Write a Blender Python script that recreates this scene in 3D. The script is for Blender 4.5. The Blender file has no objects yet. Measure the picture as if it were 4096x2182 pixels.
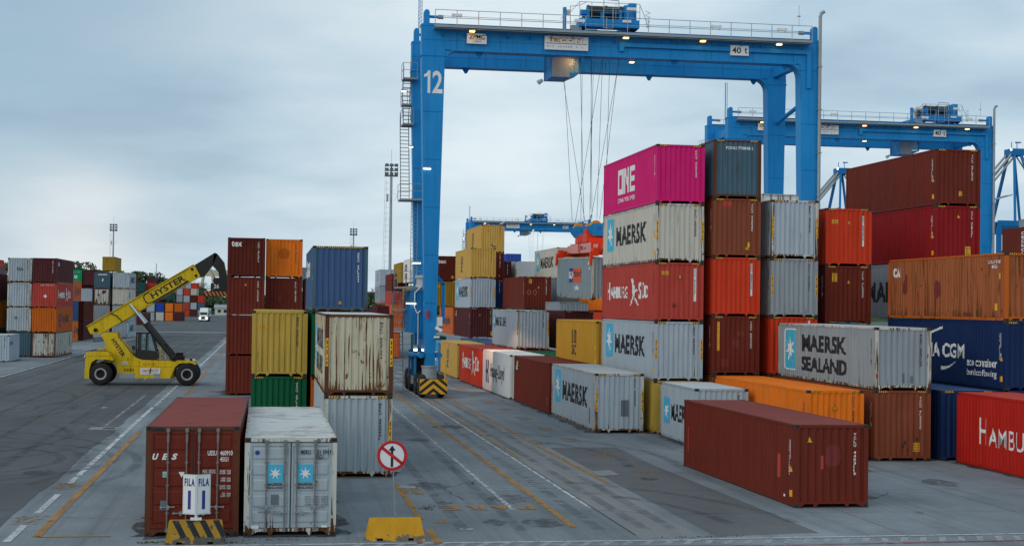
import bpy, bmesh, math, random
from mathutils import Vector, Matrix
R = math.radians
SC = bpy.context.scene
COL = SC.collection
PI = math.pi
random.seed(7)

# ------------------------------------------------------------------ camera
cam_d = bpy.data.cameras.new('camera'); cam = bpy.data.objects.new('camera', cam_d); COL.objects.link(cam)
YAW, PITCH, ROLL = 0.159824, 0.020582, 0.013702
fw = Vector((math.sin(YAW) * math.cos(PITCH), math.cos(YAW) * math.cos(PITCH), math.sin(PITCH)))
rt = fw.cross(Vector((0, 0, 1))).normalized(); up = rt.cross(fw)
rt2 = rt * math.cos(ROLL) + up * math.sin(ROLL); up2 = up * math.cos(ROLL) - rt * math.sin(ROLL)
M = Matrix((rt2, up2, -fw)).transposed().to_4x4(); M.translation = Vector((0, 0, 6.2366))
cam.matrix_world = M
cam_d.sensor_width = 36; cam_d.lens = 52.917; cam_d.clip_start = 0.5; cam_d.clip_end = 6000
SC.camera = cam

# ------------------------------------------------------------------ sky, sun, exposure
SUN_EL, SUN_AZ = R(24), R(232)      # azimuth measured clockwise from +Y: low behind the camera's left shoulder
w = bpy.data.worlds.new('World'); SC.world = w; w.use_nodes = True
nt = w.node_tree; nt.nodes.clear()
def N(t, nt=nt, **k):
    n = nt.nodes.new(t)
    for a, b in k.items(): setattr(n, a, b)
    return n
def mix_rgb(nt, f, a, b, mode='MIX'):
    n = nt.nodes.new('ShaderNodeMix'); n.data_type = 'RGBA'; n.blend_type = mode
    for s, v in ((0, f), (6, a), (7, b)):
        if isinstance(v, bpy.types.NodeSocket): nt.links.new(v, n.inputs[s])
        else: n.inputs[s].default_value = v
    return n.outputs[2]
def ramp(nt, fac, stops, interp='LINEAR'):
    n = nt.nodes.new('ShaderNodeValToRGB'); cr = n.color_ramp; cr.interpolation = interp
    while len(cr.elements) < len(stops): cr.elements.new(0.5)
    for e, (p, c) in zip(cr.elements, stops): e.position = p; e.color = c if len(c) == 4 else (*c, 1)
    nt.links.new(fac, n.inputs[0]); return n.outputs[0]
def math_n(nt, op, a, b=0.0, c=0.0, clamp=False):
    n = nt.nodes.new('ShaderNodeMath'); n.operation = op; n.use_clamp = clamp
    for i, v in enumerate((a, b, c)):
        if isinstance(v, bpy.types.NodeSocket): nt.links.new(v, n.inputs[i])
        else: n.inputs[i].default_value = v
    return n.outputs[0]
sky = N('ShaderNodeTexSky', sky_type='NISHITA', sun_disc=False, sun_elevation=SUN_EL, sun_rotation=SUN_AZ)
tc = N('ShaderNodeTexCoord'); sep = N('ShaderNodeSeparateXYZ'); nt.links.new(tc.outputs['Generated'], sep.inputs[0])
den = math_n(nt, 'ADD', math_n(nt, 'MAXIMUM', sep.outputs[2], 0.0), 0.16)
comb = N('ShaderNodeCombineXYZ')
nt.links.new(math_n(nt, 'DIVIDE', sep.outputs[0], den), comb.inputs[0]); nt.links.new(math_n(nt, 'DIVIDE', sep.outputs[1], den), comb.inputs[1])
mp = N('ShaderNodeMapping'); mp.inputs['Location'].default_value = (3.3, 1.1, 0); mp.inputs['Scale'].default_value = (1.0, 0.95, 1); nt.links.new(comb.outputs[0], mp.inputs[0])
n1 = N('ShaderNodeTexNoise'); n1.inputs['Scale'].default_value = 1.45; n1.inputs['Detail'].default_value = 7; n1.inputs['Roughness'].default_value = 0.5; nt.links.new(mp.outputs[0], n1.inputs[0])
cloud = ramp(nt, n1.outputs[0], [(0.36, (3.7, 5.0, 6.2)), (0.46, (4.9, 6.4, 7.5)), (0.54, (6.1, 7.4, 8.3)), (0.65, (8.2, 9.0, 9.3))])
n2 = N('ShaderNodeTexNoise'); n2.inputs['Scale'].default_value = 0.35; n2.inputs['Detail'].default_value = 2; nt.links.new(mp.outputs[0], n2.inputs[0])
cloud = mix_rgb(nt, math_n(nt, 'MULTIPLY', n2.outputs[0], 0.2), cloud, (5.8, 7.2, 8.2, 1))
hz = math_n(nt, 'POWER', math_n(nt, 'SUBTRACT', 1.0, math_n(nt, 'ABSOLUTE', sep.outputs[2]), clamp=True), 14.0)
cloud = mix_rgb(nt, math_n(nt, 'MULTIPLY', hz, 0.55), cloud, (7.0, 8.2, 9.0, 1))
# the overcast is thinner (brighter, a little warm) towards the low sun behind the camera
sdir = Vector((math.sin(SUN_AZ) * math.cos(SUN_EL), math.cos(SUN_AZ) * math.cos(SUN_EL), math.sin(SUN_EL)))
vd = N('ShaderNodeVectorMath', operation='DOT_PRODUCT'); nt.links.new(tc.outputs['Generated'], vd.inputs[0]); vd.inputs[1].default_value = sdir
glow = math_n(nt, 'POWER', math_n(nt, 'MAXIMUM', vd.outputs['Value'], 0.0), 3.0)
cloud = mix_rgb(nt, glow, cloud, (12.5, 12.2, 11.6, 1))
def lobe(d, p, amt, col, base):      # broad darker bank and brighter thin spots in the cloud layer
    q = N('ShaderNodeVectorMath', operation='DOT_PRODUCT'); nt.links.new(tc.outputs['Generated'], q.inputs[0]); q.inputs[1].default_value = Vector(d).normalized()
    f = math_n(nt, 'MULTIPLY', math_n(nt, 'POWER', math_n(nt, 'MAXIMUM', q.outputs['Value'], 0.0), p), amt)
    return mix_rgb(nt, math_n(nt, 'MULTIPLY', f, math_n(nt, 'ADD', n1.outputs[0], .45)), base, col)
cloud = lobe((-.16, .95, .2), 45, .75, (2.7, 4.3, 5.7, 1), cloud)
cloud = lobe((.42, .9, .2), 60, .3, (3.6, 5.4, 6.9, 1), cloud)
cloud = lobe((.14, .985, .11), 130, .55, (8.2, 9.2, 9.7, 1), cloud)
cloud = lobe((-.12, .99, .035), 900, .7, (9.2, 9.3, 9.2, 1), cloud)
allsky = mix_rgb(nt, 0.93, sky.outputs[0], cloud)
bg = N('ShaderNodeBackground'); bg.inputs[1].default_value = 0.1; nt.links.new(allsky, bg.inputs[0])
wo = N('ShaderNodeOutputWorld'); nt.links.new(bg.outputs[0], wo.inputs[0])

sl = bpy.data.lights.new('sun', 'SUN'); sl.energy = 0.5; sl.angle = R(30); sl.color = (1.0, 0.93, 0.84)
so = bpy.data.objects.new('sun', sl); COL.objects.link(so)
so.rotation_euler = (-sdir).to_track_quat('-Z', 'Y').to_euler()
SC.view_settings.view_transform = 'Standard'; SC.view_settings.look = 'None'; SC.view_settings.gamma = 1
SC.view_settings.exposure = 0.0; SC.view_settings.use_curve_mapping = False
SC.cycles.max_bounces = 6; SC.cycles.diffuse_bounces = 2; SC.cycles.glossy_bounces = 2; SC.cycles.transmission_bounces = 4

# ------------------------------------------------------------------ materials
def lin(h):
    h = h.lstrip('#'); v = [int(h[i:i + 2], 16) / 255 for i in (0, 2, 4)]
    return tuple((c / 12.92 if c <= .04045 else ((c + .055) / 1.055) ** 2.4) for c in v) + (1,)
def new_mat(name):
    m = bpy.data.materials.new(name); m.use_nodes = True; nt = m.node_tree; nt.nodes.clear()
    o = nt.nodes.new('ShaderNodeOutputMaterial'); b = nt.nodes.new('ShaderNodeBsdfPrincipled'); nt.links.new(b.outputs[0], o.inputs[0])
    return m, nt, b
def noise(nt, vec, scale, detail=4, rough=.55):
    n = nt.nodes.new('ShaderNodeTexNoise'); n.inputs['Scale'].default_value = scale; n.inputs['Detail'].default_value = detail
    n.inputs['Roughness'].default_value = rough; nt.links.new(vec, n.inputs[0]); return n.outputs[0]
def mapping(nt, vec, sc=(1, 1, 1), loc=(0, 0, 0)):
    n = nt.nodes.new('ShaderNodeMapping'); n.inputs['Scale'].default_value = sc; n.inputs['Location'].default_value = loc
    nt.links.new(vec, n.inputs[0]); return n.outputs[0]
def bumpn(nt, b, h, st, dist=.02):
    n = nt.nodes.new('ShaderNodeBump'); n.inputs['Strength'].default_value = st; n.inputs['Distance'].default_value = dist
    nt.links.new(h, n.inputs['Height']); nt.links.new(n.outputs[0], b.inputs['Normal'])
def objvec(nt, rnd=True):
    t = nt.nodes.new('ShaderNodeTexCoord')
    if not rnd: return t.outputs['Object']
    oi = nt.nodes.new('ShaderNodeObjectInfo'); v = nt.nodes.new('ShaderNodeVectorMath'); v.operation = 'ADD'
    s = math_n(nt, 'MULTIPLY', oi.outputs['Random'], 37.0)
    cx = nt.nodes.new('ShaderNodeCombineXYZ'); nt.links.new(s, cx.inputs[0]); nt.links.new(s, cx.inputs[1]); nt.links.new(s, cx.inputs[2])
    nt.links.new(t.outputs['Object'], v.inputs[0]); nt.links.new(cx.outputs[0], v.inputs[1]); return v.outputs[0]
def paint(name, col, rust=.25, rough=.58, dirt=.4, fade=.3, rustcol='#40240f', grime=True):
    """weathered paint: fading, vertical dirt runs, rust spots and runs, more rust low down"""
    m, nt, b = new_mat(name); c = lin(col); v = objvec(nt)
    lm = c[0] * .3 + c[1] * .59 + c[2] * .11; c = tuple(max(.002, lm + (x - lm) * 1.06) for x in c[:3]) + (1,)
    t = nt.nodes.new('ShaderNodeTexCoord'); sp = nt.nodes.new('ShaderNodeSeparateXYZ'); nt.links.new(t.outputs['Object'], sp.inputs[0])
    g = sum(c[:3]) / 3
    pale = tuple(min(1, (x * .85 + g * .15) * 1.18 + .006) for x in c[:3]) + (1,)
    cc = mix_rgb(nt, math_n(nt, 'MULTIPLY', noise(nt, v, .7, 4), fade * 1.6), c, pale)
    st = noise(nt, mapping(nt, v, (5, 5, .32)), 1.0, 5, .6)
    dk = tuple(x * .5 for x in c[:3]) + (1,)
    cc = mix_rgb(nt, math_n(nt, 'MULTIPLY', ramp(nt, st, [(.48, (0, 0, 0)), (.72, (1, 1, 1))]), dirt), cc, dk)
    if rust > 0:
        rn = noise(nt, mapping(nt, v, (2.6, 2.6, 1.5)), 1.3, 8, .66)
        rs = noise(nt, mapping(nt, v, (15, 15, .38)), 1.0, 6, .62)
        rs2 = noise(nt, mapping(nt, v, (1.6, 1.6, .5), (3, 7, 2)), 1.0, 3, .5)
        rs = math_n(nt, 'ADD', rs, math_n(nt, 'MULTIPLY', math_n(nt, 'SUBTRACT', rs2, .5), .35))
        low = nt.nodes.new('ShaderNodeMapRange'); low.inputs[1].default_value = 0; low.inputs[2].default_value = .55; low.inputs[3].default_value = .10 * min(1, rust * 3); low.inputs[4].default_value = 0
        nt.links.new(sp.outputs[2], low.inputs[0])
        q = math_n(nt, 'ADD', math_n(nt, 'MAXIMUM', math_n(nt, 'SUBTRACT', rn, .05), rs), low.outputs[0])
        th = .74 - .20 * rust
        mk = ramp(nt, q, [(th, (0, 0, 0)), (th + .045, (1, 1, 1))])
        rc = mix_rgb(nt, noise(nt, v, 9, 3), lin(rustcol), lin('#6a4322'))
        cc = mix_rgb(nt, mk, cc, rc)
    nt.links.new(cc, b.inputs['Base Color']); b.inputs['Roughness'].default_value = rough
    b.inputs['Specular IOR Level'].default_value = .12
    return m
def flat(name, col, rough=.55, metal=0, var=.12, sc=3.0):
    m, nt, b = new_mat(name); c = lin(col); v = objvec(nt)
    cc = mix_rgb(nt, noise(nt, v, sc, 4), tuple(x * (1 - var) for x in c[:3]) + (1,), tuple(min(1, x * (1 + var)) for x in c[:3]) + (1,))
    nt.links.new(cc, b.inputs['Base Color']); b.inputs['Roughness'].default_value = rough; b.inputs['Metallic'].default_value = metal
    return m
def glow_mat(name, col, st):
    m, nt, b = new_mat(name); b.inputs['Base Color'].default_value = lin(col); b.inputs['Emission Color'].default_value = lin(col); b.inputs['Emission Strength'].default_value = st
    return m
def worn(name, col, base, cover=.5, sc=5.0, stretch=(1, .35, 1), op=1.0):
    """old road paint with the pavement showing through"""
    m, nt, b = new_mat(name); v = objvec(nt, False)
    n_ = noise(nt, mapping(nt, v, stretch), sc, 6, .7); th = .68 - .36 * cover
    f = ramp(nt, n_, [(th - .07, (0, 0, 0)), (th + .09, (1, 1, 1))])
    big = noise(nt, v, .35, 3)
    f = math_n(nt, 'MULTIPLY', f, ramp(nt, big, [(.25, (.55, .55, .55)), (.6, (1, 1, 1))]))
    f = math_n(nt, 'MULTIPLY', f, op)
    nt.links.new(mix_rgb(nt, noise(nt, v, 3, 4), lin(col), tuple(x * .8 for x in lin(col)[:3]) + (1,)), b.inputs['Base Color']); nt.links.new(f, b.inputs['Alpha']); b.inputs['Roughness'].default_value = .8
    return m
def pavement(name, c1, c2, brick=0, tyre=.3, rough=.85):
    m, nt, b = new_mat(name); v = objvec(nt, False)
    cc = mix_rgb(nt, ramp(nt, noise(nt, v, .09, 5, .6), [(.3, (0, 0, 0)), (.7, (1, 1, 1))]), lin(c1), lin(c2))
    blot = ramp(nt, noise(nt, mapping(nt, v, (.55, .22, 1)), 1.0, 6, .62), [(.5, (0, 0, 0)), (.75, (1, 1, 1))])
    cc = mix_rgb(nt, math_n(nt, 'MULTIPLY', ramp(nt, noise(nt, mapping(nt, v, (.16, .1, 1), (2, 3, 0)), 1.0, 4, .55), [(.42, (0, 0, 0)), (.66, (1, 1, 1))]), .4), cc, tuple(x * .68 for x in lin(c1)[:3]) + (1,))
    cc = mix_rgb(nt, math_n(nt, 'MULTIPLY', blot, .45), cc, tuple(x * .55 for x in lin(c1)[:3]) + (1,))
    ty = ramp(nt, noise(nt, mapping(nt, v, (1.5, .03, 1)), 1.0, 4, .55), [(.5, (0, 0, 0)), (.7, (1, 1, 1))])
    cc = mix_rgb(nt, math_n(nt, 'MULTIPLY', ty, tyre), cc, tuple(x * .6 for x in lin(c1)[:3]) + (1,))
    gr = noise(nt, v, 14, 5, .75)
    cc = mix_rgb(nt, .35, cc, ramp(nt, gr, [(.3, (.25, .25, .25)), (.7, (.75, .75, .75))]), 'OVERLAY')
    spk = ramp(nt, noise(nt, mapping(nt, v, (1, .6, 1)), 3.3, 5, .7), [(.69, (0, 0, 0)), (.73, (1, 1, 1))])
    cc = mix_rgb(nt, math_n(nt, 'MULTIPLY', spk, .5), cc, lin('#a9acad'))
    dsp = ramp(nt, noise(nt, mapping(nt, v, (.8, .4, 1), (5, 9, 0)), 2.1, 5, .7), [(.67, (0, 0, 0)), (.72, (1, 1, 1))])
    cc = mix_rgb(nt, math_n(nt, 'MULTIPLY', dsp, .5), cc, lin('#26282a'))
    if brick:
        br = nt.nodes.new('ShaderNodeTexBrick'); br.inputs['Scale'].default_value = 1.0; br.inputs['Brick Width'].default_value = .44; br.inputs['Row Height'].default_value = .22; br.inputs['Mortar Size'].default_value = .012
        br.inputs['Color1'].default_value = (.46, .46, .46, 1); br.inputs['Color2'].default_value = (.56, .56, .56, 1); br.inputs['Mortar'].default_value = (.3, .3, .3, 1)
        nt.links.new(v, br.inputs[0]); cc = mix_rgb(nt, brick, cc, br.outputs[0], 'OVERLAY')
    nt.links.new(cc, b.inputs['Base Color']); b.inputs['Roughness'].default_value = rough; b.inputs['Specular IOR Level'].default_value = .25
    bumpn(nt, b, gr, .25, .01)
    return m
def glass(name, col='#1c2c33', rough=.08):
    m, nt, b = new_mat(name); b.inputs['Base Color'].default_value = lin(col); b.inputs['Roughness'].default_value = rough; b.inputs['Specular IOR Level'].default_value = .8
    return m

MT = dict(
 maroon=paint('maroon_paint', '#66291e', .12, dirt=.35, fade=.35), maroon2=paint('dark_maroon_paint', '#572219', .12), brown=paint('red_brown_paint', '#7c4430', .42, dirt=.4),
 wine=paint('wine_paint', '#50272a', .1), red=paint('red_paint', '#ae241c', .2), redorange=paint('orange_red_paint', '#bf3c24', .15), crimson=paint('crimson_paint', '#861a1e', .1),
 fadedred=paint('faded_red_paint', '#a83e34', .25, fade=.6), orange=paint('orange_paint', '#dc7618', .12), burnt=paint('burnt_orange_paint', '#b85e22', .4, dirt=.4), peach=paint('faded_orange_paint', '#c2683a', .2),
 tan=paint('tan_orange_paint', '#9a5a38', .85, dirt=.6), msc=paint('mustard_paint', '#bf9a52', .3, dirt=.3), msc2=paint('bright_mustard_paint', '#b98d34', .15), olive=paint('olive_mustard_paint', '#94782a', .15),
 yellow=paint('ochre_paint', '#b49a4c', .42, dirt=.4), grey=paint('light_grey_paint', '#9fadb8', .3, dirt=.35), grey2=paint('blue_grey_white_paint', '#9aa8b0', .36), cream=paint('cream_grey_paint', '#b9b9b0', .38), rusty=paint('rusty_white_paint', '#b9b5a0', .9, dirt=.4, rustcol='#5a3418'),
 vrusty=paint('very_rusty_white_paint', '#b9bdb6', .95, dirt=.6), white=paint('white_paint', '#d4d8d8', .05, dirt=.2), roofw=paint('chalky_white_paint', '#bfc6c6', .85, dirt=.45), roofm=paint('faded_maroon_roof', '#80433f', .12, dirt=.5, fade=.5), dgrey=paint('mid_grey_paint', '#8a949b', .32), steel=paint('slate_grey_paint', '#6b7c88', .3), slate=paint('slate_blue_paint', '#45606f', .5, dirt=.5),
 blue=paint('dusty_blue_paint', '#3d5880', .22), royal=paint('royal_blue_paint', '#1f46a6', .1), navy=paint('navy_paint', '#152b54', .15), skyb=paint('sky_blue_paint', '#4a90c0', .2), green=paint('green_paint', '#12583a', .12), teal=paint('dark_teal_paint', '#1e4f4c', .12), emerald=paint('emerald_paint', '#1f8a5c', .1), pink=paint('magenta_paint', '#c30f6c', .06, dirt=.15), slab=paint('purple_grey_paint', '#6d545c', .1),
 rust=paint('rust_steel', '#5a3626', .7), casting=flat('casting_steel', '#3a2a24', .8), dark=flat('dull_black', '#0c0c0c', .9), under=flat('underfloor', '#1b1715', .9),  # dull black for dark parts, seams and painted casting holes
 crane=paint('crane_blue_paint', '#0880c2', .1, .42, dirt=.3, fade=.3), crane_d=paint('crane_deep_blue_paint', '#1076b2', .02, .45, dirt=.2), sts=paint('quay_crane_blue', '#1769a6', .0, .5, dirt=.2),  # second, slightly darker blue for crane fittings
 galv=flat('galvanised_steel', '#8d979c', .5, .4), steelg=flat('grey_machine_paint', '#8b979c', .5), rubber=flat('tyre_rubber', '#17181a', .85), black=flat('black_paint', '#121315', .5), rope=flat('wire_rope', '#20262c', .6),
 mwhite=flat('white_marking', '#d8dcdc', .6, var=.06), mblack=flat('black_marking', '#14181d', .6), mdark=flat('dark_marking', '#2a3138', .6), mnavy=flat('navy_marking', '#1c2f7c', .55), msky=flat('sky_blue_marking', '#3fa9cc', .55), myel=flat('yellow_marking', '#d9a21c', .55), morange=flat('orange_marking', '#d0541f', .55), mred=flat('red_marking', '#b30f1a', .45), mgold=flat('ochre_marking', '#b8721c', .5), mpatch=flat('grey_patch_paint', '#5c6670', .7), mredpatch=flat('red_patch_paint', '#6e211d', .7), mteal=flat('teal_sticker', '#8fc3c4', .6), mredtxt=flat('red_lettering_paint', '#a6432c', .5),
 spreader=paint('spreader_orange', '#d8401a', .08, .45), spreadw=flat('lit_spreader_chalk_pink', '#d98c82', .5), sheave=flat('sheave_yellow', '#c8881a', .5),  # pale pink: warm light painted on the spreader side, also chalk marks
 hyst=paint('machine_yellow', '#cbb01c', .3, .45, dirt=.65), chrome=flat('chromed_rod', '#c9d2d8', .18, .9), rim=flat('wheel_rim_paint', '#9aa0a2', .5),
 concrete=paint('barrier_concrete', '#77777', .0) if False else flat('barrier_concrete', '#6c6e6a', .9, var=.3), byel=paint('barrier_yellow', '#d59a12', .5, .7, dirt=.5, rustcol='#6a6046'), bblk=flat('barrier_black', '#22262b', .8),
 glass=glass('cab_glass'), tglass=glass('tinted_glass', '#26424a'), foliage=None, skin=flat('skin', '#8d6147', .6), shirt=flat('work_shirt', '#5f7280', .8), bird_w=flat('white_feathers', '#c9cdd0', .8), bird_g=flat('dark_feathers', '#3b4046', .8),
 lampw=glow_mat('lit_white_lamp', '#fff3da', 4), lampo=glow_mat('lit_sodium_lamp', '#ffb060', 9), lamph=glow_mat('lit_headlamp', '#fff6e2', 9),
)
def scraped(name, col, rustc, amt):
    m, nt, b = new_mat(name); v = objvec(nt); c = lin(col)
    cc = mix_rgb(nt, math_n(nt, 'MULTIPLY', noise(nt, mapping(nt, v, (.8, 2.5, 1)), 1.0, 5, .6), .55), c, tuple(x * .62 for x in c[:3]) + (1,))
    q = math_n(nt, 'ADD', math_n(nt, 'MULTIPLY', noise(nt, mapping(nt, v, (.9, 5.5, 1)), 1.0, 7, .68), .75), math_n(nt, 'MULTIPLY', noise(nt, mapping(nt, v, (.7, .35, 1), (4, 2, 0)), 1.0, 3), .25))
    f = ramp(nt, q, [(.62 - .14 * amt, (0, 0, 0)), (.72 - .12 * amt, (1, 1, 1))])
    rib = nt.nodes.new('ShaderNodeTexWave'); rib.bands_direction = 'Y'; rib.inputs['Scale'].default_value = 1.5; nt.links.new(v, rib.inputs[0])
    cc = mix_rgb(nt, math_n(nt, 'MULTIPLY', ramp(nt, rib.outputs[0], [(.55, (0, 0, 0)), (.9, (1, 1, 1))]), .4), cc, tuple(x * .5 for x in c[:3]) + (1,))
    nt.links.new(mix_rgb(nt, math_n(nt, 'MULTIPLY', f, .9), cc, mix_rgb(nt, noise(nt, v, 6, 3), lin(rustc), lin('#6e4128'))), b.inputs['Base Color']); b.inputs['Roughness'].default_value = .75; b.inputs['Specular IOR Level'].default_value = .15
    return m
MT['roofw'] = scraped('scraped_white_roof', '#c3cacb', '#5c3a26', .75); MT['roofm'] = scraped('scraped_maroon_roof', '#874844', '#4a2a28', .55); MT['roofp'] = scraped('pale_worn_roof', '#bcc5c9', '#8d8f8b', .25)
MT['rodm'] = flat('worn_rod_steel', '#6d6c6b', .6); MT['crane_s'] = paint('crane_seam_grime', '#0a5f92', .35, .6, dirt=.6); MT['stair'] = flat('stair_steel', '#55636c', .55)
MT['sign'] = flat('sign_white', '#d3d9dc', .45, var=.05)
# ------------------------------------------------------------------ mesh helpers
class MB:
    def __init__(s): s.v = []; s.f = []; s.m = []
    def face(s, pts, mi=0):
        i = len(s.v); s.v += [tuple(p) for p in pts]; s.f.append(tuple(range(i, i + len(pts)))); s.m.append(mi); return s
    def box(s, x0, x1, y0, y1, z0, z1, mi=0):
        i = len(s.v); s.v += [(x, y, z) for z in (z0, z1) for y in (y0, y1) for x in (x0, x1)]
        for q in ((0, 2, 3, 1), (4, 5, 7, 6), (0, 1, 5, 4), (2, 6, 7, 3), (0, 4, 6, 2), (1, 3, 7, 5)): s.f.append(tuple(i + k for k in q)); s.m.append(mi)
        return s
    def hexa(s, p, mi=0):      # 8 points: bottom 4 ccw, top 4 ccw
        i = len(s.v); s.v += [tuple(a) for a in p]
        for q in ((3, 2, 1, 0), (4, 5, 6, 7), (0, 1, 5, 4), (1, 2, 6, 5), (2, 3, 7, 6), (3, 0, 4, 7)): s.f.append(tuple(i + k for k in q)); s.m.append(mi)
        return s
    def tube(s, a, b, r, n=8, mi=0, r2=None, cap=True):
        a = Vector(a); b = Vector(b); d = (b - a).normalized(); r2 = r if r2 is None else r2
        u = d.cross(Vector((0, 0, 1)) if abs(d.z) < .95 else Vector((1, 0, 0))).normalized(); w_ = d.cross(u)
        i = len(s.v)
        for k in range(n):
            t = 2 * PI * k / n; o = u * math.cos(t) + w_ * math.sin(t); s.v += [tuple(a + o * r), tuple(b + o * r2)]
        for k in range(n):
            j = (k + 1) % n; s.f.append((i + 2 * k, i + 2 * k + 1, i + 2 * j + 1, i + 2 * j)); s.m.append(mi)
        if cap:
            s.f.append(tuple(i + 2 * k for k in range(n))); s.m.append(mi); s.f.append(tuple(i + 2 * k + 1 for k in reversed(range(n)))); s.m.append(mi)
        return s
    def path(s, pts, r, n=6, mi=0):
        for a, b in zip(pts, pts[1:]): s.tube(a, b, r, n, mi)
        return s
    def bar(s, a, b, wx, wz, mi=0):   # rectangular bar
        a = Vector(a); b = Vector(b); d = (b - a).normalized()
        u = d.cross(Vector((0, 0, 1)) if abs(d.z) < .99 else Vector((0, 1, 0))).normalized(); w_ = u.cross(d)
        p = []
        for c in (a, b): p += [c - u * wx / 2 - w_ * wz / 2, c + u * wx / 2 - w_ * wz / 2, c + u * wx / 2 + w_ * wz / 2, c - u * wx / 2 + w_ * wz / 2]
        return s.hexa(p, mi)
    def prism(s, poly, axis, a0, a1, mi=0, mi_side=None):
        """extrude a 2D polygon along axis ('x': poly=(y,z), 'y': poly=(x,z), 'z': poly=(x,y))"""
        def P(p, a): return (a, p[0], p[1]) if axis == 'x' else (p[0], a, p[1]) if axis == 'y' else (p[0], p[1], a)
        n = len(poly); i = len(s.v); s.v += [P(p, a0) for p in poly] + [P(p, a1) for p in poly]
        s.f.append(tuple(range(i, i + n))); s.m.append(mi); s.f.append(tuple(reversed(range(i + n, i + 2 * n)))); s.m.append(mi)
        for k in range(n):
            j = (k + 1) % n; s.f.append((i + k, i + j, i + n + j, i + n + k)); s.m.append(mi if mi_side is None else mi_side)
        return s
    def lathe(s, prof, c, axis='y', n=24, mi=0):
        """prof: (radius, offset along axis)"""
        i = len(s.v)
        for r, o in prof:
            for k in range(n):
                t = 2 * PI * k / n; a, b = r * math.cos(t), r * math.sin(t)
                s.v.append((c[0] + a, c[1] + o, c[2] + b) if axis == 'y' else (c[0] + o, c[1] + a, c[2] + b) if axis == 'x' else (c[0] + a, c[1] + b, c[2] + o))
        for q in range(len(prof) - 1):
            for k in range(n):
                j = (k + 1) % n; s.f.append((i + q * n + k, i + q * n + j, i + (q + 1) * n + j, i + (q + 1) * n + k)); s.m.append(mi)
        return s
    def mesh(s, name):
        me = bpy.data.meshes.new(name); me.from_pydata(s.v, [], s.f); me.polygons.foreach_set('material_index', s.m)
        bm = bmesh.new(); bm.from_mesh(me); bmesh.ops.recalc_face_normals(bm, faces=bm.faces); bm.to_mesh(me); bm.free(); me.update(); return me
    def build(s, name, mats, parent=None, **k):
        return obj(name, s.mesh(name), mats, parent, **k)
def obj(name, me, mats, parent=None, loc=None, rot=None, smooth=False):
    o = bpy.data.objects.new(name, me); COL.objects.link(o)
    if not isinstance(mats, (list, tuple)): mats = [mats]
    while len(me.materials) < len(mats): me.materials.append(None)
    for i, m in enumerate(mats):
        if isinstance(m, str): m = MT[m]
        o.material_slots[i].link = 'OBJECT'; o.material_slots[i].material = m
    if parent is not None: o.parent = parent
    if loc is not None: o.location = loc
    if rot is not None: o.rotation_euler = rot
    if smooth:
        for p in me.polygons: p.use_smooth = True
    return o
def tag(o, label=None, cat=None, group=None, kind=None):
    for k, v in (('label', label), ('category', cat), ('group', group), ('kind', kind)):
        if v: o[k] = v
    return o
def empty(name, loc=(0, 0, 0), rz=0, **k):
    o = bpy.data.objects.new(name, None); COL.objects.link(o); o.location = loc; o.rotation_euler = (0, 0, rz); o.empty_display_size = .3
    return tag(o, **k)
def copy_tree(o, parent=None):
    c = o.copy(); COL.objects.link(c); c.parent = parent
    for ch in [x for x in COL.objects if x.parent == o]: copy_tree(ch, c)
    return c
# ------------------------------------------------------------------ lettering
_txt = {}
def text2d(s, bold=0.0, spacing=1.0, line=1.0, align='LEFT', shear=0.0):
    key = (s, bold, spacing, line, align, shear)
    if key not in _txt:
        cu = bpy.data.curves.new('t', 'FONT'); cu.body = s; cu.size = 1; cu.offset = bold; cu.space_character = spacing; cu.space_line = line; cu.align_x = align; cu.shear = shear
        cu.resolution_u = 3; o = bpy.data.objects.new('t', cu); COL.objects.link(o)
        bpy.context.view_layer.update()
        me = bpy.data.meshes.new_from_object(o.evaluated_get(bpy.context.evaluated_depsgraph_get()))
        v = [(p.co.x, p.co.y) for p in me.vertices]; f = [tuple(p.vertices) for p in me.polygons]
        bpy.data.objects.remove(o); bpy.data.curves.remove(cu); bpy.data.meshes.remove(me)
        x0 = min(p[0] for p in v); x1 = max(p[0] for p in v); y0 = min(p[1] for p in v); y1 = max(p[1] for p in v)
        _txt[key] = ([((x - x0) / (x1 - x0), (y - y0) / (y1 - y0)) for x, y in v], f, (x1 - x0) / (y1 - y0))
    return _txt[key]
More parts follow.
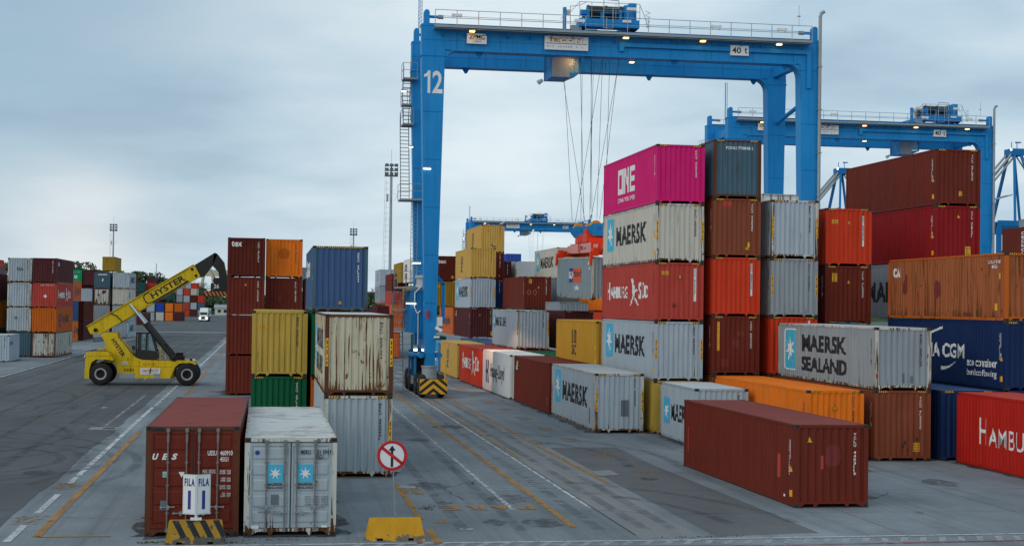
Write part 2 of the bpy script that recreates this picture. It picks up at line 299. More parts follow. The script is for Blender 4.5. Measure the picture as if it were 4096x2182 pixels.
class Flat:
    """a flat marking made of 2D shapes (u right, v up), later laid on a panel"""
    def __init__(s): s.v = []; s.f = []; s.m = []
    def text(s, t, u, v, h, wd=None, mi=0, **k):
        V, F, asp = text2d(t, **k); wd = h * asp if wd is None else wd; i = len(s.v)
        s.v += [(u + a * wd, v + b * h) for a, b in V]; s.f += [tuple(i + q for q in f) for f in F]; s.m += [mi] * len(F); return s
    def poly(s, pts, mi=0):
        i = len(s.v); s.v += [tuple(p) for p in pts]; s.f.append(tuple(range(i, i + len(pts)))); s.m.append(mi); return s
    def rect(s, u0, u1, v0, v1, mi=0): return s.poly([(u0, v0), (u1, v0), (u1, v1), (u0, v1)], mi)
    def rrect(s, u0, u1, v0, v1, r, mi=0):
        p = []
        for cx, cy, a in ((u1 - r, v0 + r, -90), (u1 - r, v1 - r, 0), (u0 + r, v1 - r, 90), (u0 + r, v0 + r, 180)):
            p += [(cx + r * math.cos(R(a + t)), cy + r * math.sin(R(a + t))) for t in (0, 30, 60, 90)]
        return s.poly(p, mi)
    def disc(s, u, v, r, mi=0, n=32): return s.poly([(u + r * math.cos(2 * PI * k / n), v + r * math.sin(2 * PI * k / n)) for k in range(n)], mi)
    def ring(s, u, v, r0, r1, mi=0, n=40):
        for k in range(n):
            a, b = 2 * PI * k / n, 2 * PI * (k + 1) / n
            s.poly([(u + r0 * math.cos(a), v + r0 * math.sin(a)), (u + r1 * math.cos(a), v + r1 * math.sin(a)), (u + r1 * math.cos(b), v + r1 * math.sin(b)), (u + r0 * math.cos(b), v + r0 * math.sin(b))], mi)
        return s
    def star(s, u, v, r, n=7, q=.36, mi=0):
        p = [(u + (r if k % 2 == 0 else r * q) * math.sin(PI * k / n), v + (r if k % 2 == 0 else r * q) * math.cos(PI * k / n)) for k in range(2 * n)]
        for k in range(2 * n): s.poly([(u, v), p[(k + 1) % (2 * n)], p[k]], mi)
        return s
    def lay(s, fn, cuts=(), name='lettering', lift=.004):
        """fn(u, v, d) -> xyz with d the lift towards the viewer; cuts: u values where the panel bends"""
        bm = bmesh.new(); vs = [bm.verts.new((a, b, 0)) for a, b in s.v]
        for f, mi in zip(s.f, s.m):
            try: bm.faces.new([vs[k] for k in f]).material_index = mi
            except ValueError: pass
        if cuts:
            lo = min(a for a, b in s.v); hi = max(a for a, b in s.v)
            for c in cuts:
                if lo < c < hi: bmesh.ops.bisect_plane(bm, geom=bm.verts[:] + bm.edges[:] + bm.faces[:], plane_co=(c, 0, 0), plane_no=(1, 0, 0), dist=1e-5)
        mi_off = {}
        for v in bm.verts:
            d = lift + .0025 * max([f.material_index for f in v.link_faces] or [0])
            v.co = fn(v.co.x, v.co.y, d)
        me = bpy.data.meshes.new(name); bm.to_mesh(me); bm.free(); return me
# ------------------------------------------------------------------ containers
W = 2.438
def profile(a0, a1, pitch, d0, d1, flat_o=.27, slope=.22):
    """trapezoid corrugation between a0 and a1: list of (position, depth)"""
    n = max(1, round((a1 - a0) / pitch)); p = (a1 - a0) / n; out = []
    fo, sl = flat_o * p, slope * p
    for k in range(n):
        b = a0 + k * p
        out += [(b, d0), (b + fo, d0), (b + fo + sl, d1), (b + p - sl, d1)]
    out.append((a1, d0)); return out
def depth_at(prof, a):
    if a <= prof[0][0]: return prof[0][1]
    for (p, d), (q, e) in zip(prof, prof[1:]):
        if a <= q: return d + (e - d) * (a - p) / max(1e-9, q - p)
    return prof[-1][1]
_cm = {}
def cached(key, fn):
    if key not in _cm: _cm[key] = fn()
    return _cm[key]
SIDE = {}
def side_prof(L):
    if L not in SIDE: SIDE[L] = profile(.12, L - .12, .278, .012, .048)
    return SIDE[L]
ENDP = profile(.10, W - .10, .249, .018, .063, .34, .17)
def dented(b, prof, z0, z1, seed, axis):
    rn = random.Random(seed); L_ = prof[-1][0]
    bl = [(rn.uniform(.3, L_ - .3), rn.uniform(z0, z1), rn.uniform(.12, .5), rn.uniform(.25, .8), rn.uniform(.006, .03)) for _ in range(int(5 + L_ * 1.3))]
    lx = [rn.uniform(-.05, .05) for _ in prof]
    def dd(p, z): return sum(a * math.exp(-((p - c) / s) ** 2 - ((z - e) / t) ** 2) for c, e, s, t, a in bl) * min(1, 4 * (z - z0) / (z1 - z0) * (z1 - z) / (z1 - z0) + .15)
    n = 6; zs = [z0 + (z1 - z0) * k / n for k in range(n + 1)]
    for (p, d), (q, e) in zip(prof, prof[1:]):
        for a, c in zip(zs, zs[1:]):
            if axis == 'x': b.face([(e + dd(q, a), q, a), (d + dd(p, a), p, a), (d + dd(p, c), p, c), (e + dd(q, c), q, c)])
            else: b.face([(p, d + dd(p, a), a), (q, e + dd(q, a), a), (q, e + dd(q, c), c), (p, d + dd(p, c), c)])
    return b
def m_side(L, H, sd=0):
    return dented(MB(), side_prof(L), .15, H - .085, sd, 'x').mesh('side_panel')
def m_end(H, sd=0):
    return dented(MB(), ENDP, .2, H - .1, sd + 50, 'y').mesh('end_panel')
def m_side_old(L, H):
    b = MB(); pr = side_prof(L); z0, z1 = .15, H - .085
    for (p, d), (q, e) in zip(pr, pr[1:]): b.face([(d, q, z0), (d, p, z0), (e if False else d, p, z1), (d, q, z1)] if d == e else [(e, q, z0), (d, p, z0), (d, p, z1), (e, q, z1)])
    return b.mesh('side_panel')
def m_end_old(H):
    b = MB(); z0, z1 = .2, H - .1
    for (p, d), (q, e) in zip(ENDP, ENDP[1:]): b.face([(p, d, z0), (q, e, z0), (q, e, z1), (p, d, z1)])
    return b.mesh('end_panel')
def m_roof(L, H):
    b = MB(); pr = profile(.1, L - .1, .21, H - .008, H - .03, .3, .2)
    for (p, d), (q, e) in zip(pr, pr[1:]): b.face([(.05, p, d), (W - .05, p, d), (W - .05, q, e), (.05, q, e)])
    b.box(.05, .2, .06, .3, H - .012, H - .004); b.box(W - .2, W - .05, .06, .3, H - .012, H - .004)
    return b.mesh('roof_panel')
def m_frame(L, H):
    b = MB(); c = .118
    for x in (0, W - .15):
        for y in (0, L - .15): b.box(x + .004, x + .146, y + .004, y + .146, c, H - c)
    for x0, x1 in ((.006, .07), (W - .07, W - .006)):
        b.box(x0, x1, .16, L - .16, H - .085, H - .006); b.box(x0, x1, .16, L - .16, .035, .15)
    for y0, y1, s in ((.008, .09, 1), (L - .09, L - .008, -1)):
        b.box(.14, W - .14, y0, y1, H - .1, H - .012); b.box(.14, W - .14, y0, y1, .12, .2)
        ya, yb = (y0, y0 + .05) if s > 0 else (y1 - .05, y1)
        for m in (0, 1):
            X = (lambda x: W - x) if m else (lambda x: x)
            b.prism([(X(.14), .02), (X(.2), .02), (X(.36), .12), (X(.14), .12)], 'y', ya, yb)
            b.prism([(X(.62), .12), (X(.67), .02), (X(.72), .02), (X(.78), .12)], 'y', ya, yb)
    b.box(.07, W - .07, .3, L - .3, .125, .15, 1)      # floor underside
    return b.mesh('frame')
def m_cast():
    b = MB(); x, y, z = .162, .178, .118
    b.box(0, x, 0, y, 0, z)
    b.prism([(x * .5 + .034 * math.cos(t * PI / 6), z * .5 + .022 * math.sin(t * PI / 6) * 1.6) for t in range(12)], 'y', -.0015, .002, 1)
    b.prism([(y * .5 + .036 * math.cos(t * PI / 6), z * .5 + .034 * math.sin(t * PI / 6)) for t in range(12)], 'x', -.0015, .002, 1)
    return b.mesh('corner_casting')
def m_door(H):     # one leaf, hinge at x=0, looks towards -y
    b = MB(); w = 1.06; z0, z1 = .22, H - .13
    b.box(0, w, .035, .05, z0, z1)
    b.box(0, .05, .012, .035, z0, z1); b.box(w - .05, w, .012, .035, z0, z1); b.box(.05, w - .05, .012, .035, z0, z0 + .07); b.box(.05, w - .05, .012, .035, z1 - .07, z1)
    n = 5; h = (z1 - z0 - .14) / n
    for k in range(n):       # raised bands between horizontal recesses
        a = z0 + .07 + k * h
        b.prism([(.035, a + .05), (.014, a + .09), (.014, a + h - .09), (.035, a + h - .05)], 'x', .1, w - .1)
    for z in (.5, 1.05, 1.7, H - .4): b.box(-.06, .04, .0, .012, z - .04, z + .04)      # hinges
    return b.mesh('door')
def m_rod(H):
    b = MB(); b.tube((0, -.03, .14), (0, -.03, H - .06), .019, 8)
    for z in (.17, H - .1): b.box(-.045, .045, -.05, .01, z - .05, z + .05)
    for z in (.62, 1.35, 1.95): b.box(-.04, .04, -.035, .012, z - .025, z + .025)
    b.box(-.03, .03, -.055, -.01, H - .42, H - .2)
    return b.mesh('lock_rod')
def m_handle():
    b = MB(); b.bar((0, -.045, .0), (.36, -.045, .01), .02, .028); b.box(.15, .21, -.05, .0, -.06, .05); b.tube((.0, -.05, 0), (.0, -.01, 0), .03, 8)
    return b.mesh('handle')
def m_reefer(H):   # refrigeration unit end
    b = MB(); b.box(.14, W - .14, .03, .06, .2, H - .1)
    for k in range(4): b.box(.2, W - .2, .016, .03, H - .28 - .16 * k, H - .18 - .16 * k)
    b.box(.25, W - .25, .012, .03, .3, 1.35)
    b.lathe([(.30, 0), (.30, -.02), (.27, -.02)], (1.25, .012, .95), 'y', 20); b.prism([(1.25 + .27 * math.cos(t * PI / 10), .95 + .27 * math.sin(t * PI / 10)) for t in range(20)], 'y', .004, .011, 1)
    b.lathe([(.16, 0), (.16, -.02), (.12, -.02), (.02, -.03)], (.52, .012, 1.05), 'y', 16, 1); b.box(1.85, 2.1, .005, .012, .75, 1.15, 1)
    return b.mesh('refrigeration_unit')
def m_rside(L, H):  # smooth insulated wall with fine ribs low down
    b = MB(); b.box(.01, .03, .12, L - .12, .15, H - .085)
    for k in range(4): b.box(.002, .01, .12, L - .12, .2 + .07 * k, .235 + .07 * k)
    return b.mesh('side_panel')
def m_haz():
    b = MB()
    for u0 in (0,):
        b.box(u0, u0 + .38, -.0, .006, -.04, .04, 0)
        for k in range(4):
            a = u0 + .02 + k * .095
            b.face([(a, -.002, -.04), (a + .045, -.002, -.04), (a + .085, -.002, .04), (a + .04, -.002, .04)], 1)
    return b.mesh('hazard_stripes')
def m_height():
    b = MB(); b.box(0, .1, -.004, .1, 0, 1.0, 0); b.box(-.004, 0, 0, .1, .1, .9, 0)
    for k, (a, c) in enumerate(((.06, .18), (.24, .3), (.42, .58), (.66, .72), (.78, .92))): b.box(.03, .07, -.006, -.004, a, c, 1)
    return b.mesh('height_sticker')
def side_fn(L, smooth=False):
    pr = side_prof(L)
    return (lambda u, v, d: ((.002 if smooth else depth_at(pr, L - u)) - d, L - u, v))
def side_cuts(L): return [L - p for p, d in side_prof(L)]
def end_fn(u, v, d): return (u, depth_at(ENDP, u) - d, v)
ENDC = [p for p, d in ENDP]
def door_fn(u, v, d): return (u, .008 - d, v)
def lay_side(panel, L, fl, mats, name='lettering', smooth=False):
    return obj(name, fl.lay(side_fn(L, smooth), () if smooth else side_cuts(L), name), mats, panel)
def lay_end(panel, fl, mats, name='lettering', door=False):
    return obj(name, fl.lay(door_fn if door else end_fn, () if door else ENDC, name), mats, panel)
def vcode(s): return '\n'.join(s)
import itertools
_vr = itertools.count()
def container(label, x, y, z, L, H, pt, t=0.0, group=None, near='wall', code=None, cc='mwhite', haz=True, posts=False, detail=2, roof=None, frame=None, smooth=False, tri=None, caution=None, plate=False, pitch=0, loc3=True):
    c = empty('shipping_container', (x, y, z), t, label=label, cat='container', group=group)
    if pitch: c.rotation_euler = (pitch, 0, t)
    fp = frame or pt
    fr = obj('frame', cached(('fr', L, H), lambda: m_frame(L, H)), [fp, 'under'], c)
    vr = next(_vr) % 4
    sm = cached(('rs' if smooth else 'sd', L, H, vr), (lambda: m_rside(L, H)) if smooth else (lambda: m_side(L, H, vr)))
    P = dict(root=c, frame=fr, L=L, H=H, smooth=smooth)
    P['left'] = obj('side_panel', sm, pt, c)
    P['right'] = obj('side_panel', sm, pt, c, (W, L, 0), (0, 0, PI))
    em = cached(('en', H, vr), lambda: m_end(H, vr))
    P['far'] = obj('end_panel', em, pt, c, (W, L, 0), (0, 0, PI))
    P['roof'] = obj('roof_panel', cached(('rf', L, H), lambda: m_roof(L, H)), roof or pt, c)
    if near == 'wall': P['near'] = obj('end_panel', em, pt, c)
    elif near == 'reefer':
        P['near'] = obj('refrigeration_unit', cached(('ru', H), lambda: m_reefer(H)), [pt, 'mblack'], c)
    else:
        dm = cached(('do', H), lambda: m_door(H)); rm = cached(('ro', H), lambda: m_rod(H)); hm = cached('ha', m_handle)
        P['doors'] = []
        for s in (0, 1):
            d = obj('door', dm, pt, c, (.145, 0, 0) if s == 0 else (W - .145, 0, 0)); 
            if s: d.scale = (-1, 1, 1)
            for u in (.43, .915): obj('lock_rod', rm, 'rodm', d, (u, 0, 0))
            for u, hz_ in ((.27, .78), (.6, .62)): obj('handle', hm, 'galv', d, (u, 0, hz_ if detail < 3 else hz_))
            P['doors'].append(d)
        MB().box(1.205, 1.233, .0, .05, .22, H - .13).box(.12, .145, .02, .05, .2, H - .1).box(W - .145, W - .12, .02, .05, .2, H - .1).box(.145, W - .145, .02, .045, H - .13, H - .1).build('door_gasket', 'mblack', c)
        MB().box(.16, W - .16, .046, .06, .2, H - .1).build('inner_panel', 'mblack', c)
    if detail >= 1:
        cm = cached('cast', m_cast)
        if detail >= 2:
            for X, Y, r in ((0, 0, 0), (W, 0, PI / 2), (W, L, PI), (0, L, -PI / 2)):
                for Z in (0, H - .118):
                    o = obj('corner_casting', cm, ['casting', 'dark'], c, (X, Y, Z), (0, 0, r))
    if haz and detail >= 1: 
        for hx in (.17, W - .55): obj('hazard_stripes', cached('haz', m_haz), ['myel', 'mblack'], fr, (hx, .003, H - .055))
    if posts:
        hm = cached('hs', m_height)
        obj('height_sticker', hm, ['myel', 'mblack'], fr, (.024, .0, H * .36)); obj('height_sticker', hm, ['myel', 'mblack'], fr, (W - .124, .0, H * .36))
    if code and near == 'wall':
        n = len(code); h = min(1.55, .112 * n)
        f = Flat(); ch = h / n; v = H - .26
        for k, q in enumerate(code):
            if q != ' ': f.text(q, 1.96, v - (k + .86) * ch, ch * .8, wd=(.035 if q in '1I' else .088) , bold=.03)
        lay_end(P['near'], f, [cc], 'serial_number')
        if detail >= 2:
            f = Flat(); n2 = len(code)
            for k, q in enumerate(code):
                if q != ' ': f.text(q, L - .62, H - .5 - (k + .86) * .095, .07, wd=.055, bold=.02)
            lay_side(P['left'], L, f, [cc], 'serial_number', smooth); lay_side(P['left'], L, Flat().rect(L - .44, L - .4, H - 1.1, H - .5), [cc], 'label_sticker', smooth); lay_side(P['left'], L, Flat().rect(L - .45, L - .39, H - 1.5, H - 1.35), [cc], 'label_sticker', smooth)
    if tri and near == 'wall':
        u, v = tri; f = Flat().poly([(u - .11, v - .1), (u + .11, v - .1), (u, v + .13)], 0).poly([(u - .085, v - .085), (u + .085, v - .085), (u, v + .095)], 1)
        lay_end(P['near'], f, ['mblack', 'myel'], 'warning_sticker')
    if caution and near == 'wall':
        u, v, wd, h = caution; f = Flat().rect(u, u + wd, v, v + h, 0)
        f.text('CAUTION', u + wd * .1, v + h * .68, h * .2, wd * .8, 1, bold=.02).text("9'6''", u + wd * .25, v + h * .36, h * .22, wd * .5, 1, bold=.02).text('HIGH', u + wd * .2, v + h * .08, h * .2, wd * .6, 1, bold=.02)
        lay_end(P['near'], f, ['myel', 'mblack'], 'warning_sticker')
    return P
def D_star(P, u, v0, s, s2=None, side='left', nm='star_logo', outline=False):
    s2 = s2 or s; f = Flat()
    if outline: f.rrect(u - .06, u + s + .06, v0 - .06, v0 + s2 + .06, .16, 0)
    f.rrect(u, u + s, v0, v0 + s2, .14, 1).star(u + s / 2, v0 + s2 / 2, s * .43, mi=2)
    lay_side(P[side], P['L'], f, ['mwhite', 'msky', 'mwhite'], nm, P['smooth'])
def D_side(P, fl, mats, side='left', nm='lettering'): return lay_side(P[side], P['L'], fl, mats, nm, P['smooth'])
def D_end(P, fl, mats, nm='lettering'): return lay_end(P['near'], fl, mats, nm)
def D_maersk(P, side='left', u=1.0, big=True):
    H = P['H']; L = P['L']
    if L > 7: D_star(P, u, H * .29, 1.7, 1.8, side); D_side(P, Flat().text('MAERSK', u + 2.25, H * .37, 1.05, 6.9, bold=.035), ['mblack'], side)
    else: D_star(P, .55, H * .28, 1.05, 1.2, side); D_side(P, Flat().text('MAERSK', 1.85, H * .34, .82, 3.6, bold=.035), ['mblack'], side)
def figure(f, u, v, s, mi=0, wd=None):
    """the leaping white emblem between the two words"""
    for p in ([(.30, .98), (.44, 1.0), (.50, .80), (.62, .70), (.56, .58), (.42, .66), (.34, .82)], [(.42, .66), (.56, .58), (.66, .46), (.60, .34), (.46, .40), (.38, .52)],
              [(.46, .42), (.40, .30), (.26, .16), (.20, .02), (.30, .04), (.40, .18), (.54, .34)], [(.56, .40), (.66, .30), (.80, .22), (.96, .06), (.90, .02), (.74, .14), (.58, .28)], [(.60, .56), (.74, .62), (.90, .58), (.88, .52), (.74, .54), (.64, .48)]):
        f.poly([(u + a * (wd or s * .8), v + b * s) for a, b in reversed(p)], mi)
    return f
def D_hamburg(P, side='left', u0=1.45, word=.62):
    H = P['H']; f = Flat(); L = P['L']; k = (L - 2.6) / 9.6; k2 = word / .62
    f.text('H', u0 - .1, H * .36, .98 * k2, .55 * k, bold=.02).text('AMBURG', u0 + .65 * k, H * .39, .64 * k2, 4.1 * k, bold=.018).text('S', u0 + 7.2 * k, H * .37, .9 * k2, .55 * k, bold=.03).text('ÜD', u0 + 7.95 * k, H * .39, .8 * k2, 1.25 * k, bold=.03)
    D_side(P, f, ['mwhite'], side); D_side(P, figure(Flat(), u0 + 4.85 * k, H * .25, 1.45 * k2, wd=2.4 * k), ['mwhite'], side, 'emblem')
def D_msc(P, side='left', u=4.6, s=1.0, side_mats=('mdark',)):
    H = P['H']; f = Flat(); w_ = 1.5 * s; v = H * .22; h = H * .56
    for k in range(3): f.rect(u + w_ * (.05 + .27 * k), u + w_ * (.17 + .27 * k), v + h * .5, v + h)
    f.rect(u + w_ * .83, u + w_ * .95, v + h * .5, v + h * .92); f.rect(u + w_ * .59, u + w_ * .95, v + h * .92, v + h)
    for k in range(4): f.rect(u + w_ * (.0 + .26 * k), u + w_ * (.2 + .26 * k), v + h * .48, v + h * .52)
    f.text('SC', u + w_ * .04, v, h * .42, w_ * .92, bold=.03); D_side(P, f, list(side_mats), side)
def D_hapag(P, side='left', mats=('mnavy', 'mdark'), u=1.2, lw=5.6):
    H = P['H']; L = P['L']; f = Flat(); h = H * .56; v = H * .2
    for q in (0, .85):       # two slanted bars with a hook
        f.poly([(u + q, v + h * .5), (u + q + .3, v), (u + q + .75, v), (u + q + .45, v + h * .5), (u + q + .75, v + h), (u + q + .3, v + h)], 0)
    f.rect(u + .45, u + 1.2, v + h * .42, v + h * .58, 0)
    f.text('Hapag-Lloyd', u + 2.2, H * .27, 1.25, lw, 1, bold=.012); D_side(P, f, list(mats), side)
def D_post(P, u=None):
    L = P['L']; H = P['H']; f = Flat()
    D_side(P, f.poly([(L - .5, H * .42), (L - .3, H * .42), (L - .4, H * .5)], 0), ['myel'], nm='warning_sticker'); D_side(P, Flat().rect(L - .5, L - .3, H * .12, H * .2, 0), ['myel'], nm='warning_sticker')
def end_patches(P, pts, mat='mpatch'):
    for a in pts: D_end(P, Flat().rect(*a), [mat], 'repair_patch')
h8, h9 = 2.591, 2.896; F40, F20 = 12.192, 6.058
GF = 'pair of containers nearest the camera'; GL = 'containers stacked left of the crane lane'; GR = 'containers stacked right of the crane lane'; GG = 'ground row along the right of the lane'; GB = 'containers in the far left yard'; GX = 'containers far down the left road'; GM = 'containers in the middle distance behind the crane leg'
# --- nearest pair, doors towards the camera
P = container('maroon high container, doors facing us, behind the striped concrete barrier', -3.13, 40.65, 0, F40, h9, 'maroon', -.005, GF, 'door', haz=False, roof='roofm', frame='rust', detail=2)
f = Flat()
for k, q in enumerate('UES'): f.text(q, .03 + k * .245, 2.02, .165, .16, bold=.05, shear=.3)
f.poly([(.79, 1.7), (.87, 1.55), (.71, 1.55)][::-1] if False else [(.71, 1.7), (.79, 1.55), (.87, 1.7)], 0).rect(.3, .43, 1.56, 1.71, 1).text('GL', .32, 1.59, .08, .09, 2)
f.rect(.25, .45, .7, .95, 3); lay_end(P['doors'][0], f, ['mwhite', 'mteal', 'mdark', 'mpatch'], door=True)
def right_door(P, f, mats):
    o = obj('lettering', f.lay(door_fn, (), 'lettering'), mats, P['doors'][1]); return o
class RFlat(Flat):      # lettering for the right leaf (the leaf is mirrored, so mirror back)
    def lay(s, fn, cuts=(), name='lettering', lift=.004):
        s.v = [(W - .145 - a, b) for a, b in s.v]; return super().lay(fn, cuts, name, lift)
f = RFlat().text('UESU', 1.6, 2.13, .13, .24, bold=.02).text('460910', 1.92, 2.13, .13, .33, bold=.02).text('1', 2.335, 2.15, .1, .03, bold=.02).rect(2.3, 2.31, 2.12, 2.27).rect(2.385, 2.395, 2.12, 2.27).rect(2.31, 2.385, 2.262, 2.27).rect(2.31, 2.385, 2.12, 2.128).text('45G1', 1.92, 1.97, .12, .22, bold=.02)
f.text('MAX. GROSS', 1.48, 1.66, .1, .33, bold=.0)
for v, a, b, u1 in ((1.7, '30.480', 'KGS', 0), (1.64, '67.200', 'LBS', 0), (1.5, '3.850', 'KGS', .03), (1.44, '8.490', 'LBS', .03), (1.3, '28.630', 'KGS', 0), (1.24, '58.710', 'LBS', 0), (1.1, '78.4', 'CUM', .06), (1.04, '2.698', 'CUFT', .03)):
    f.text(a, 1.92 + u1, v, .05, .15 - u1, bold=.01).text(b, 2.11, v, .05, .1, bold=.01)
right_door(P, f, ['mwhite'])
MB().box(.2, .45, -.004, .0, h9 - .1, h9 - .03).build('warning_sticker', 'mblack', P['frame'])
P = container('grey high-rusted container with twin star logos on its doors, beside the maroon one', -.568, 40.56, 0, F40, h8, 'grey2', .005, GF, 'door', haz=False, roof='roofw', frame='vrusty')
f = Flat().disc(.19, 2.21, .06, 3).text('www.maersksealand.com', .22, .62, .06, .6, 2)
f.rrect(.457, .877, 1.42, 1.9, .03, 1).star(.667, 1.66, .17, mi=4).text('MAERSK', .457, 1.33, .075, .42, 2, bold=.03).text('SEALAND', .457, 1.25, .06, .42, 2, bold=.03).rect(.56, .76, .83, 1.1, 5).rect(.06, .25, .2, .29, 4)
lay_end(P['doors'][0], f, ['mwhite', 'msky', 'mdark', 'mnavy', 'mwhite', 'mpatch'], door=True)
f = RFlat().rrect(1.395, 1.815, 1.42, 1.9, .03, 1).star(1.605, 1.66, .17, mi=4).text('MAERSK', 1.395, 1.33, .075, .42, 2, bold=.03).text('SEALAND', 1.395, 1.25, .06, .42, 2, bold=.03)
f.text('MSKU', 1.48, 2.16, .12, .26, 2, bold=.02).text('621 591', 1.86, 2.16, .12, .34, 2, bold=.02).text('1', 2.25, 2.17, .1, .025, 2).text('42G1', 1.86, 2.03, .12, .21, 2, bold=.02).rect(2.05, 2.2, .22, .28, 4)
for k, v in enumerate((1.02, .95, .88, .81)): f.text(('GROSS WT', 'PAYLOAD', 'TARE WT', 'CUBE')[k], 1.6, v, .045, .17, 2).text(('71.650LB', '63.490LB', '8.160LB', '2.390FT')[k], 1.81, v, .045, .17, 2).text(('32.500KG', '28.800KG', '3.700KG', '67.7M')[k], 2.03, v, .045, .17, 2)
f.rect(2.2, 2.21, 2.14, 2.29, 2).rect(2.3, 2.31, 2.14, 2.29, 2); right_door(P, f, ['mwhite', 'msky', 'mdark', 'mnavy', 'mwhite', 'mpatch'])
# --- left stacks
def stack(x, y, t, L, base, rows, group):
    """rows bottom-up: (height, paint, label, extra keywords or None to leave the level out)"""
    out = []; z = base
    for H, pt, lb, kw in rows:
        if pt: out.append(container(lb, x, y, z, L, H, pt, t, group, **kw))
        else: out.append(None)
        z += H
    return out
S = stack(-2.736, 100.81, 0, F20, 0, [
 (h8, 'maroon', 'plain dark maroon container on the ground, base of the four-high stack by the yellow machine', dict(haz=False)),
 (h8, 'maroon', 'plain dark maroon container, second from the ground in the stack by the yellow machine', dict(haz=False)),
 (h8, 'maroon', 'maroon container with one yellow triangle, third up in the stack by the yellow machine', dict(code='GAMU 1322520', haz=False, tri=(1.2, 2.1))),
 (h8, 'maroon2', 'maroon container lettered with three white letters, topmost left of the bright orange one', dict(code='TGHU 2819812', haz=False))], GL)
D_end(S[3], Flat().text('tex', .24, 2.0, .36, .7, bold=.03), ['mwhite'])
S = stack(-.253, 101.95, 0, F20, 0, [(h8, 'maroon2', 'maroon container at the bottom behind the mustard one, hidden in shade', dict(haz=False, detail=1)), (h8, 'maroon', 'maroon container, second level under the rust-red one behind the mustard container', dict(haz=False, detail=1)),
 (h8, 'maroon', 'rust-red container with a grey patch and darker square, under the bright orange one', dict(code='FCIU 3874884', haz=False)),
 (h8, 'orange', 'bright orange container with a faded round stain, topmost beside the lettered maroon one', dict(code='HLXU 3356128', cc='mdark', haz=False, tri=(1.2, 2.12)))], GL)
end_patches(S[2], [(1.62, 1.72, .1, .45), (1.76, 1.8, .1, .6), (1.84, 1.9, .1, .48)]); end_patches(S[2], [(.8, 1.05, 1.0, 1.38)], 'mredpatch')
D_end(S[3], Flat().rrect(.86, 1.56, 1.3, 1.95, .22), ['burnt'], 'faded_stain')
container('rust-red container squeezed between the orange-topped stack and the blue container', 2.36, 103.6, h8 * 2, F20, h8, 'maroon', 0, GL, haz=False, detail=1)
container('small slate container with striped top rail, seen between the orange and blue containers', 3.0, 186, h8 * 3, F20, h8, 'steel', 0, GL, detail=1)
S = stack(-.718, 67.52, 0, F40, 0, [(h9, 'green', 'dark green container on the ground under the mustard one', dict(code='UACU 591742', haz=True)),
 (h9, 'yellow', 'mustard container with a small yellow caution label, on top of the dark green one', dict(code='MSCU 9051582', cc='mdark', haz=False, frame='yellow'))], GL)
D_end(S[1], Flat().rect(.28, .66, 2.1, 2.28, 0).text('CAUTION', .31, 2.2, .06, .3, 1, bold=.02).text('NO TRAILER', .31, 2.12, .05, .32, 1, bold=.02), ['myel', 'mblack'], 'warning_sticker')
S = stack(1.998, 54.0, 0, F40, 0, [(h9, 'grey2', 'pale grey container on the ground behind the round prohibition sign', dict(code='MRKU 3925991', cc='mdark', posts=True, frame='vrusty')),
 (h9, 'rusty', 'pale container with long brown rust runs, on the one behind the round sign', dict(code='MSKU 8537394', cc='mdark', posts=True, haz=False, frame='rust', roof='roofw'))], GL)
D_side(S[1], Flat().text('MAERSK', 3.0, 1.55, .75, 6.8, bold=.03).text('SEALAND', 3.0, .6, .7, 6.8, bold=.03), ['mdark']); D_star(S[1], 1.0, .7, 1.5, 1.7)
S = stack(1.88, 66.9, 0, F40, 0, [(h9, 'burnt', 'orange container, only a sliver showing left of the pale rusty stack', dict(haz=False, detail=1)), (h9, 'green', 'green container, only a sliver showing under the tall blue one', dict(haz=False, detail=1)),
 (h9, 'blue', 'dusty blue container standing above everything left of the crane', dict(code='GESU 6419344', tri=(1.22, .42), frame='slate'))], GL)
D_side(S[2], Flat().text('G', 1, 1.6, .9, .9, bold=.03).text('GENSTAR', 2.4, 1.6, .7, 5, bold=.03), ['mwhite'])
for u, v in ((.6, 0),): pass
MB().box(.6, W - .25, -.001, .008, h9 - .09, h9 - .03).build('hazard_band', 'mblack', S[2]['frame'])
bb = MB()
for k in range(17): bb.face([(.64 + k * .09, -.003, h9 - .09), (.685 + k * .09, -.003, h9 - .09), (.71 + k * .09, -.003, h9 - .03), (.665 + k * .09, -.003, h9 - .03)])
bb.build('hazard_stripes', 'myel', S[2]['frame'])
# --- right hand tall stacks
S = stack(18.657, 71.6, -.006, F40, 0, [(h8, 'yellow', 'mustard container with door bars, on the ground under the tall magenta-topped stack', dict(near='door', haz=False)),
 (h9, 'grey', 'light grey container with star logo and black word, second level below the magenta one', dict(code='MRKU 5825905', cc='mdark', posts=True)),
 (h9, 'fadedred', 'faded red container with white leaping emblem, middle of the magenta-topped stack', dict(code='SUDU 8755281', cc='mblack', tri=(1.24, 2.22))),
 (h9, 'cream', 'cream grey rusty container with star logo, directly under the magenta one', dict(code='MRKU 2679050', cc='mdark', posts=True, frame='vrusty')),
 (h9, 'pink', 'bright magenta container on top of its stack', dict(code='FDCU 0569242'))], GR)
for k in (1, 3): D_maersk(S[k]); D_post(S[k])
end_patches(S[1], [], 'mpatch') if False else None
D_hamburg(S[2])
D_end(S[2], Flat().rect(.33, .66, 2.28, 2.47, 0).text('CAUTION', .36, 2.38, .06, .26, 1, bold=.02).text('NO TRAILER', .36, 2.3, .05, .27, 1, bold=.02), ['myel', 'mblack'], 'warning_sticker')
D_end(S[2], Flat().rect(1.93, 2.07, 1.0, 2.62), ['mwhite'], 'number_plate')
D_end(S[2], Flat().poly([(.82, .78), (.97, .93), (1.12, .78), (.97, .63)][::-1]), ['mredpatch'], 'removed_placard')
f = Flat()
v0, hh, u0, ww = .95, 1.35, 3.6, 3.9
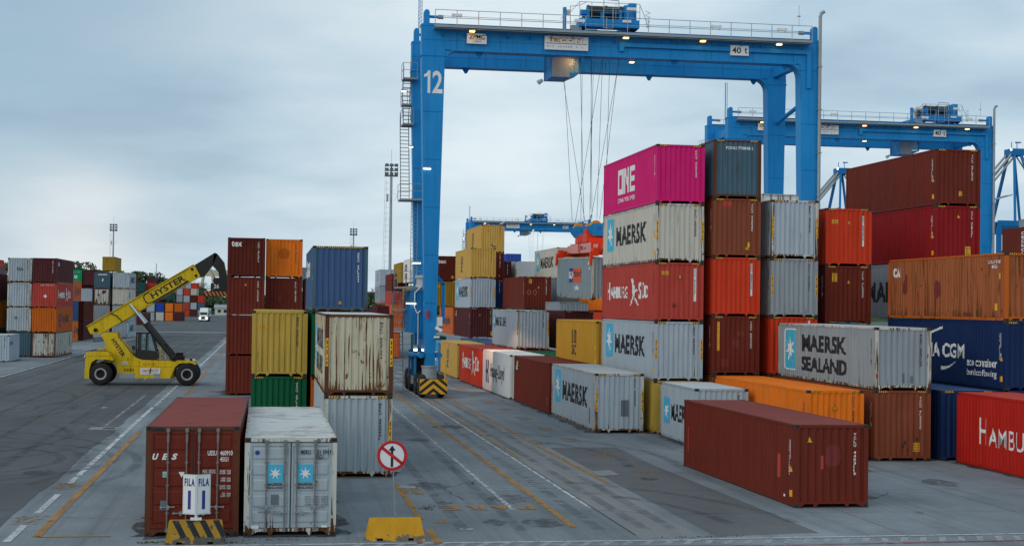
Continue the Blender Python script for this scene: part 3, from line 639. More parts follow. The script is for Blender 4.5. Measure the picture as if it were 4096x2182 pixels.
f.rect(u0, u0 + .35, v0, v0 + hh).rect(u0 + .95, u0 + 1.3, v0, v0 + hh).rect(u0 + .35, u0 + .95, v0, v0 + .3).rect(u0 + .35, u0 + .95, v0 + hh - .3, v0 + hh)
f.rect(u0 + 1.5, u0 + 1.8, v0, v0 + hh).rect(u0 + 2.3, u0 + 2.6, v0, v0 + hh).poly([(u0 + 1.8, v0 + hh * .66), (u0 + 2.3, v0 + hh * .1), (u0 + 2.3, v0 + hh * .42), (u0 + 1.8, v0 + hh)])
f.rect(u0 + 2.8, u0 + 3.12, v0, v0 + hh).rect(u0 + 3.12, u0 + 3.85, v0, v0 + .28).rect(u0 + 3.12, u0 + 3.85, v0 + hh - .28, v0 + hh).rect(u0 + 3.12, u0 + 3.8, v0 + hh * .5 - .14, v0 + hh * .5 + .14)
f.text('OCEAN NETWORK EXPRESS', u0, .52, .22, 3.85, bold=.02); D_side(S[4], f, ['mwhite'])
S = stack(21.52, 71.49, 0, F40, 0, [(h9, 'brown', 'dark red container at the bottom, mostly hidden behind the orange roof', dict(haz=False)),
 (h9, 'maroon', 'maroon container with a tall yellow caution strip, above the long orange roof', dict(code='TGHU 6842204')),
 (h9, 'redorange', 'vivid orange-red container with white number plate, under the blotchy brown one', dict(code='SUDU 8556177', cc='mblack')),
 (h9, 'brown', 'red-brown container with black rust blotches, under the slate blue one', dict(code='TCKU 9225386')),
 (h9, 'slate', 'rust-streaked slate blue container, highest beside the magenta one', dict(frame='rust'))], GR)
D_end(S[1], Flat().rect(.28, .39, 1.2, 2.6, 0).text(vcode('CAUTION96'), .3, 1.25, 1.3, .07, 1), ['myel', 'mblack'], 'warning_sticker'); end_patches(S[1], [(1.3, 1.65, 1.9, 2.15), (1.05, 1.4, 1.35, 1.75), (.5, .85, .4, .8)], 'mredpatch')
D_end(S[2], Flat().rect(1.93, 2.05, 1.0, 2.62), ['mwhite'], 'number_plate'); D_end(S[3], Flat().rect(1.66, 1.88, .38, .5, 0).rect(1.78, 1.88, .4, .75, 0), ['myel'], 'warning_sticker')
D_end(S[4], Flat().text('PONU 778848 2', .62, 2.42, .15, 1.4, bold=.02), ['mwhite']); end_patches(S[3], [(.45, .95, 2.5, 2.78)], 'fadedred')
S = stack(24.55, 71.6, 0, F40, 0, [(h9, 'brown', 'brown base container hidden behind the long grey one', dict(haz=False, detail=1)), (h9, 'redorange', 'red container showing a corner left of the long grey one with two words', dict(haz=True)),
 (h9, 'dgrey', 'blue-grey container with clean yellow post stickers, between the two tall stacks', dict(code='MRKU 5970576', cc='mdark', posts=True)),
 (h9, 'grey', 'blue-grey container with dark dirt runs, topmost left of the crane legs', dict(code='MRKU 2306970', cc='mdark', posts=True, frame='vrusty'))], GR)
D_end(S[1], Flat().rect(1.93, 2.06, 1.0, 2.72), ['mwhite'], 'number_plate')
for k in (2, 3): D_side(S[k], Flat().text('MAERSK', 3.2, 1.1, 1.0, 6.8, bold=.035), ['mdark'])
S = stack(27.6, 72.2, 0, F40, 0, [(h8, 'olive', 'ochre base container hidden behind the long grey one, right of the blue-grey stack', dict(haz=False, detail=1)), (h9, 'steel', 'grey container with a striped top rail, only its top edge above the long grey roof', dict(detail=1)),
 (h9, 'maroon', 'dark maroon container with a square yellow label, under the orange-red one', dict(code='TRLU 6103330', tri=(1.24, 2.1), caution=(.36, 2.1, .27, .42))),
 (h9, 'redorange', 'orange-red container with two yellow labels, beside the crane exhaust pipe', dict(code='SUDU 6694075', cc='mblack', tri=(1.24, 2.2)))], GR)
D_end(S[3], Flat().rect(.33, .66, 2.12, 2.32, 0).text('CAUTION', .36, 2.23, .06, .26, 1).text('NO TRAILER', .36, 2.15, .05, .27, 1), ['myel', 'mblack'], 'warning_sticker'); D_end(S[3], Flat().rect(1.93, 2.05, 1.0, 2.55), ['mwhite'], 'number_plate')
S = stack(33.598, 72.5, 0, F40, h9 * 2, [(h9, 'grey', 'grey container with huge dark letters, mostly hidden left of the tan one', dict(haz=False)),
 (h9, 'crimson', 'deep crimson container with a triangle and a square label, under the highest maroon one', dict(code='CAIU 4787291', tri=(1.26, 2.35), caution=(1.62, .36, .3, .45))),
 (h9, 'maroon', 'long maroon container, highest at the right in front of the second crane', dict(code='TCLU 5918960', caution=(1.28, .5, .17, .24)))], GR)
D_side(S[0], Flat().text('MAERSK', 3.2, .8, 1.15, 7, bold=.035), ['mdark'])
for q in (1, 2): D_post(S[q])
container('white refrigerated container top peeping over the blue-grey one in front of the crane legs', 30.9, 92, h9 * 4 - 1.0, F40, h9, 'white', 0, GR, 'door', haz=False, frame='vrusty', detail=1, smooth=True)
S = stack(30.589, 59.2, 0, F40, 0, [(h9, 'navy', 'navy container on the ground hidden behind the bright red one', dict(haz=False, detail=1)),
 (h9, 'navy', 'deep navy container with big white letters and two small lines, at the right edge', dict(code='CMAU 4120866', tri=(1.2, .6))),
 (h9, 'tan', 'rusty tan orange container with two dark patches, on top of the navy one', dict(frame='burnt'))], GR)
H = h9; f = Flat()
f.text('CMA CGM', 3.65, 1.18, .66, 4.75, bold=.03).text('eco container', 8.6, .9, .36, 2.8, bold=.02).text('bamboo flooring', 8.65, .42, .36, 2.7, bold=.016)
for k in range(8):
    a = k / 8; b = (k + 1) / 8
    f.poly([(4.6 + 1.6 * a, 2.05 + .45 * a ** .6), (4.6 + 1.6 * b, 2.05 + .45 * b ** .6), (4.6 + 1.6 * b, 2.17 + .45 * b ** .6), (4.6 + 1.6 * a, 2.13 + .45 * a ** .6)])
    f.poly([(6.0 + 1.5 * a, .6 + .42 * a ** 2), (6.0 + 1.5 * b, .6 + .42 * b ** 2), (6.0 + 1.5 * b, .62 + .42 * b ** 2 + .16 * (1 - b)), (6.0 + 1.5 * a, .62 + .42 * a ** 2 + .16 * (1 - a))])
D_side(S[1], f, ['mwhite']); D_post(S[1])
f = Flat().text('CAI', .6, 2.0, .48, .85, bold=.05).text('CAIU 912481', 10.6, 2.46, .14, 1.1, bold=.02).text('4EG1', 10.9, 2.25, .14, .5, bold=.02); D_side(S[2], f, ['mwhite'])
D_side(S[2], Flat().poly([(1.6, 1.25), (2.0, 1.15), (2.2, 1.3), (2.25, 1.7), (2.1, 2.2), (1.95, 2.0), (1.75, 1.7)]).poly([(5.2, 1.0), (5.6, .95), (5.85, 1.2), (5.8, 1.7), (5.5, 1.85), (5.2, 1.65)]).rect(8.2, 9.0, .17, .35), ['mredpatch'], nm='repair_patch')
D_side(S[2], Flat().rect(11.2, 11.4, .45, .75).rect(11.55, 11.65, 1.8, 2.05), ['myel'], nm='warning_sticker')
container('blue container on the ground with a visible blue roof, between brown and bright red ones', 27.62, 58.9, 0, F40, h9, 'navy', 0, GR, roof='blue')
S = stack(24.666, 58.8, -.005, F40, 0, [(h9, 'brown', 'red-brown container with dark scrapes and a yellow label, under the long grey one', dict(code='TCKU 9133220', caution=(1.68, .38, .31, .36))),
 (h8, 'dgrey', 'long grey container with star logo and two black words on the red-brown one', dict(code='MAEU 6002100', cc='mdark', haz=False, frame='vrusty', roof='roofp'))], GR)
D_star(S[1], 1.0, .45, 1.5, 1.85, outline=True); D_side(S[1], Flat().text('MAERSK', 3.35, 1.33, .78, 5.6, bold=.04).text('SEALAND', 3.3, .42, .68, 5.7, bold=.04), ['mblack'])
for a in ((1.2, .55), (1.28, .7), (1.8, .85), (1.4, .4)): D_end(S[0], Flat().poly([(a[0], a[1]), (a[0] + .06, a[1] - .05), (a[0] + .1, a[1] + .09), (a[0] + .03, a[1] + .12)]), ['mblack'], 'rust_scar')
D_end(S[1], Flat().rect(1.2, 1.3, .3, .7).rect(1.55, 1.65, .3, .6), ['mpatch'], 'repair_patch')
MB().box(.03, .13, -.003, .005, .5, .68).build('warning_sticker', 'mred', S[1]['frame'])
P = container('long bright orange container with orange roof, low between the grey ones', 21.675, 58.56, 0, F40, h9, 'orange', .016, GR, code='HLXU 862812', cc='mdark', tri=(1.2, 2.2)); D_post(P)
P = container('short pale container with star logo, behind the near maroon one', 18.772, 64.76, 0, F20, h8, 'grey', 0, GR, code='MSKU 7301', cc='mdark', haz=False, roof='roofp', frame='grey2'); D_maersk(P)
P = container('bright red container with white capitals, cut by the right edge of the picture', 27.95, 46.0, 0, F40, h9, 'red', 0, GR, roof='fadedred')
D_side(P, Flat().text('H', 2.0, .95, 1.05, .55).text('AMBURG', 2.75, .92, .75, 4.2, bold=.005), ['mwhite'])
P = container('nearest maroon container lying alone askew on the open pavement', 16.29, 45.09, 0, F40, h8, 'maroon', .012, GR, code='TCLU 4453119', tri=(.5, 2.12), roof='roofm', haz=False)
D_end(P, Flat().rect(.86, .98, 1.2, 1.62), ['fadedred'], 'repair_patch'); D_end(P, Flat().poly([(1.0, 1.4), (1.15, 1.25), (1.45, 1.3), (1.55, 1.5), (1.5, 1.9), (1.2, 2.0), (1.05, 1.85)]), ['mredpatch'], 'removed_placard')
D_side(P, Flat().rect(10.6, 10.8, .8, 1.55).rect(.45, .65, .6, 1.6), ['fadedred'], nm='repair_patch'); D_post(P)
D_side(P, Flat().rect(11.2, 11.28, .25, .33), ['mwhite'], nm='label_sticker')
# --- ground row along the lane
P = container('pale grey container with star logo and a dark square patch, nearest in the ground row', 15.852, 72.18, 0, F40, h9, 'grey', -.01, GG, code='MRKU 3362866', cc='mdark', posts=True, frame='vrusty', roof='roofp'); D_maersk(P); end_patches(P, [(1.3, 1.68, .8, 1.6)]); D_side(P, Flat().rect(10.55, 10.85, .35, 1.1), ['mpatch'], nm='repair_patch'); D_post(P)
def D_bic(P): D_side(P, Flat().rect(.55, 1.55, 2.0, 2.75, 0).poly([(.7, 2.45), (1.45, 2.2), (1.45, 2.7)], 1).text('BIC', .7, 2.05, .25, .7, 2, bold=.04), ['mblack', 'myel', 'mwhite'], nm='badge')
P = container('plain maroon container with a small square badge, between the pale ones in the ground row', 15.881, 84.55, 0, F40, h9, 'maroon', .005, GG, haz=False); D_bic(P); D_side(P, Flat().rect(11.3, 11.5, .5, .9), ['myel'], nm='warning_sticker')
P = container('white refrigerated container with dark blue emblem in the ground row', 15.706, 97.66, 0, F40, h9, 'white', .007, GG, 'reefer', haz=False, smooth=True); D_hapag(P, u=1.4, lw=6.2)
P = container('red container with white leaping emblem lit by lamplight, in the ground row', 15.581, 110.1, 0, F40, h9, 'redorange', .007, GG, haz=False, roof='fadedred'); D_hamburg(P, word=.8)
P = container('dull mustard container behind the striped crane bumper, in the ground row', 15.44, 123.54, 0, F40, h9, 'msc', .002, GG, haz=False); D_msc(P)
P = container('sky blue container with white letters just behind the crane leg, in the ground row', 15.35, 136.9, 0, F40, h8, 'skyb', 0, GG, haz=False, detail=1); D_side(P, Flat().text('TMC', 9.6, .9, .9, 1.6, bold=.03), ['mwhite'])
P = container('pinkish red container on the ground left of the crane stair', 12.1, 168.1, 0, F40, h9, 'peach', 0, GG, haz=False, detail=1, frame='fadedred')
P = container('dark green container with white letters beside the pinkish one behind the crane wheels', 15.2, 150.2, 0, F40, h9, 'teal', 0, GG, haz=False, detail=1); D_side(P, Flat().text('CHINA', 7.5, .9, .8, 3.4, bold=.03), ['mwhite'])
# --- second row: ground level roofs, then upper levels
for lb, y, pt in (('green roofed container on the ground behind the white refrigerated one', 95.0, 'green'), ('maroon roofed container on the ground under the grey one glowing pink', 107.4, 'wine'), ('blue roofed container on the ground behind the red one with white emblem', 120.0, 'blue'), ('blue roofed container on the ground behind the dull mustard one', 132.8, 'blue')):
    container(lb, 18.4, y, 0, F40, h9, pt, 0, GM, haz=False, detail=1)
P = container('bright mustard container lit orange at its far end, beside the pale star container', 18.45, 83.9, h8, F40, h9 - .18, 'msc2', 0, GM); D_msc(P, u=5.0, side_mats=('mblack',)); D_post(P)
P = container('grey container glowing pink in the lamplight, above the green roof', 17.98, 109.1, h9, F40, h9, 'grey', 0, GM, code='MSKU 9420', cc='mdark', posts=True, frame='vrusty', haz=True); D_star(P, .5, 1.45, 1.0, 1.05); D_side(P, Flat().text('MAERSK LINE', 1.8, 1.6, .72, 5.2, bold=.03), ['mblack'])
container('maroon container on the second level right of the pink-lit grey one', 21.45, 108.6, h9, F40, h9, 'wine', 0, GM, detail=1)
container('red container with bright red side, showing above the mustard roof', 21.6, 87.2, h9, F40, h9 - .02, 'redorange', 0, GM, detail=1)
S = stack(19.1, 143.4, 0, F40, h9, [(h9, 'wine', 'dark wine container with a badge and a yellow square, two below the lower mustard one', dict(code='BSIU 9207261', tri=(.95, 2.25), caution=(2.02, .3, .28, .4))),
 (h9, 'grey', 'grey container with star logo under the lower mustard one in the middle distance', dict(code='MRKU 3101', cc='mdark', posts=True)),
 (h9, 'msc', 'mustard container with rust rows, one level below and left of the highest mustard one', dict(code='MSCU 7710', cc='mdark', caution=(.5, 2.3, .35, .16)))], GM)
D_bic(S[0]); D_maersk(S[1]); D_msc(S[2], u=4.4)
S = stack(21.81, 155.7, 0, F40, h9 * 2, [(h9, 'navy', 'narrow view of a navy container between the grey and maroon ones', dict(code='CMAU 4712')), (h9, 'maroon2', 'dark maroon container under the highest mustard one', dict(code='TGHU 7008114', tri=(1.95, .5))),
 (h9, 'msc', 'highest mustard container of the middle distance, a white bird on its edge', dict(code='MSCU 8112', cc='mdark', caution=(.5, 2.1, .38, .2)))], GM)
D_msc(S[2], u=4.6)
P = container('maroon container with two white diamond outlines, left of the hanging grey one', 22.2, 130.9, h9 * 2, F40, h9, 'maroon', 0, GM, code='FSCU 8600312', tri=(1.3, 1.95), caution=(.42, 2.28, .28, .38))
f = Flat()
for u in (.45, 1.0):
    for a, b in (((0, -.25), (.2, 0)), ((.2, 0), (0, .25)), ((0, .25), (-.2, 0)), ((-.2, 0), (0, -.25))):
        f.poly([(u + a[0], 1.5 + a[1]), (u + b[0], 1.5 + b[1]), (u + b[0] * .86, 1.5 + b[1] * .86), (u + a[0] * .86, 1.5 + a[1] * .86)])
D_end(P, f, ['spreadw'], 'chalk_marks')
P = container('large grey container with star logo behind the red lifting frame', 26.49, 137.9, h9 * 3, F40, h9, 'cream', 0, GM, haz=False); D_maersk(P)
container('dark container under the large grey star container, in shade', 26.49, 137.9, h9 * 2, F40, h9, 'steel', 0, GM, haz=False, detail=1)
container('white refrigerated container with fan grille, between maroon and large grey ones', 27.5, 168, h9 * 3 - .5, F40, h9, 'white', 0, GM, 'reefer', haz=False, smooth=True, posts=True)
P = container('maroon container with white vertical number, left of the white refrigerated one', 24.65, 168.5, h9 * 3 - .5, F40, h9, 'wine', 0, GM, code='TGHU 822540', detail=1)
container('royal blue container with door bars, far behind the mustard stack', 39.4, 250, 12.0, F40, h9 - .2, 'royal', 0, GM, 'door', haz=False, detail=1)
container('grey container end showing beneath the hanging grey container', 24.1, 124, h9 * 2 - 2.2, F40, h9 + .0, 'dgrey', 0, GM, posts=True, detail=1)
container('dark red container end in shadow right of the grey one beneath the hanging container', 27.6, 126, h9, F40, h9, 'crimson', 0, GM, haz=False, detail=1)
container('bright orange container piece under the hanging grey one', 28.6, 127, h9 * 2 - .1, F40, h9, 'orange', 0, GM, haz=False, detail=1)
MT['steel2'] = paint('pale_slate_paint', '#7f8e97', .35)
P = container('slate grey container with orange and navy sign, hanging under the red lifting frame', 21.15, 97.9, 6.56, F40, h9, 'steel2', 0, GR, haz=False, frame='rusty', pitch=R(1.0), detail=2)
f = Flat().rect(4.4, 5.9, 1.15, 2.15, 0).rect(5.9, 8.7, 1.15, 2.15, 1).text('P&O', 4.5, 1.4, .55, 1.25, 2, bold=.03).text('Nedlloyd', 6.1, 1.4, .6, 2.45, 3, bold=.02).text('npler', 6.3, .55, .42, 1.6, 2, bold=.03).rect(10.8, 11.5, 2.35, 2.55, 2).rect(11.2, 11.35, 2.05, 2.2, 2); D_side(P, f, ['mnavy', 'morange', 'mwhite', 'mdark'])
S = stack(18.5, 170, 0, F40, h9 * 2, [(h9, 'olive', 'olive mustard container under the lettered maroon one, right of the crane leg', dict(caution=(.35, 2.2, .25, .28), haz=False, detail=1)), (h9, 'maroon2', 'maroon container with three white letters, right of the tall crane leg', dict(haz=False, detail=1, caution=(1.9, .35, .32, .3)))], GM)
D_end(S[1], Flat().text('tex', .4, 2.05, .4, .95, bold=.03), ['mwhite'])
P = container('faded orange container with dark letters, just right of the crane leg', 18.95, 156.2, h9, F40, h9, 'peach', 0, GM, haz=False, detail=1); D_hapag(P, u=2.2)
# --- behind the crane leg, left side
S = stack(17.4, 216.5, 0, F40, h8, [(h8, 'wine', 'wine coloured container under the faded red one, left of the crane leg', dict(detail=1, tri=(.6, 1.2))), (h8, 'fadedred', 'faded red container, middle of the maroon three left of the crane leg', dict(haz=False, detail=1)), (h8, 'maroon', 'maroon container with yellow square, top of the three left of the crane leg', dict(code='TRIU 85521', caution=(.4, 1.85, .3, .4), tri=(1.4, 1.5), detail=1))], GM)
S = stack(19.0, 262, 0, F40, h9 * 2 + .35, [(h9, 'dgrey', 'grey container with a ring emblem, under another like it by the light mast', dict(haz=False, detail=1)), (h9, 'grey', 'grey container with a ring emblem, top of its stack below the tall light mast', dict(haz=False, detail=1, code='CCLU 812', cc='mdark'))], GM)
for q in S: D_side(q, Flat().ring(6, 1.5, .5, .75), ['mdark'], nm='ring_logo')
P = container('red container with white words, left under the grey ring containers', 22.8, 310.5, h9 * 2, F40, h9, 'redorange', 0, GM, haz=False, detail=1); D_side(P, Flat().text('Hapag-Lloyd', 2.0, 1.1, .9, 8, bold=.02), ['mwhite'])
container('ochre container above the maroon three, left of the crane stair', 18.2, 211, h8 * 3 + 1.2, F40, h9, 'olive', 0, GM, haz=False, detail=1)
P = container('white container with black letters high behind the crane stair', 16.9, 180, h9 * 3, F40, h9, 'white', 0, GM, haz=False, detail=1); D_side(P, Flat().text('KB', 2, 1.4, .9, 3.4, bold=.03).text('BDB', 2, .5, .7, 3.4, bold=.03), ['mdark'])
container('ochre container under the white lettered one behind the crane stair', 16.9, 181, h9 * 2 - .4, F40, h9, 'olive', 0, GM, haz=False, detail=1)
container('burnt orange container seen through the crane stair treads', 14.6, 180.5, 3.0, F40, h9, 'peach', 0, GM, haz=False, detail=1)
container('dim wine container just left of the crane stair, above the pinkish one', 13.1, 185, h9, F40, h9, 'wine', 0, GM, haz=False, detail=1)
# --- right edge beyond the tan container
P = container('maroon container with vertical white letters, far right beyond the tan one', 67.9, 120, 11.0, F40, h9, 'maroon', 0, GR, haz=False, detail=1); D_side(P, Flat().text(vcode('CRONOS'), 3.6, .3, 2.2, .75, bold=.04), ['mwhite'])
container('grey container at the far right edge behind the vertical lettered one', 70.1, 121, 12.0, F40, h9, 'dgrey', 0, GR, haz=False, detail=1)
# --- far left yard
def D_hamR(P): D_hamburg(P, 'right', 1.4)
S = stack(-24.35, 162.85, -.012, F40, 0, [(h8, 'vrusty', 'white container heavily spotted with rust, at the foot of the front stack', dict(haz=False, frame='rust')), (h8, 'burnt', 'burnt orange container with dark letters, second up in the front far stack', dict(haz=False, code='HLXU 3241', cc='mdark')),
 (h8, 'fadedred', 'orange-red container with white leaping emblem, third up in the far left stack', dict(haz=False)), (h8, 'wine', 'maroon container with a small blue badge, topmost of the far left stack', dict(haz=False, code='SEGU 2112081'))], GB)
D_hapag(S[1], 'right', ('mnavy', 'mdark'), 2.2, 4.6); D_hamR(S[2]); D_side(S[3], Flat().rect(.8, 2.0, 1.7, 2.3, 0).text('ES', .95, 1.8, .35, .9, 1, bold=.04), ['mnavy', 'mwhite'], 'right', 'badge'); D_end(S[2], Flat().text('SUDU 9561187 2', .8, 2.3, .13, 1.4), ['mwhite']); D_end(S[2], Flat().poly([(1.3, 1.0), (1.5, 1.2), (1.3, 1.4), (1.1, 1.2)]), ['mwhite'], 'placard')
S = stack(-27.06, 164.1, 0, F40, 0, [(h8, 'slate', 'slate blue container at the foot of the grey stack, behind a short grey one', dict(haz=False)), (h8, 'grey', 'blue-grey container with a pale diamond, second up beside the orange one', dict(haz=False, frame='vrusty', code='MSKU 2410', cc='mdark')),
 (h8, 'grey', 'clean blue-grey container, third up beside the one with the leaping emblem', dict(haz=False, frame='vrusty', code='MSKU 3316', cc='mdark')), (h8, 'grey2', 'blue-grey container with graffiti scribble, topmost beside the maroon one', dict(haz=False, frame='vrusty', code='MSKU 0902', cc='mdark'))], GB)
D_end(S[3], Flat().ring(1.05, 1.45, .09, .16).ring(1.3, 1.42, .09, .15).rect(1.4, 1.5, 1.3, 1.5), ['mdark'], 'graffiti')
D_end(S[1], Flat().poly([(.9, 1.3), (1.1, 1.5), (.9, 1.7), (.7, 1.5)]), ['mpatch'], 'placard')
P = container('short grey container at the left edge, in front of the slate blue one', -27.05, 150.9, 0, F20, h8, 'grey', 0, GB, haz=False, roof='roofw', code='MSKU 1120', cc='mdark'); D_side(P, Flat().text('GENSTAR', .5, 1.6, .35, 1.6, bold=.03), ['mdark'], 'right')
S = stack(-30.65, 164.5, 0, F40, 0, [(h9, 'teal', 'dark green container at the left edge, lowest behind the grey stack', dict(haz=False, detail=1)), (h9, 'orange', 'orange container cut by the left edge, above the dark green one', dict(haz=False, detail=1, code='HLXU 22', cc='mdark')), (h9, 'wine', 'maroon container cut by the left edge, above the orange one', dict(haz=False, detail=1, code='TGHU 511001'))], GB)
container('purple-grey container cut by the left edge, below the small red one', -40.3, 222, 8.1, F20, h8, 'slab', 0, GB, haz=False, detail=1)
container('small red container cut by the left edge, highest there', -43.6, 240, 9.4, F20, h8, 'redorange', 0, GB, haz=False, detail=1)
S = stack(-24.4, 244.9, -.006, F40, 0, [(h8, 'grey', 'grey container with star logo at the foot of the stack behind the boom', dict(haz=False, frame='vrusty', detail=1)), (h8, 'grey2', 'grey container half hidden by the yellow boom, second up', dict(haz=False, detail=1)), (h8, 'cream', 'cream grey container with small round logo, third up behind the boom', dict(haz=False, frame='vrusty', detail=1)),
 (h8, 'grey2', 'grey container with star logo, topmost left of the wooded ridge', dict(haz=False, frame='vrusty', detail=1, code='MSKU 87', cc='mdark'))], GB)
for k in (0, 3): D_maersk(S[k], 'right')
D_side(S[2], Flat().text('GL', 1.2, 1.2, .9, 2.0, bold=.03), ['mnavy'], 'right')
S = stack(-27.27, 244.9, 0, F40, 0, [(h8, 'grey', 'grey container on the ground behind the yellow machine boom foot', dict(haz=False, detail=1)), (h8, 'dgrey', 'blue-grey corrugated container below the very rusty one', dict(haz=False, detail=1)), (h8, 'vrusty', 'pale container with huge rust sheets, below the slate one', dict(haz=False, detail=1, frame='rust')),
 (h8, 'slate', 'slate container with white number line, below the single ochre one', dict(haz=False, detail=1))], GB)
D_end(S[3], Flat().rect(.6, 2.0, 2.15, 2.3), ['mwhite'], 'number_plate'); D_end(S[3], Flat().poly([(1.15, 1.2), (1.3, 1.1), (1.45, 1.4), (1.3, 1.7)]), ['mwhite'], 'placard')
D_end(S[2], Flat().poly([(1.2, 1.9), (1.5, 1.75), (1.75, 1.9), (1.95, 2.3), (1.3, 2.3)]).poly([(.5, 1.5), (.9, 1.55), (.95, 1.75), (.55, 1.72)]).poly([(.3, .3), (.6, .3), (.55, .9), (.4, 1.1)]).poly([(1.5, .2), (1.9, .2), (1.8, .8)]), ['rust'], 'rust_scars')
S = stack(-30.0, 245.2, 0, F40, h8, [(h8, 'dgrey', 'grey container behind the wine ones, second level left of the rusty stack', dict(haz=False, detail=1)), (h8, 'grey', 'pale grey container, left of the very rusty one', dict(haz=False, detail=1))], GB)
container('ochre container alone on top, in front of the slender left light mast', -33.2, 312, h9 * 4 + .15, F40, h9, 'olive', -.01, GB, haz=False, detail=1)
S = stack(-30.05, 219.6, 0, F40, 0, [(h9, 'orange', 'orange container with dark letters at the foot, right of the rust-spotted one', dict(haz=False, detail=1)), (h9, 'blue', 'dusty blue container between two orange ones, right of the far left stack', dict(haz=False, detail=1)), (h9, 'peach', 'faded orange container, topmost above the dusty blue one', dict(haz=False, detail=1))], GB)
for k in (0, 2): D_hapag(S[k], 'right', ('mnavy', 'mdark'), 4.4, 5.6)
S = stack(-29.3, 228.9, 0, F40, 0, [(h9, 'wine', 'reddish wine container on the ground beside the orange one', dict(haz=False, detail=1)), (h9, 'maroon2', 'dark wine container on the reddish one, beside the dusty blue one', dict(haz=False, detail=1))], GB)
P = container('emerald green container with white round emblem, before the trees', -36.0, 282, h8 * 3 + .75, F40, h9, 'emerald', 0, GB, haz=False, detail=1); D_end(P, Flat().ring(1.35, 1.55, .12, .3).text('UACU 4447', .6, 2.35, .14, 1.5), ['mwhite'], 'ring_logo')
container('wine container beside the emerald one, before the trees', -33.35, 282, h8 * 3 + .75, F40, h9, 'wine', 0, GB, haz=False, detail=1)
container('orange-red strip of a container under the emerald one', -36.0, 283, h8 * 2 + 1.15, F40, h8, 'redorange', 0, GB, haz=False, detail=1); container('dim wine container under the upper wine one', -33.35, 283, h8 * 2 + 1.15, F40, h8, 'wine', 0, GB, haz=False, detail=1)
container('wine container edge-on right of the star container behind the boom', -28.0, 292, h8 * 2, F40, h8, 'wine', 0, GB, haz=False, detail=1); container('wine container edge-on, one level above its twin right of the star container', -28.0, 292, h8 * 3, F40, h8, 'wine', 0, GB, haz=False, detail=1)
# --- far down the left road: small in the picture, one mesh each
def m_far(L, H):
    b = MB(); b.box(.03, W - .03, .03, L - .03, .1, H - .04, 0)
    for x in (0, W - .14):
        for y in (0, L - .14): b.box(x, x + .14, y, y + .14, 0, H, 1)
    for z in (.0, H - .1):
        for x in (0, W - .08): b.box(x, x + .08, .14, L - .14, z + .01, z + .1, 1)
        for y in (0, L - .08): b.box(.14, W - .14, y, y + .08, z + .01, z + .1, 1)
    for k in range(9): b.box(.2 + k * .235, .29 + k * .235, .0, .03, .14, H - .12, 0)
    n = int(L / .55)
    for x0, x1 in ((0, .03), (W - .03, W)):
        for k in range(n): b.box(x0, x1, .2 + k * .55, .42 + k * .55, .12, H - .12, 0)
    return b.mesh('shipping_container')
def far(label, x, y, z, pt, L=F40, H=h8, frame='casting', big=None):
    o = obj('shipping_container', cached(('far', L, H), lambda: m_far(L, H)), [pt, frame], None, (x, y, z)); tag(o, label, 'container', GX); return o
yo = 443
far('orange container on the ground at the road, left of the wine one', -29.5, yo, 0, 'orange'); far('orange container above another orange one at the road', -29.5, yo, h8, 'orange')
far('dark wine container with yellow dot on the ground at the road corner', -26.95, yo, 0, 'wine'); far('orange container above the dark wine one at the road corner', -26.95, yo, h8, 'burnt')
far('pale grey container on the ground, left of the pale stained one', -34.7, yo, 0, 'grey2'); far('pale stained container on the ground below the royal blue one', -32.1, yo, 0, 'cream')
far('royal blue container on the pale stained one, beside the orange pair', -32.1, yo, h8, 'royal'); far('grey container with star logo left of the royal blue one', -34.7, yo, h8, 'grey')
far('maroon container on the ground behind the boom cylinder', -31.4, 372, 0, 'wine', F40, h9)
far('dark green container above the orange pair, left one', -33.9, 470, 6.1, 'teal', F40, h9); far('dark green container above the orange pair, right one with white marks', -31.4, 470, 6.1, 'teal', F40, h9)
far('wine strip of a container under the dark green pair', -33.9, 471, 3.5, 'wine')
far('dark green container with white marks near the wooded ridge, left of the boom', -40.5, 480, 8.35, 'teal', F40, h9)
far('red container under the small maroon one by the thin pole', -38.3, 486, 8.4, 'redorange', F40, h9); far('small maroon container on the red one by the thin pole', -39.1, 500, 10.6, 'wine')
xs = (-33.7, -31.15, -28.6, -26.0); yf = 566
rows = [[None, ('redorange', 'red container on the ground right of the orange corner stack'), ('wine', 'wine container on the ground between red and grey, before the far woods'), ('dgrey', 'grey container on the ground behind the white lorry')],
 [None, ('fadedred', 'dull red container above the red one behind the orange corner'), ('grey', 'white container above the wine one on the ground'), ('slate', 'slate container above the grey one behind the lorry')],
 [('dgrey', 'grey container left of the white one, third level of the farthest block'), ('grey2', 'pale blue-white container, third level of the farthest block'), ('maroon2', 'dark maroon container with small white word in the farthest block'), ('redorange', 'vivid red container at the right end of the farthest block, top there')],
 [('grey', 'white container left of the red one, fourth level of the farthest block'), ('redorange', 'red container between two pale ones, fourth level of the farthest block'), ('cream', 'cream container with star logo side, fourth level of the farthest block'), None]]
for lv, rw in enumerate(rows):
    for k, e in enumerate(rw):
        if e: far(e[1], xs[k], yf, lv * h8, e[0])
far('grey container standing highest at the left of the farthest block', -34.2, 592, h8 * 4 - .3, 'dgrey'); far('pale grey container standing highest beside the grey one, farthest block', -32.0, 592, h8 * 4 - .3, 'grey'); far('red container standing highest at the right of the farthest block', -29.6, 592, h8 * 4 - .3, 'redorange')
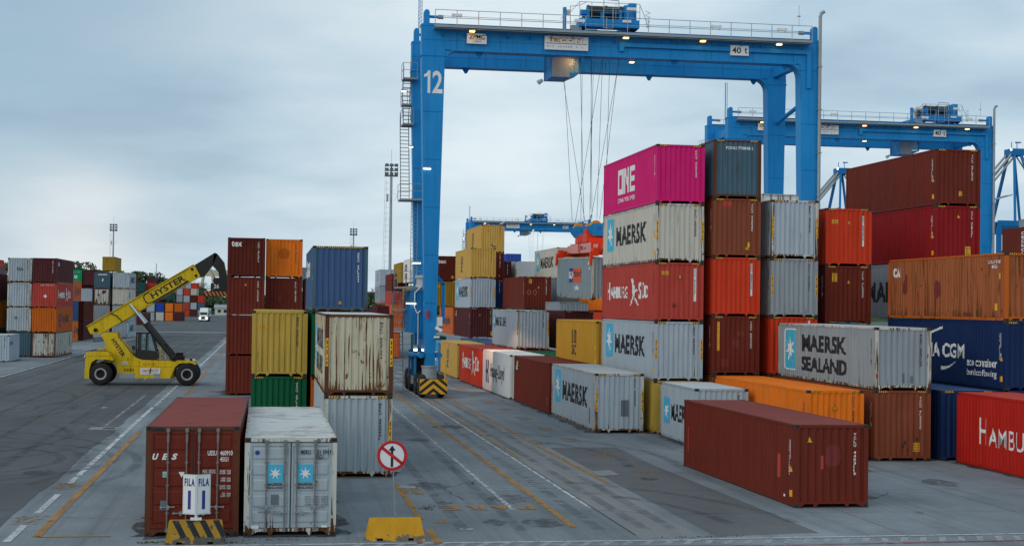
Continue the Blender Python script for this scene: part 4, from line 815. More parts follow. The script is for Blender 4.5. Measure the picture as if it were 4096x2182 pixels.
# ------------------------------------------------------------------ ground and markings
def sheet(name, polys, mat, z, **k):
    b = MB()
    for p in polys: b.face([(x, y, z) for x, y in p])
    me = b.mesh(name)
    for p in me.polygons:
        if p.normal.z < 0: p.flip()
    o = obj(name, me, mat); o['kind'] = 'structure'; return o
def rectp(x0, x1, y0, y1): return [(x0, y0), (x1, y0), (x1, y1), (x0, y1)]
MG = pavement('yard_concrete', '#646d74', '#8a959d', .4, .4)
ME = pavement('far_terrain', '#585f58', '#6b7068', 0, 0)
MA = pavement('old_asphalt', '#494d51', '#5a5f63', 0, .35)
MCr = pavement('pale_concrete', '#74797c', '#888d8f', 0, .5)
MDk = pavement('dark_asphalt_patch', '#565a5d', '#666a6d', 0, .15)
sheet('ground', [rectp(-700, 900, -120, 1300)], ME, -.012)
sheet('yard_pavement', [rectp(-90, 110, -40, 640)], MG, 0)
# dark road on the left, its right edge a little ragged
edge = [(-7.1 + .05 * math.sin(y * .37) + random.uniform(-.05, .05), y) for y in range(-20, 300, 1)]
sheet('road', [[(-21, -20)] + edge + [(-21, 298)]], MA, .004)
sheet('road_far', [rectp(-60, 14, 300, 600)], MA, .004)
sheet('concrete_crossing', [rectp(-40, 12, 290, 299.5)], MCr, .008)
sheet('crane_runway', [rectp(9.95, 11.85, 39.4, 280)], MCr, .004)
sheet('runway_apron', [[(9.95, 39.3), (12.05, 39.5), (12.05, 46.5), (15.0, 57.9), (15.0, 39.6), (15.3, 39.6), (15.3, 39.1), (9.95, 39.1)]], MG, .006)
sheet('asphalt_patch', [[(12.1, 39.6), (15.2, 40.1), (15.0, 58.0), (15.2, 64.8), (12.2, 64.7)]], MDk, .008)
WB, WA = '#6a6f72', '#43474a'
MWl = worn('worn_white_line', '#c2c9cd', WB, .78); MWl2 = worn('worn_white_hatch', '#bac1c5', WB, .72, 5, op=.6); MYl = worn('worn_yellow_line', '#a57836', WB, .84); MWl3 = worn('thin_white_line', '#b2babe', WB, .68); MYf = worn('faded_yellow_marking', '#9c7636', WB, .52, 5); MWa = worn('faint_white_line', '#a9afb2', WA, .5); MRl = worn('worn_red_line', '#8e3a40', WB, .75)
def strip(x, wd, y0, y1, dash=None):
    if not dash: return [rectp(x - wd / 2, x + wd / 2, y0, y1)]
    out = []; y = y0
    while y < y1: out.append(rectp(x - wd / 2, x + wd / 2, y, min(y1, y + dash[0]))); y += dash[0] + dash[1]
    return out
Z1 = .014
sheet('white_lane_line', strip(-6.5, .2, 40.0, 42.9) + strip(-6.5, .2, 45.2, 49.6) + strip(-6.5, .2, 52.5, 57.5, (1.8, .5)) + strip(-6.5, .2, 58, 89, (5.5, .35)) + strip(-6.45, .2, 90, 112, (2.2, .6)) + strip(-6.3, .2, 113, 290), MWl, Z1)
sheet('yellow_lane_line', strip(-5.88, .22, 40.8, 73.4) + strip(-5.3, .2, 100, 285, (6, 2)) + [rectp(-5.9, -4.0, 40.75, 40.9)] + strip(-4.9, .12, 78, 110, (1.5, 2)), MYl, Z1)
sheet('faint_lane_line', strip(-7.8, .16, 73.8, 100) + strip(-9.4, .14, 118, 260, (9, 3)), MWa, Z1)
sheet('far_white_line', strip(-20.6, .2, 105, 290), MWl, Z1); sheet('faint_far_line', strip(-19.6, .1, 108, 160), MWa, Z1)
sheet('utility_cover', [[(-8.35, 73.6), (-6.95, 73.6), (-6.95, 75.2), (-8.4, 75.2)]], MCr, .018)
sheet('drain_cover', [[(-7.75, 74.2), (-7.2, 74.2), (-7.2, 74.8), (-7.75, 74.8)]], MT['dark'], .022)
def bay_mark(x0, x1, y0, y1):
    n = 6; d = (y1 - y0) / n
    return [rectp(x0 + .1 * (k % 2), x1 - .12 * ((k + 1) % 2), y0 + k * d, y0 + k * d + d * .5) for k in range(n)]
fm = []
for y in (43.1, 50.9): fm += bay_mark(-6.95, -6.1, y, y + 1.8)
for y in (59.5, 66.5): fm += bay_mark(-6.9, -6.0, y, y + 1.5)[::2]
for y in (53.4, 60.2, 67.1, 73.4, 80.2, 87.0, 94.0, 101, 108): fm += bay_mark(13.45, 14.3, y, y + 2.2)
for y in (75, 82, 90): fm += bay_mark(-12, -11, y, y + 1.5)[::3]
fm += [rectp(4.4, 5.1, 49.0, 50.6), rectp(4.75, 5.2, 42.6, 43.4)]
sheet('faded_bay_marking', fm, MYf, .0165)
sheet('worn_patch_marking', [rectp(4.45, 5.0, 50.4, 51.3), rectp(5.3, 5.7, 41.2, 41.5), rectp(-9.3, -9.0, 88, 89.2), rectp(4.5, 4.95, 55.5, 56.3)], MWl2, .0165)
sheet('yellow_crane_line', strip(8.56, .2, 41.6, 285), MYl, Z1)
sheet('white_edge_line', strip(9.86, .12, 45.5, 285, (2.1, .15)), MWl, Z1); sheet('white_inner_line', strip(7.42, .15, 45.2, 285), MWl3, Z1)
sheet('crane_lane_hatching', [rectp(7.55, 9.78, 50 + k * .55 + (k * 37 % 11) * .012, 50 + k * .55 + .12 + (k * 37 % 11) * .012) for k in range(230)], MWl2, .012)
sheet('thin_yellow_line', strip(11.84, .17, 51.6, 112) + strip(10.15, .1, 60, 105), MYl, Z1)
sheet('lane_seam', strip(9.96, .03, 40, 120), MT['dark'], .01)
sheet('cover_slab', [[(12.04, 55.5), (12.85, 55.8), (12.84, 54.12), (11.95, 53.8)]], MCr, .02)
sheet('stack_edge_line', strip(4.42, .2, 43.4, 52.0) + [rectp(2.0, 4.5, 53.6, 53.75)] + strip(4.45, .25, 38.9, 41.4), MYl, Z1)
MBaseShade = worn('contact_shade_grime', '#1e1f1f', WB, .72, 2.2, (1, 1, 1), .7)  # contact shadow round the container bases, painted as ragged grime strips
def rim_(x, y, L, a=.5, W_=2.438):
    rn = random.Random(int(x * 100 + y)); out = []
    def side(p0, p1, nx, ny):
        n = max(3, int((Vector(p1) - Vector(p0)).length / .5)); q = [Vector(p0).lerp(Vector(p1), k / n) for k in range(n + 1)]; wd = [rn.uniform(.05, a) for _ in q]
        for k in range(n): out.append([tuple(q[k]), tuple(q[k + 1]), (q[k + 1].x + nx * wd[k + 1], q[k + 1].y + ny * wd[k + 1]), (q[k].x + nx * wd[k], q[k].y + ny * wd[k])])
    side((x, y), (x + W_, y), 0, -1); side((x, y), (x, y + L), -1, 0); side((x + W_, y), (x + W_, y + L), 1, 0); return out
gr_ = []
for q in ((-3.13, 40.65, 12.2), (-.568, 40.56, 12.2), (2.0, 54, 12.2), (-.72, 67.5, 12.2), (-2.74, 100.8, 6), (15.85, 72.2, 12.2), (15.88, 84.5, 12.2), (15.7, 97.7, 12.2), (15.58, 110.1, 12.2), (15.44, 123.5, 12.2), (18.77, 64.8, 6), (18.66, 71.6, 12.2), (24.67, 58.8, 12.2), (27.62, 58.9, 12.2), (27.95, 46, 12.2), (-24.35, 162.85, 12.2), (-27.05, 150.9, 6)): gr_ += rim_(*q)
sheet('base_shade_grime', gr_, MBaseShade, .0105)
MTyre = worn('tyre_mark', '#2e3133', WB, .6, 1.1, (1, 1, 1), .26); MOil = worn('oil_stain', '#232527', WB, .66, 2.6, (1, 1, 1), .42); MCrk = worn('crack_line', '#2c2e2f', WB, .8, 6, (1, 1, 1), .6)
rn = random.Random(21)
def arc(cx, cy, r, a0, a1, wd):
    n = 40; out = []
    for k in range(n):
        a, b = R(a0 + (a1 - a0) * k / n), R(a0 + (a1 - a0) * (k + 1) / n)
        out.append([(cx + r * math.cos(a), cy + r * math.sin(a)), (cx + (r + wd) * math.cos(a), cy + (r + wd) * math.sin(a)), (cx + (r + wd) * math.cos(b), cy + (r + wd) * math.sin(b)), (cx + r * math.cos(b), cy + r * math.sin(b))])
    return out
ar = []
for cx, cy, r, a0, a1 in ((-24, 58, 17, -20, 60), (-22, 70, 13, -60, 30), (-30, 96, 18, -30, 40), (-16, 112, 9, 150, 260), (-28, 88, 15, -70, 10), (2, 42, 11, 0, 50), (-2, 60, 16, -10, 45), (-14, 60, 6, 0, 360)):
    ar += arc(cx, cy, r, a0, a1, .38) + arc(cx, cy, r + 2.0, a0, a1, .38)
for xx in (-9.6, -11.7, -14.2, -16.3, -18.4, 5.4, 7.0, 9.2, 10.5, 11.3): ar += strip(xx, .34, 41, 260)
sheet('tyre_marks', ar, MTyre, .0118)
st_ = []
for _ in range(48):
    x, y, r = rn.choice((rn.uniform(-19, -7.5), rn.uniform(4.8, 9.6), rn.uniform(12, 26), rn.uniform(-5.5, 1))), rn.uniform(41, 120), rn.uniform(.12, .75)
    if 12 < x and y > 58: y = rn.uniform(40, 57)
    st_.append([(x + r * (1 + .3 * rn.uniform(-1, 1)) * math.cos(t * PI / 7), y + r * 1.6 * (1 + .3 * rn.uniform(-1, 1)) * math.sin(t * PI / 7)) for t in range(14)])
sheet('oil_stains', st_, MOil, .0122)
ck = []
for _ in range(46):
    x, y = rn.choice((rn.uniform(-20, -7), rn.uniform(4.6, 9.5), rn.uniform(12, 28))), rn.uniform(40, 110); a = rn.choice((0, PI / 2, rn.uniform(0, PI)))
    for _ in range(rn.randint(4, 14)):
        a += rn.gauss(0, .35); l = rn.uniform(.2, .6); nx, ny = x + l * math.cos(a), y + l * math.sin(a); w2 = rn.uniform(.012, .03)
        ck.append([(x - w2 * math.sin(a), y + w2 * math.cos(a)), (x + w2 * math.sin(a), y - w2 * math.cos(a)), (nx + w2 * math.sin(a), ny - w2 * math.cos(a)), (nx - w2 * math.sin(a), ny + w2 * math.cos(a))]); x, y = nx, ny
sheet('pavement_cracks', ck, MCrk, .0126)
sheet('slab_joints', [rectp(12 + k * 5.5, 12.03 + k * 5.5, 39.4, 72) for k in range(1, 6)] + [rectp(12, 40, 44 + k * 5.5, 44.035 + k * 5.5) for k in range(5)] + [rectp(-21, -7.2, 46 + k * 9, 46.05 + k * 9) for k in range(26)], MCrk, .0124)
# the word PARE painted for drivers coming towards us
pf = Flat().text('P', .1, 0, 1.05, .55, bold=.03).text('A', .82, 0, 1.05, .6, bold=.03).text('R', 1.62, 0, 1.05, .58, bold=.03).text('E', 2.42, 0, 1.05, .52, bold=.03)
me = pf.lay(lambda u, v, d: (8.25 - u, 46.2 - v * .95, .018), (), 'road_word')
MYw = worn('road_word_paint', '#a8772e', WB, 1.05, 4, (1, 1, 1), .9); o = obj('road_word', me, MYw); o['kind'] = 'structure'
sheet('front_white_line', [rectp(-60, 11.5, 39.0, 39.13), [(11.5, 39.13), (60, 40.6), (60, 40.75), (11.5, 39.25)]], MWl, Z1)
hat = []
for k in range(150):
    a = 2.0 + k * .55; hat.append([(a, 38.35), (a + .2, 38.35), (a + .52, 38.95 + .014 * max(0, a - 9)), (a + .32, 38.95 + .014 * max(0, a - 9))])
sheet('front_hatching', hat, MWl2, Z1)
sheet('red_front_line', [[(13.6, 37.95), (60, 40.2), (60, 40.3), (13.6, 38.05)], rectp(3.9, 4.05, 39.0, 39.3), rectp(5.4, 5.5, 39.15, 39.2), [(-1, 38.6), (13.6, 37.95), (13.6, 38.05), (-1, 38.7)]], MRl, .018)
# low weeds by the barriers
wb = MB()
for k in range(420):
    cx, cy, sx, sy = random.choice(((-2.9, 39.7, .5, .18), (-1.0, 39.5, .7, .12), (.6, 39.9, 1.2, .12), (12.2, 66.5, .4, .5), (11.6, 39.6, 1.4, .15), (14.9, 95, .3, 8), (15.4, 78, .2, 6), (4.8, 45.6, .3, .5)))
    x, y = random.gauss(cx, sx * .5), random.gauss(cy, sy * .5); a = random.uniform(0, PI); h = random.uniform(.015, .045); s = random.uniform(.015, .04)
    wb.face([(x - s * math.cos(a), y - s * math.sin(a), .004), (x + s * math.cos(a), y + s * math.sin(a), .004), (x + random.uniform(-.02, .02), y, h)])
MT['weed'] = flat('weed_green', '#3c4a2a', .9, var=.4); tag(wb.build('weeds', 'weed'), kind='stuff')
# ------------------------------------------------------------------ barriers and signs
def barrier(name, x, y, z0w, top, h, mats, label, stripes):
    c = empty(name, (x, y, 0), 0, label=label, cat='barrier')
    a, t = z0w / 2, top / 2; b = MB()
    # trapezoid with two forklift notches under it
    pr = [(-a, 0), (-a * .62, 0), (-a * .62, .07), (-a * .42, .07), (-a * .42, 0), (a * .42, 0), (a * .42, .07), (a * .62, .07), (a * .62, 0), (a, 0), (t + .02, h - .03), (t - .01, h), (-t + .01, h), (-t - .02, h - .03)]
    n = len(pr); y0, y1 = -.3, .3
    fr = [(p[0], y0 + .24 * p[1] / h, p[1]) for p in pr]; bk = [(p[0], y1 - .24 * p[1] / h, p[1]) for p in pr]
    b.face(fr); b.face(list(reversed(bk)))
    for k in range(n): b.face([fr[k], bk[k], bk[(k + 1) % n], fr[(k + 1) % n]])
    b.build('barrier_block', mats[0], c)
    if stripes:
        s = MB()
        for k in range(4):
            u = -t + .06 + k * .34
            q = [(u, h - .01), (u + .16, h - .01), (u + .4, .16), (u + .24, .16)]
            s.face([(p[0], y0 + .24 * p[1] / h - .004, p[1]) for p in q])
        s.build('black_stripes', mats[1], c)
    return c
def chipped(name, col, under, cover):
    m, nt, b = new_mat(name); v = objvec(nt, False)
    sp = nt.nodes.new('ShaderNodeSeparateXYZ'); nt.links.new(v, sp.inputs[0])
    n_ = math_n(nt, 'ADD', noise(nt, v, 4.2, 6, .62), math_n(nt, 'MULTIPLY', math_n(nt, 'SUBTRACT', .22, sp.outputs[2], clamp=True), 1.1))
    th = .5 + .2 * cover; f = ramp(nt, n_, [(th, (0, 0, 0)), (th + .02, (1, 1, 1))])
    cc = mix_rgb(nt, f, mix_rgb(nt, math_n(nt, 'MULTIPLY', noise(nt, mapping(nt, v, (6, 6, 2)), 1, 5), .8), lin(col), tuple(x * .45 for x in lin(col)[:3]) + (1,)), mix_rgb(nt, noise(nt, v, 9, 4), lin(under), lin('#1f211f')))
    nt.links.new(cc, b.inputs['Base Color']); b.inputs['Roughness'].default_value = .85; return m
MT['chipy'] = chipped('chipped_yellow', '#a9821c', '#5f615e', .36); MT['chipk'] = chipped('chipped_black', '#1c2026', '#6b6d6a', .5); MT['worny'] = chipped('worn_yellow', '#d0990f', '#8a8474', .8)
barrier('striped_barrier', -1.76, 39.55, 1.5, 1.3, .6, ('chipy', 'chipk'), 'chipped yellow and black striped concrete barrier before the maroon container', True)
barrier('yellow_barrier', 3.38, 39.8, 1.56, 1.32, .57, ('worny', 'chipk'), 'plain yellow concrete barrier carrying the thin sign pole', False)
MB().box(-.09, .09, -.07, .07, 0, .03).box(-.02, .02, -.02, .02, .03, .04)
c = empty('row_sign', (-1.75, 39.5, .6), 0, label='white V-shaped row sign lettered FILA in blue above the striped barrier', cat='sign')
MB().box(-.14, .14, -.08, .08, 0, .06).tube((0, 0, .05), (0, 0, 1.1), .035, 10).build('post', 'sign', c)
for s in (-1, 1):
    a = R(26) * s      # each board leans back from the front edge
    bd = MB().box(0 if s > 0 else -.385, .385 if s > 0 else 0, -.006, .006, .14, 1.16).build('sign_board', 'sign', c, loc=(0, -.06, 0), rot=(0, 0, a))
    u0 = .02 if s > 0 else -.365
    f = Flat(); f.rrect(u0, u0 + .345, .16, 1.14, .04, 0).rrect(u0 + .008, u0 + .337, .168, 1.132, .036, 1)
    f.text('F', u0 + .03, .86, .2, .055, 2, bold=.05).text('I', u0 + .105, .86, .2, .025, 2, bold=.05).text('L', u0 + .15, .86, .2, .06, 2, bold=.05).text('A', u0 + .22, .86, .2, .1, 2, bold=.05); f.rect(u0 + .13, u0 + .215, .27, .75, 2)
    obj('lettering', f.lay(lambda u, v, d: (u, -.006 - d, v), (), 'lettering'), ['mteal', 'sign', 'mnavy'], bd)
c = empty('prohibition_sign', (3.38, 39.75, .57), 0, label='round red and white no-straight-ahead sign on a thin leaning pole', cat='sign')
MB().tube((0, 0, 0), (-.09, 0, 1.62), .014, 8).build('pole', 'galv', c)
dz = 1.64; bd = MB().prism([(-.11 + .4 * math.cos(t * PI / 20), dz + .4 * math.sin(t * PI / 20)) for t in range(40)], 'y', -.03, -.018).build('sign_face', 'sign', c)
f = Flat().poly([(-.145, dz - .3), (-.075, dz - .3), (-.078, dz + .15), (-.142, dz + .15)][::1], 0).poly([(-.205, dz + .13), (-.015, dz + .13), (-.11, dz + .27)], 0).ring(-.11, dz, .318, .4, 1)
ca, sa = math.cos(R(-38)), math.sin(R(-38)); q = [(-.34, -.042), (.34, -.042), (.34, .042), (-.34, .042)]
f.poly([(-.11 + a * ca - b_ * sa, dz + a * sa + b_ * ca) for a, b_ in q], 1)
obj('sign_symbol', f.lay(lambda u, v, d: (u, -.03 - d, v), (), 'sign_symbol'), ['mblack', 'mred'], bd)
mg, ng, bg_ = new_mat('clear_cab_glass'); bg_.inputs['Base Color'].default_value = lin('#8fb9bf'); bg_.inputs['Roughness'].default_value = .05; bg_.inputs['Alpha'].default_value = .32; MT['clear'] = mg
# ------------------------------------------------------------------ rubber-tyred gantry crane
def make_crane(num=True):
    root = empty('gantry_crane')
    yn0, yn1, yf0, yf1 = -4.0, -2.95, 3.0, 4.05
    ZB, ZT = 23.2, 24.9
    for y0, y1, nm in ((yn0, yn1, 'near'), (yf0, yf1, 'far')):
        b = MB().box(-13.95, 13.95, y0 + .03, y1 - .03, ZB, ZT - .12)
        b.box(-13.97, 13.97, y0 - .0, y1, ZT - .12, ZT); b.box(-12.0, 12.2, y0 - .0, y1, ZB - .05, ZB)      # flanges
        for sx, xi in ((-1, -12.37), (1, 12.5)):      # rounded gussets at the knees
            n = 8; r = .85; pts = [(xi, ZB - .05), (xi, ZB - .05 - r)]
            for k in range(n + 1):
                t = PI / 2 * k / n; pts.append((xi - sx * (r - r * math.cos(t)), ZB - .05 - r + r * math.sin(t)))
            b.prism(pts, 'y', y0 + .04, y1 - .04)
        for k in range(9): xs2 = -11.6 + k * 2.95; b.box(xs2, xs2 + .03, y0 + .018, y0 + .03, ZB + .02, ZT - .13, 1); b.box(xs2, xs2 + .03, y1 - .03, y1 - .018, ZB + .02, ZT - .13, 1)
        b.box(-13.9, 13.9, y0 + .02, y0 + .03, ZB + .62, ZB + .64, 1)
        g = b.build('main_girder', ['crane', 'crane_s'], root)
        b = MB().box(-13.5, 13.5, y0 + .45, y0 + .6, ZT, ZT + .12); b.build('trolley_rail', 'dark', root)
        for sx in (-1, 1):
            if sx < 0: o0, i0, o1, i1 = -13.95, -12.37, -13.42, -12.72
            else: o0, i0, o1, i1 = 13.95, 12.5, 13.72, 12.85
            zt, zb = ZB - .0, 2.9
            X0, X1 = min(o0, i0), max(o0, i0); B0, B1 = min(o1, i1), max(o1, i1)
            lg = MB().hexa([(B0, y0 + .1, zb), (B1, y0 + .1, zb), (B1, y1 - .1, zb), (B0, y1 - .1, zb), (X0, y0, zt), (X1, y0, zt), (X1, y1, zt), (X0, y1, zt)]).box(X0 - .06, X1 + .06, y0 - .04, y1 + .04, ZB - .45, ZB - .38)
            for zz in (6.2, 9.4, 12.6, 15.8, 19.0):
                t = (zz - zb) / (zt - zb); yq = y0 + .1 * (1 - t); lg.box(B0 + (X0 - B0) * t + .01, B1 + (X1 - B1) * t - .01, yq - .006, yq + .02, zz, zz + .035, 1)
            lg.build('leg', ['crane', 'crane_s'], root)
            # rope anchor bracket with its buffer on the girder end
            xe = -13.8 if sx < 0 else 13.45
            b = MB().box(xe, xe + .38, y0 + .2, y0 + .75, ZT, ZT + .8); b.prism([(xe + .19 + .19 * math.cos(t), ZT + .8 + .19 * math.sin(t)) for t in [PI * k / 8 for k in range(9)]], 'y', y0 + .2, y0 + .75)
            b.tube((xe + .2, y0 + .47, ZT + .55), (xe + .2 - sx * 1.1, y0 + .47, ZT + .55), .1, 10); b.build('buffer_bracket', 'crane', root)
            MB().tube((xe + .2 - sx * .75, y0 + .47, ZT + .55), (xe + .2 - sx * 1.12, y0 + .47, ZT + .55), .14, 10).build('buffer', 'galv', root)
            # knuckle, swivel column, bogie and wheels
            xm = (o1 + i1) / 2; ym = (y0 + y1) / 2
            b = MB().box(xm - .32, xm + .32, ym - .42, ym + .42, 2.0, 2.9)
            for s2 in (-1, 1): b.tube((xm + s2 * .62, ym - .5, 2.75), (xm + s2 * .62, ym + .5, 2.75), .2, 12); b.box(xm + s2 * .32 - .3 * (s2 < 0), xm + s2 * .32 + .3 * (s2 > 0), ym - .3, ym + .3, 2.6, 2.9)
            b.build('knuckle', 'crane_d', root)
            sc_ = 1 if y0 > 0 else -1
            b = MB(); b.lathe([(.0, 2.05), (.55, 2.05), (.55, 1.95), (.5, 1.9), (.5, 1.3), (.62, 1.28), (.62, 1.2), (.48, 1.15), (.48, .8), (.0, .8)], (xm, ym, 0), 'z', 20); b.build('swivel_column', 'steelg', root, smooth=False)
            bo = MB().box(xm - .28, xm + .28, ym - 2.4, ym + 2.4, .75, 1.15).box(xm - .8, xm + .8, ym - 2.6, ym - 2.45, .6, 1.2).box(xm - .75, xm + .75, ym - .5, ym + .5, .9, 1.15).build('bogie', 'steelg', root)
            for dy in (-1.45, 1.45):
                for dx in (-.62, .62):
                    wv = MB().lathe([(.3, -.2), (.62, -.24), (.74, -.16), (.77, 0), (.74, .16), (.62, .24), (.3, .2)], (xm + dx, ym + dy, .77), 'x', 24).build('wheel', 'rubber', root, smooth=True)
                    MB().lathe([(.0, -.12), (.32, -.17), (.34, 0), (.32, .17), (.0, .12)], (xm + dx, ym + dy, .77), 'x', 16).build('rim', 'rim', wv)
            if y0 < 0:      # chevron bumper board facing the lane
                yb = ym - 2.75
                bp = MB().box(xm - .9, xm + .9, yb, yb + .06, .3, 1.27).box(xm + .72, xm + .78, yb - .02, yb + .04, 1.27, 2.2).build('bumper_board', 'myel', root)
                f = Flat()
                for k in range(-3, 4):
                    v = .12 + .5 * k
                    for s2 in (-1, 1):
                        pts = [(0, v), (s2 * .9, v - .72), (s2 * .9, v - .49), (0, v + .23)]
                        # clip to the board height
                        def clip(P, lo, hi):
                            for lim, sg in ((lo, 1), (hi, -1)):
                                o_ = []
                                for a_, c_ in zip(P, P[1:] + P[:1]):
                                    ia, ic = sg * (a_[1] - lim) >= 0, sg * (c_[1] - lim) >= 0
                                    if ia: o_.append(a_)
                                    if ia != ic: t = (lim - a_[1]) / (c_[1] - a_[1]); o_.append((a_[0] + t * (c_[0] - a_[0]), lim))
                                P = o_
                                if not P: break
                            return P
                        pts = clip([(a_, c_ + .55) for a_, c_ in pts], 0, .97)
                        if len(pts) > 2: f.poly(pts if s2 > 0 else pts[::-1])
                obj('chevrons', f.lay(lambda u, v, d: (xm + u, yb - d, .3 + v), (), 'chevrons'), ['mblack'], bp)
                obj('marker_pole', MB().tube((xm + .75, yb, 1.2), (xm + .75, yb, 2.25), .05, 8).mesh('marker_pole'), 'myel', root)
    for sx in (-1, 1):      # sill beams and tie braces between the two frames
        xm = -13.07 if sx < 0 else 13.28
        MB().box(xm - .28, xm + .28, -2.6, 2.7, 3.1, 3.7).build('sill_beam', 'crane_d', root)
        MB().tube((xm, -3.0, 20.8), (xm, 3.1, 19.9), .16, 10).build('tie_brace', 'crane', root); MB().tube((xm, -2.95, 8.2), (xm, 3.05, 8.2), .12, 8).build('tie_brace', 'crane', root)
        MB().box(xm - sx * .1 - .25, xm - sx * .1 + .25, -2.95, 3.0, ZB + .1, ZB + .9).build('end_tie', 'crane', root)
        b = MB().box(xm - .9, xm - .2, -1.9, -.4, 1.3, 2.6).box(xm - .75, xm + .25, .2, 1.5, 1.2, 2.4).tube((xm - .3, -2.2, 1.6), (xm + .5, -3.2, 1.5), .1, 8).tube((xm - .4, -1.0, 2.9), (xm - .4, -1.0, 2.6), .2, 10)
        for k in range(4): b.tube((xm - .8 + k * .2, -1.9, 1.6 + .1 * k), (xm - .5 + k * .25, -3.0, 1.2 + .05 * k), .035, 5)
        b.build('drive_unit', 'dark', root)
        MB().box(xm - 1.1, xm + .2, -2.3, 2.2, 2.62, 2.78).box(xm - .9, xm - .75, -2.2, -2.05, 1.2, 2.62).box(xm - .9, xm - .75, 1.9, 2.05, 1.2, 2.62).build('service_deck', 'crane_d', root)
    # walkway with railing along the near girder
    for y0, ys, nm in ((-4.78, -4.0, 0), (4.05, 4.8, 1)):
        MB().box(-13.2, 13.1, y0, ys, ZT - .4, ZT - .34).box(-13.2, 13.1, y0 if nm == 0 else ys - .05, y0 + .05 if nm == 0 else ys, ZT - .42, ZT - .18).build('walkway', 'galv', root)
        for k in range(18): xk = -12.6 + k * 1.48; MB().bar((xk, ys if nm == 0 else y0, ZT - .8), (xk, y0 + .2 if nm == 0 else ys - .2, ZT - .42), .06, .08).build('walkway_bracket', 'crane_d', root)
        yr = y0 + .03 if nm == 0 else ys - .03
        r = MB()
        for k in range(19): xk = -13.15 + k * 1.457; r.tube((xk, yr, ZT - .4), (xk, yr, ZT + .82), .025, 6)
        for zz in (.82, .3): r.tube((-13.15, yr, ZT + zz), (13.08, yr, ZT + zz), .022, 6)
        r.build('railing', 'galv', root)
        if nm == 0: MB().tube((-12.9, yr + .08, ZT + .42), (12.9, yr + .08, ZT + .42), .016, 6).build('cable_conduit', 'crane_d', root)
        for xk in ((-11.7, -3.35, 6.2, 10.9) if nm == 0 else (-8, 4)):
            MB().box(xk - .35, xk + .35, yr - .06, yr + .12, ZT + .4, ZT + .58).box(xk - .26, xk - .22, yr - .08, yr + .14, ZT + .3, ZT + .62).box(xk + .22, xk + .26, yr - .08, yr + .14, ZT + .3, ZT + .62).build('light_box', 'sign', root)
    for xk in (-10.66, -.13, 5.27, 10.71):      # sodium floods under the walkway
        h = MB().box(xk - .2, xk + .2, -4.85, -4.55, ZT - .52, ZT - .42).build('floodlight', 'steelg', root)
        MB().box(xk - .17, xk + .17, -4.83, -4.58, ZT - .57, ZT - .522).build('lamp', 'lampo', h)
    # raised cable duct on the near girder and leg
    MB().box(-.45, 13.25, -4.16, -4.0, 23.86, 24.14).box(-.45, -.1, -4.16, -4.0, 23.55, 23.86).box(12.95, 13.25, -4.16, -4.0, 21.5, 23.86).build('cable_duct', 'crane', root)
    for xk in (-10, -2.5, 3.6, 11.6):
        for yy in (yn0 + .5, yf0 + .5): MB().prism([(xk - .28, ZB - .05), (xk + .28, ZB - .05), (xk + .08, ZB - .4), (xk - .08, ZB - .4)], 'y', yy, yy + .05).build('lifting_lug', 'crane', root)
    # plates and lettering on the near girder
    ff = lambda u, v, d: (u, -4.0 - d, v)
    def plate(x0, x1, z0, z1, f, mats):
        p = MB().box(x0, x1, -4.2, -3.98, z0, z1).build('sign_plate', 'sign', root)
        obj('lettering', f.lay(lambda u, v, d: (u, -4.2 - d, v), (), 'lettering'), mats, p)
    plate(-10.93, -9.6, 23.64, 24.32, Flat().text('ZPMC', -10.8, 23.98, .27, 1.08, bold=.03).rect(-10.8, -9.72, 23.92, 23.95).text('上海振华', -10.6, 23.72, .14, .66), ['mblack'])
    f = Flat().text('TE', -5.4, 24.0, .26, .72, 0, bold=.06).rect(-4.66, -3.0, 23.98, 24.32, 0)
    for k in range(11): f.rect(-4.62 + k * .148, -4.58 + k * .148, 24.22, 24.325, 1)
    f.text('CON', -4.64, 23.97, .28, 1.6, 1, bold=.06).rect(-5.56, -2.72, 23.87, 23.91, 2)
    for k, ch in enumerate('RIO GRANDE S.A.'):
        if ch != ' ': f.text(ch, -5.45 + k * .18, 23.62, .13 if ch != '.' else .02, .02 if ch in 'I.' else .085, 2)
    plate(-5.63, -2.63, 23.46, 24.38, f, ['mgold', 'sign', 'mdark'])
    plate(7.4, 8.7, 23.58, 24.27, Flat().text('40', 7.5, 23.72, .42, .65, bold=.02).text('t', 8.4, 23.72, .42, .19, bold=.02), ['mblack'])
    if num:
        f = Flat().rect(-13.52, -13.34, 20.25, 21.75).poly([(-13.76, 21.3), (-13.52, 21.38), (-13.52, 21.75), (-13.56, 21.6), (-13.76, 21.48)]).text('2', -13.2, 20.25, 1.5, .68, bold=.02)
        obj('number_lettering', f.lay(lambda u, v, d: (u, -4.0 + .1 * (ZB - v) / 20.3 - d, v), (), 'number_lettering'), ['mwhite'], [o for o in COL.objects if o.parent == root and o.name.startswith('leg')][0])
    # exhaust pipe up the right leg
    MB().path([(13.86, -4.18, 3.4), (13.86, -4.18, 26.5), (13.93, -4.18, 26.75), (14.15, -4.2, 26.9)], .12, 12).build('exhaust_pipe', 'galv', root)
    for k in range(7): MB().box(13.7, 14.02, -4.32, -3.98, 5 + k * 3.0, 5.06 + k * 3.0).build('pipe_clamp', 'galv', root)
    # lattice antenna mast on the left end
    b = MB()
    for dx, dy in ((0, 0), (.22, 0), (.11, .2)): b.tube((-14.15 + dx, -3.6 + dy, ZT - .3), (-14.15 + dx, -3.6 + dy, ZT + 3.4), .022, 5)
    for k in range(14): b.tube((-14.15, -3.6, ZT - .2 + k * .25), (-13.93, -3.6, ZT + .05 + k * .25), .012, 4)
    b.build('antenna_mast', 'crane_d', root)
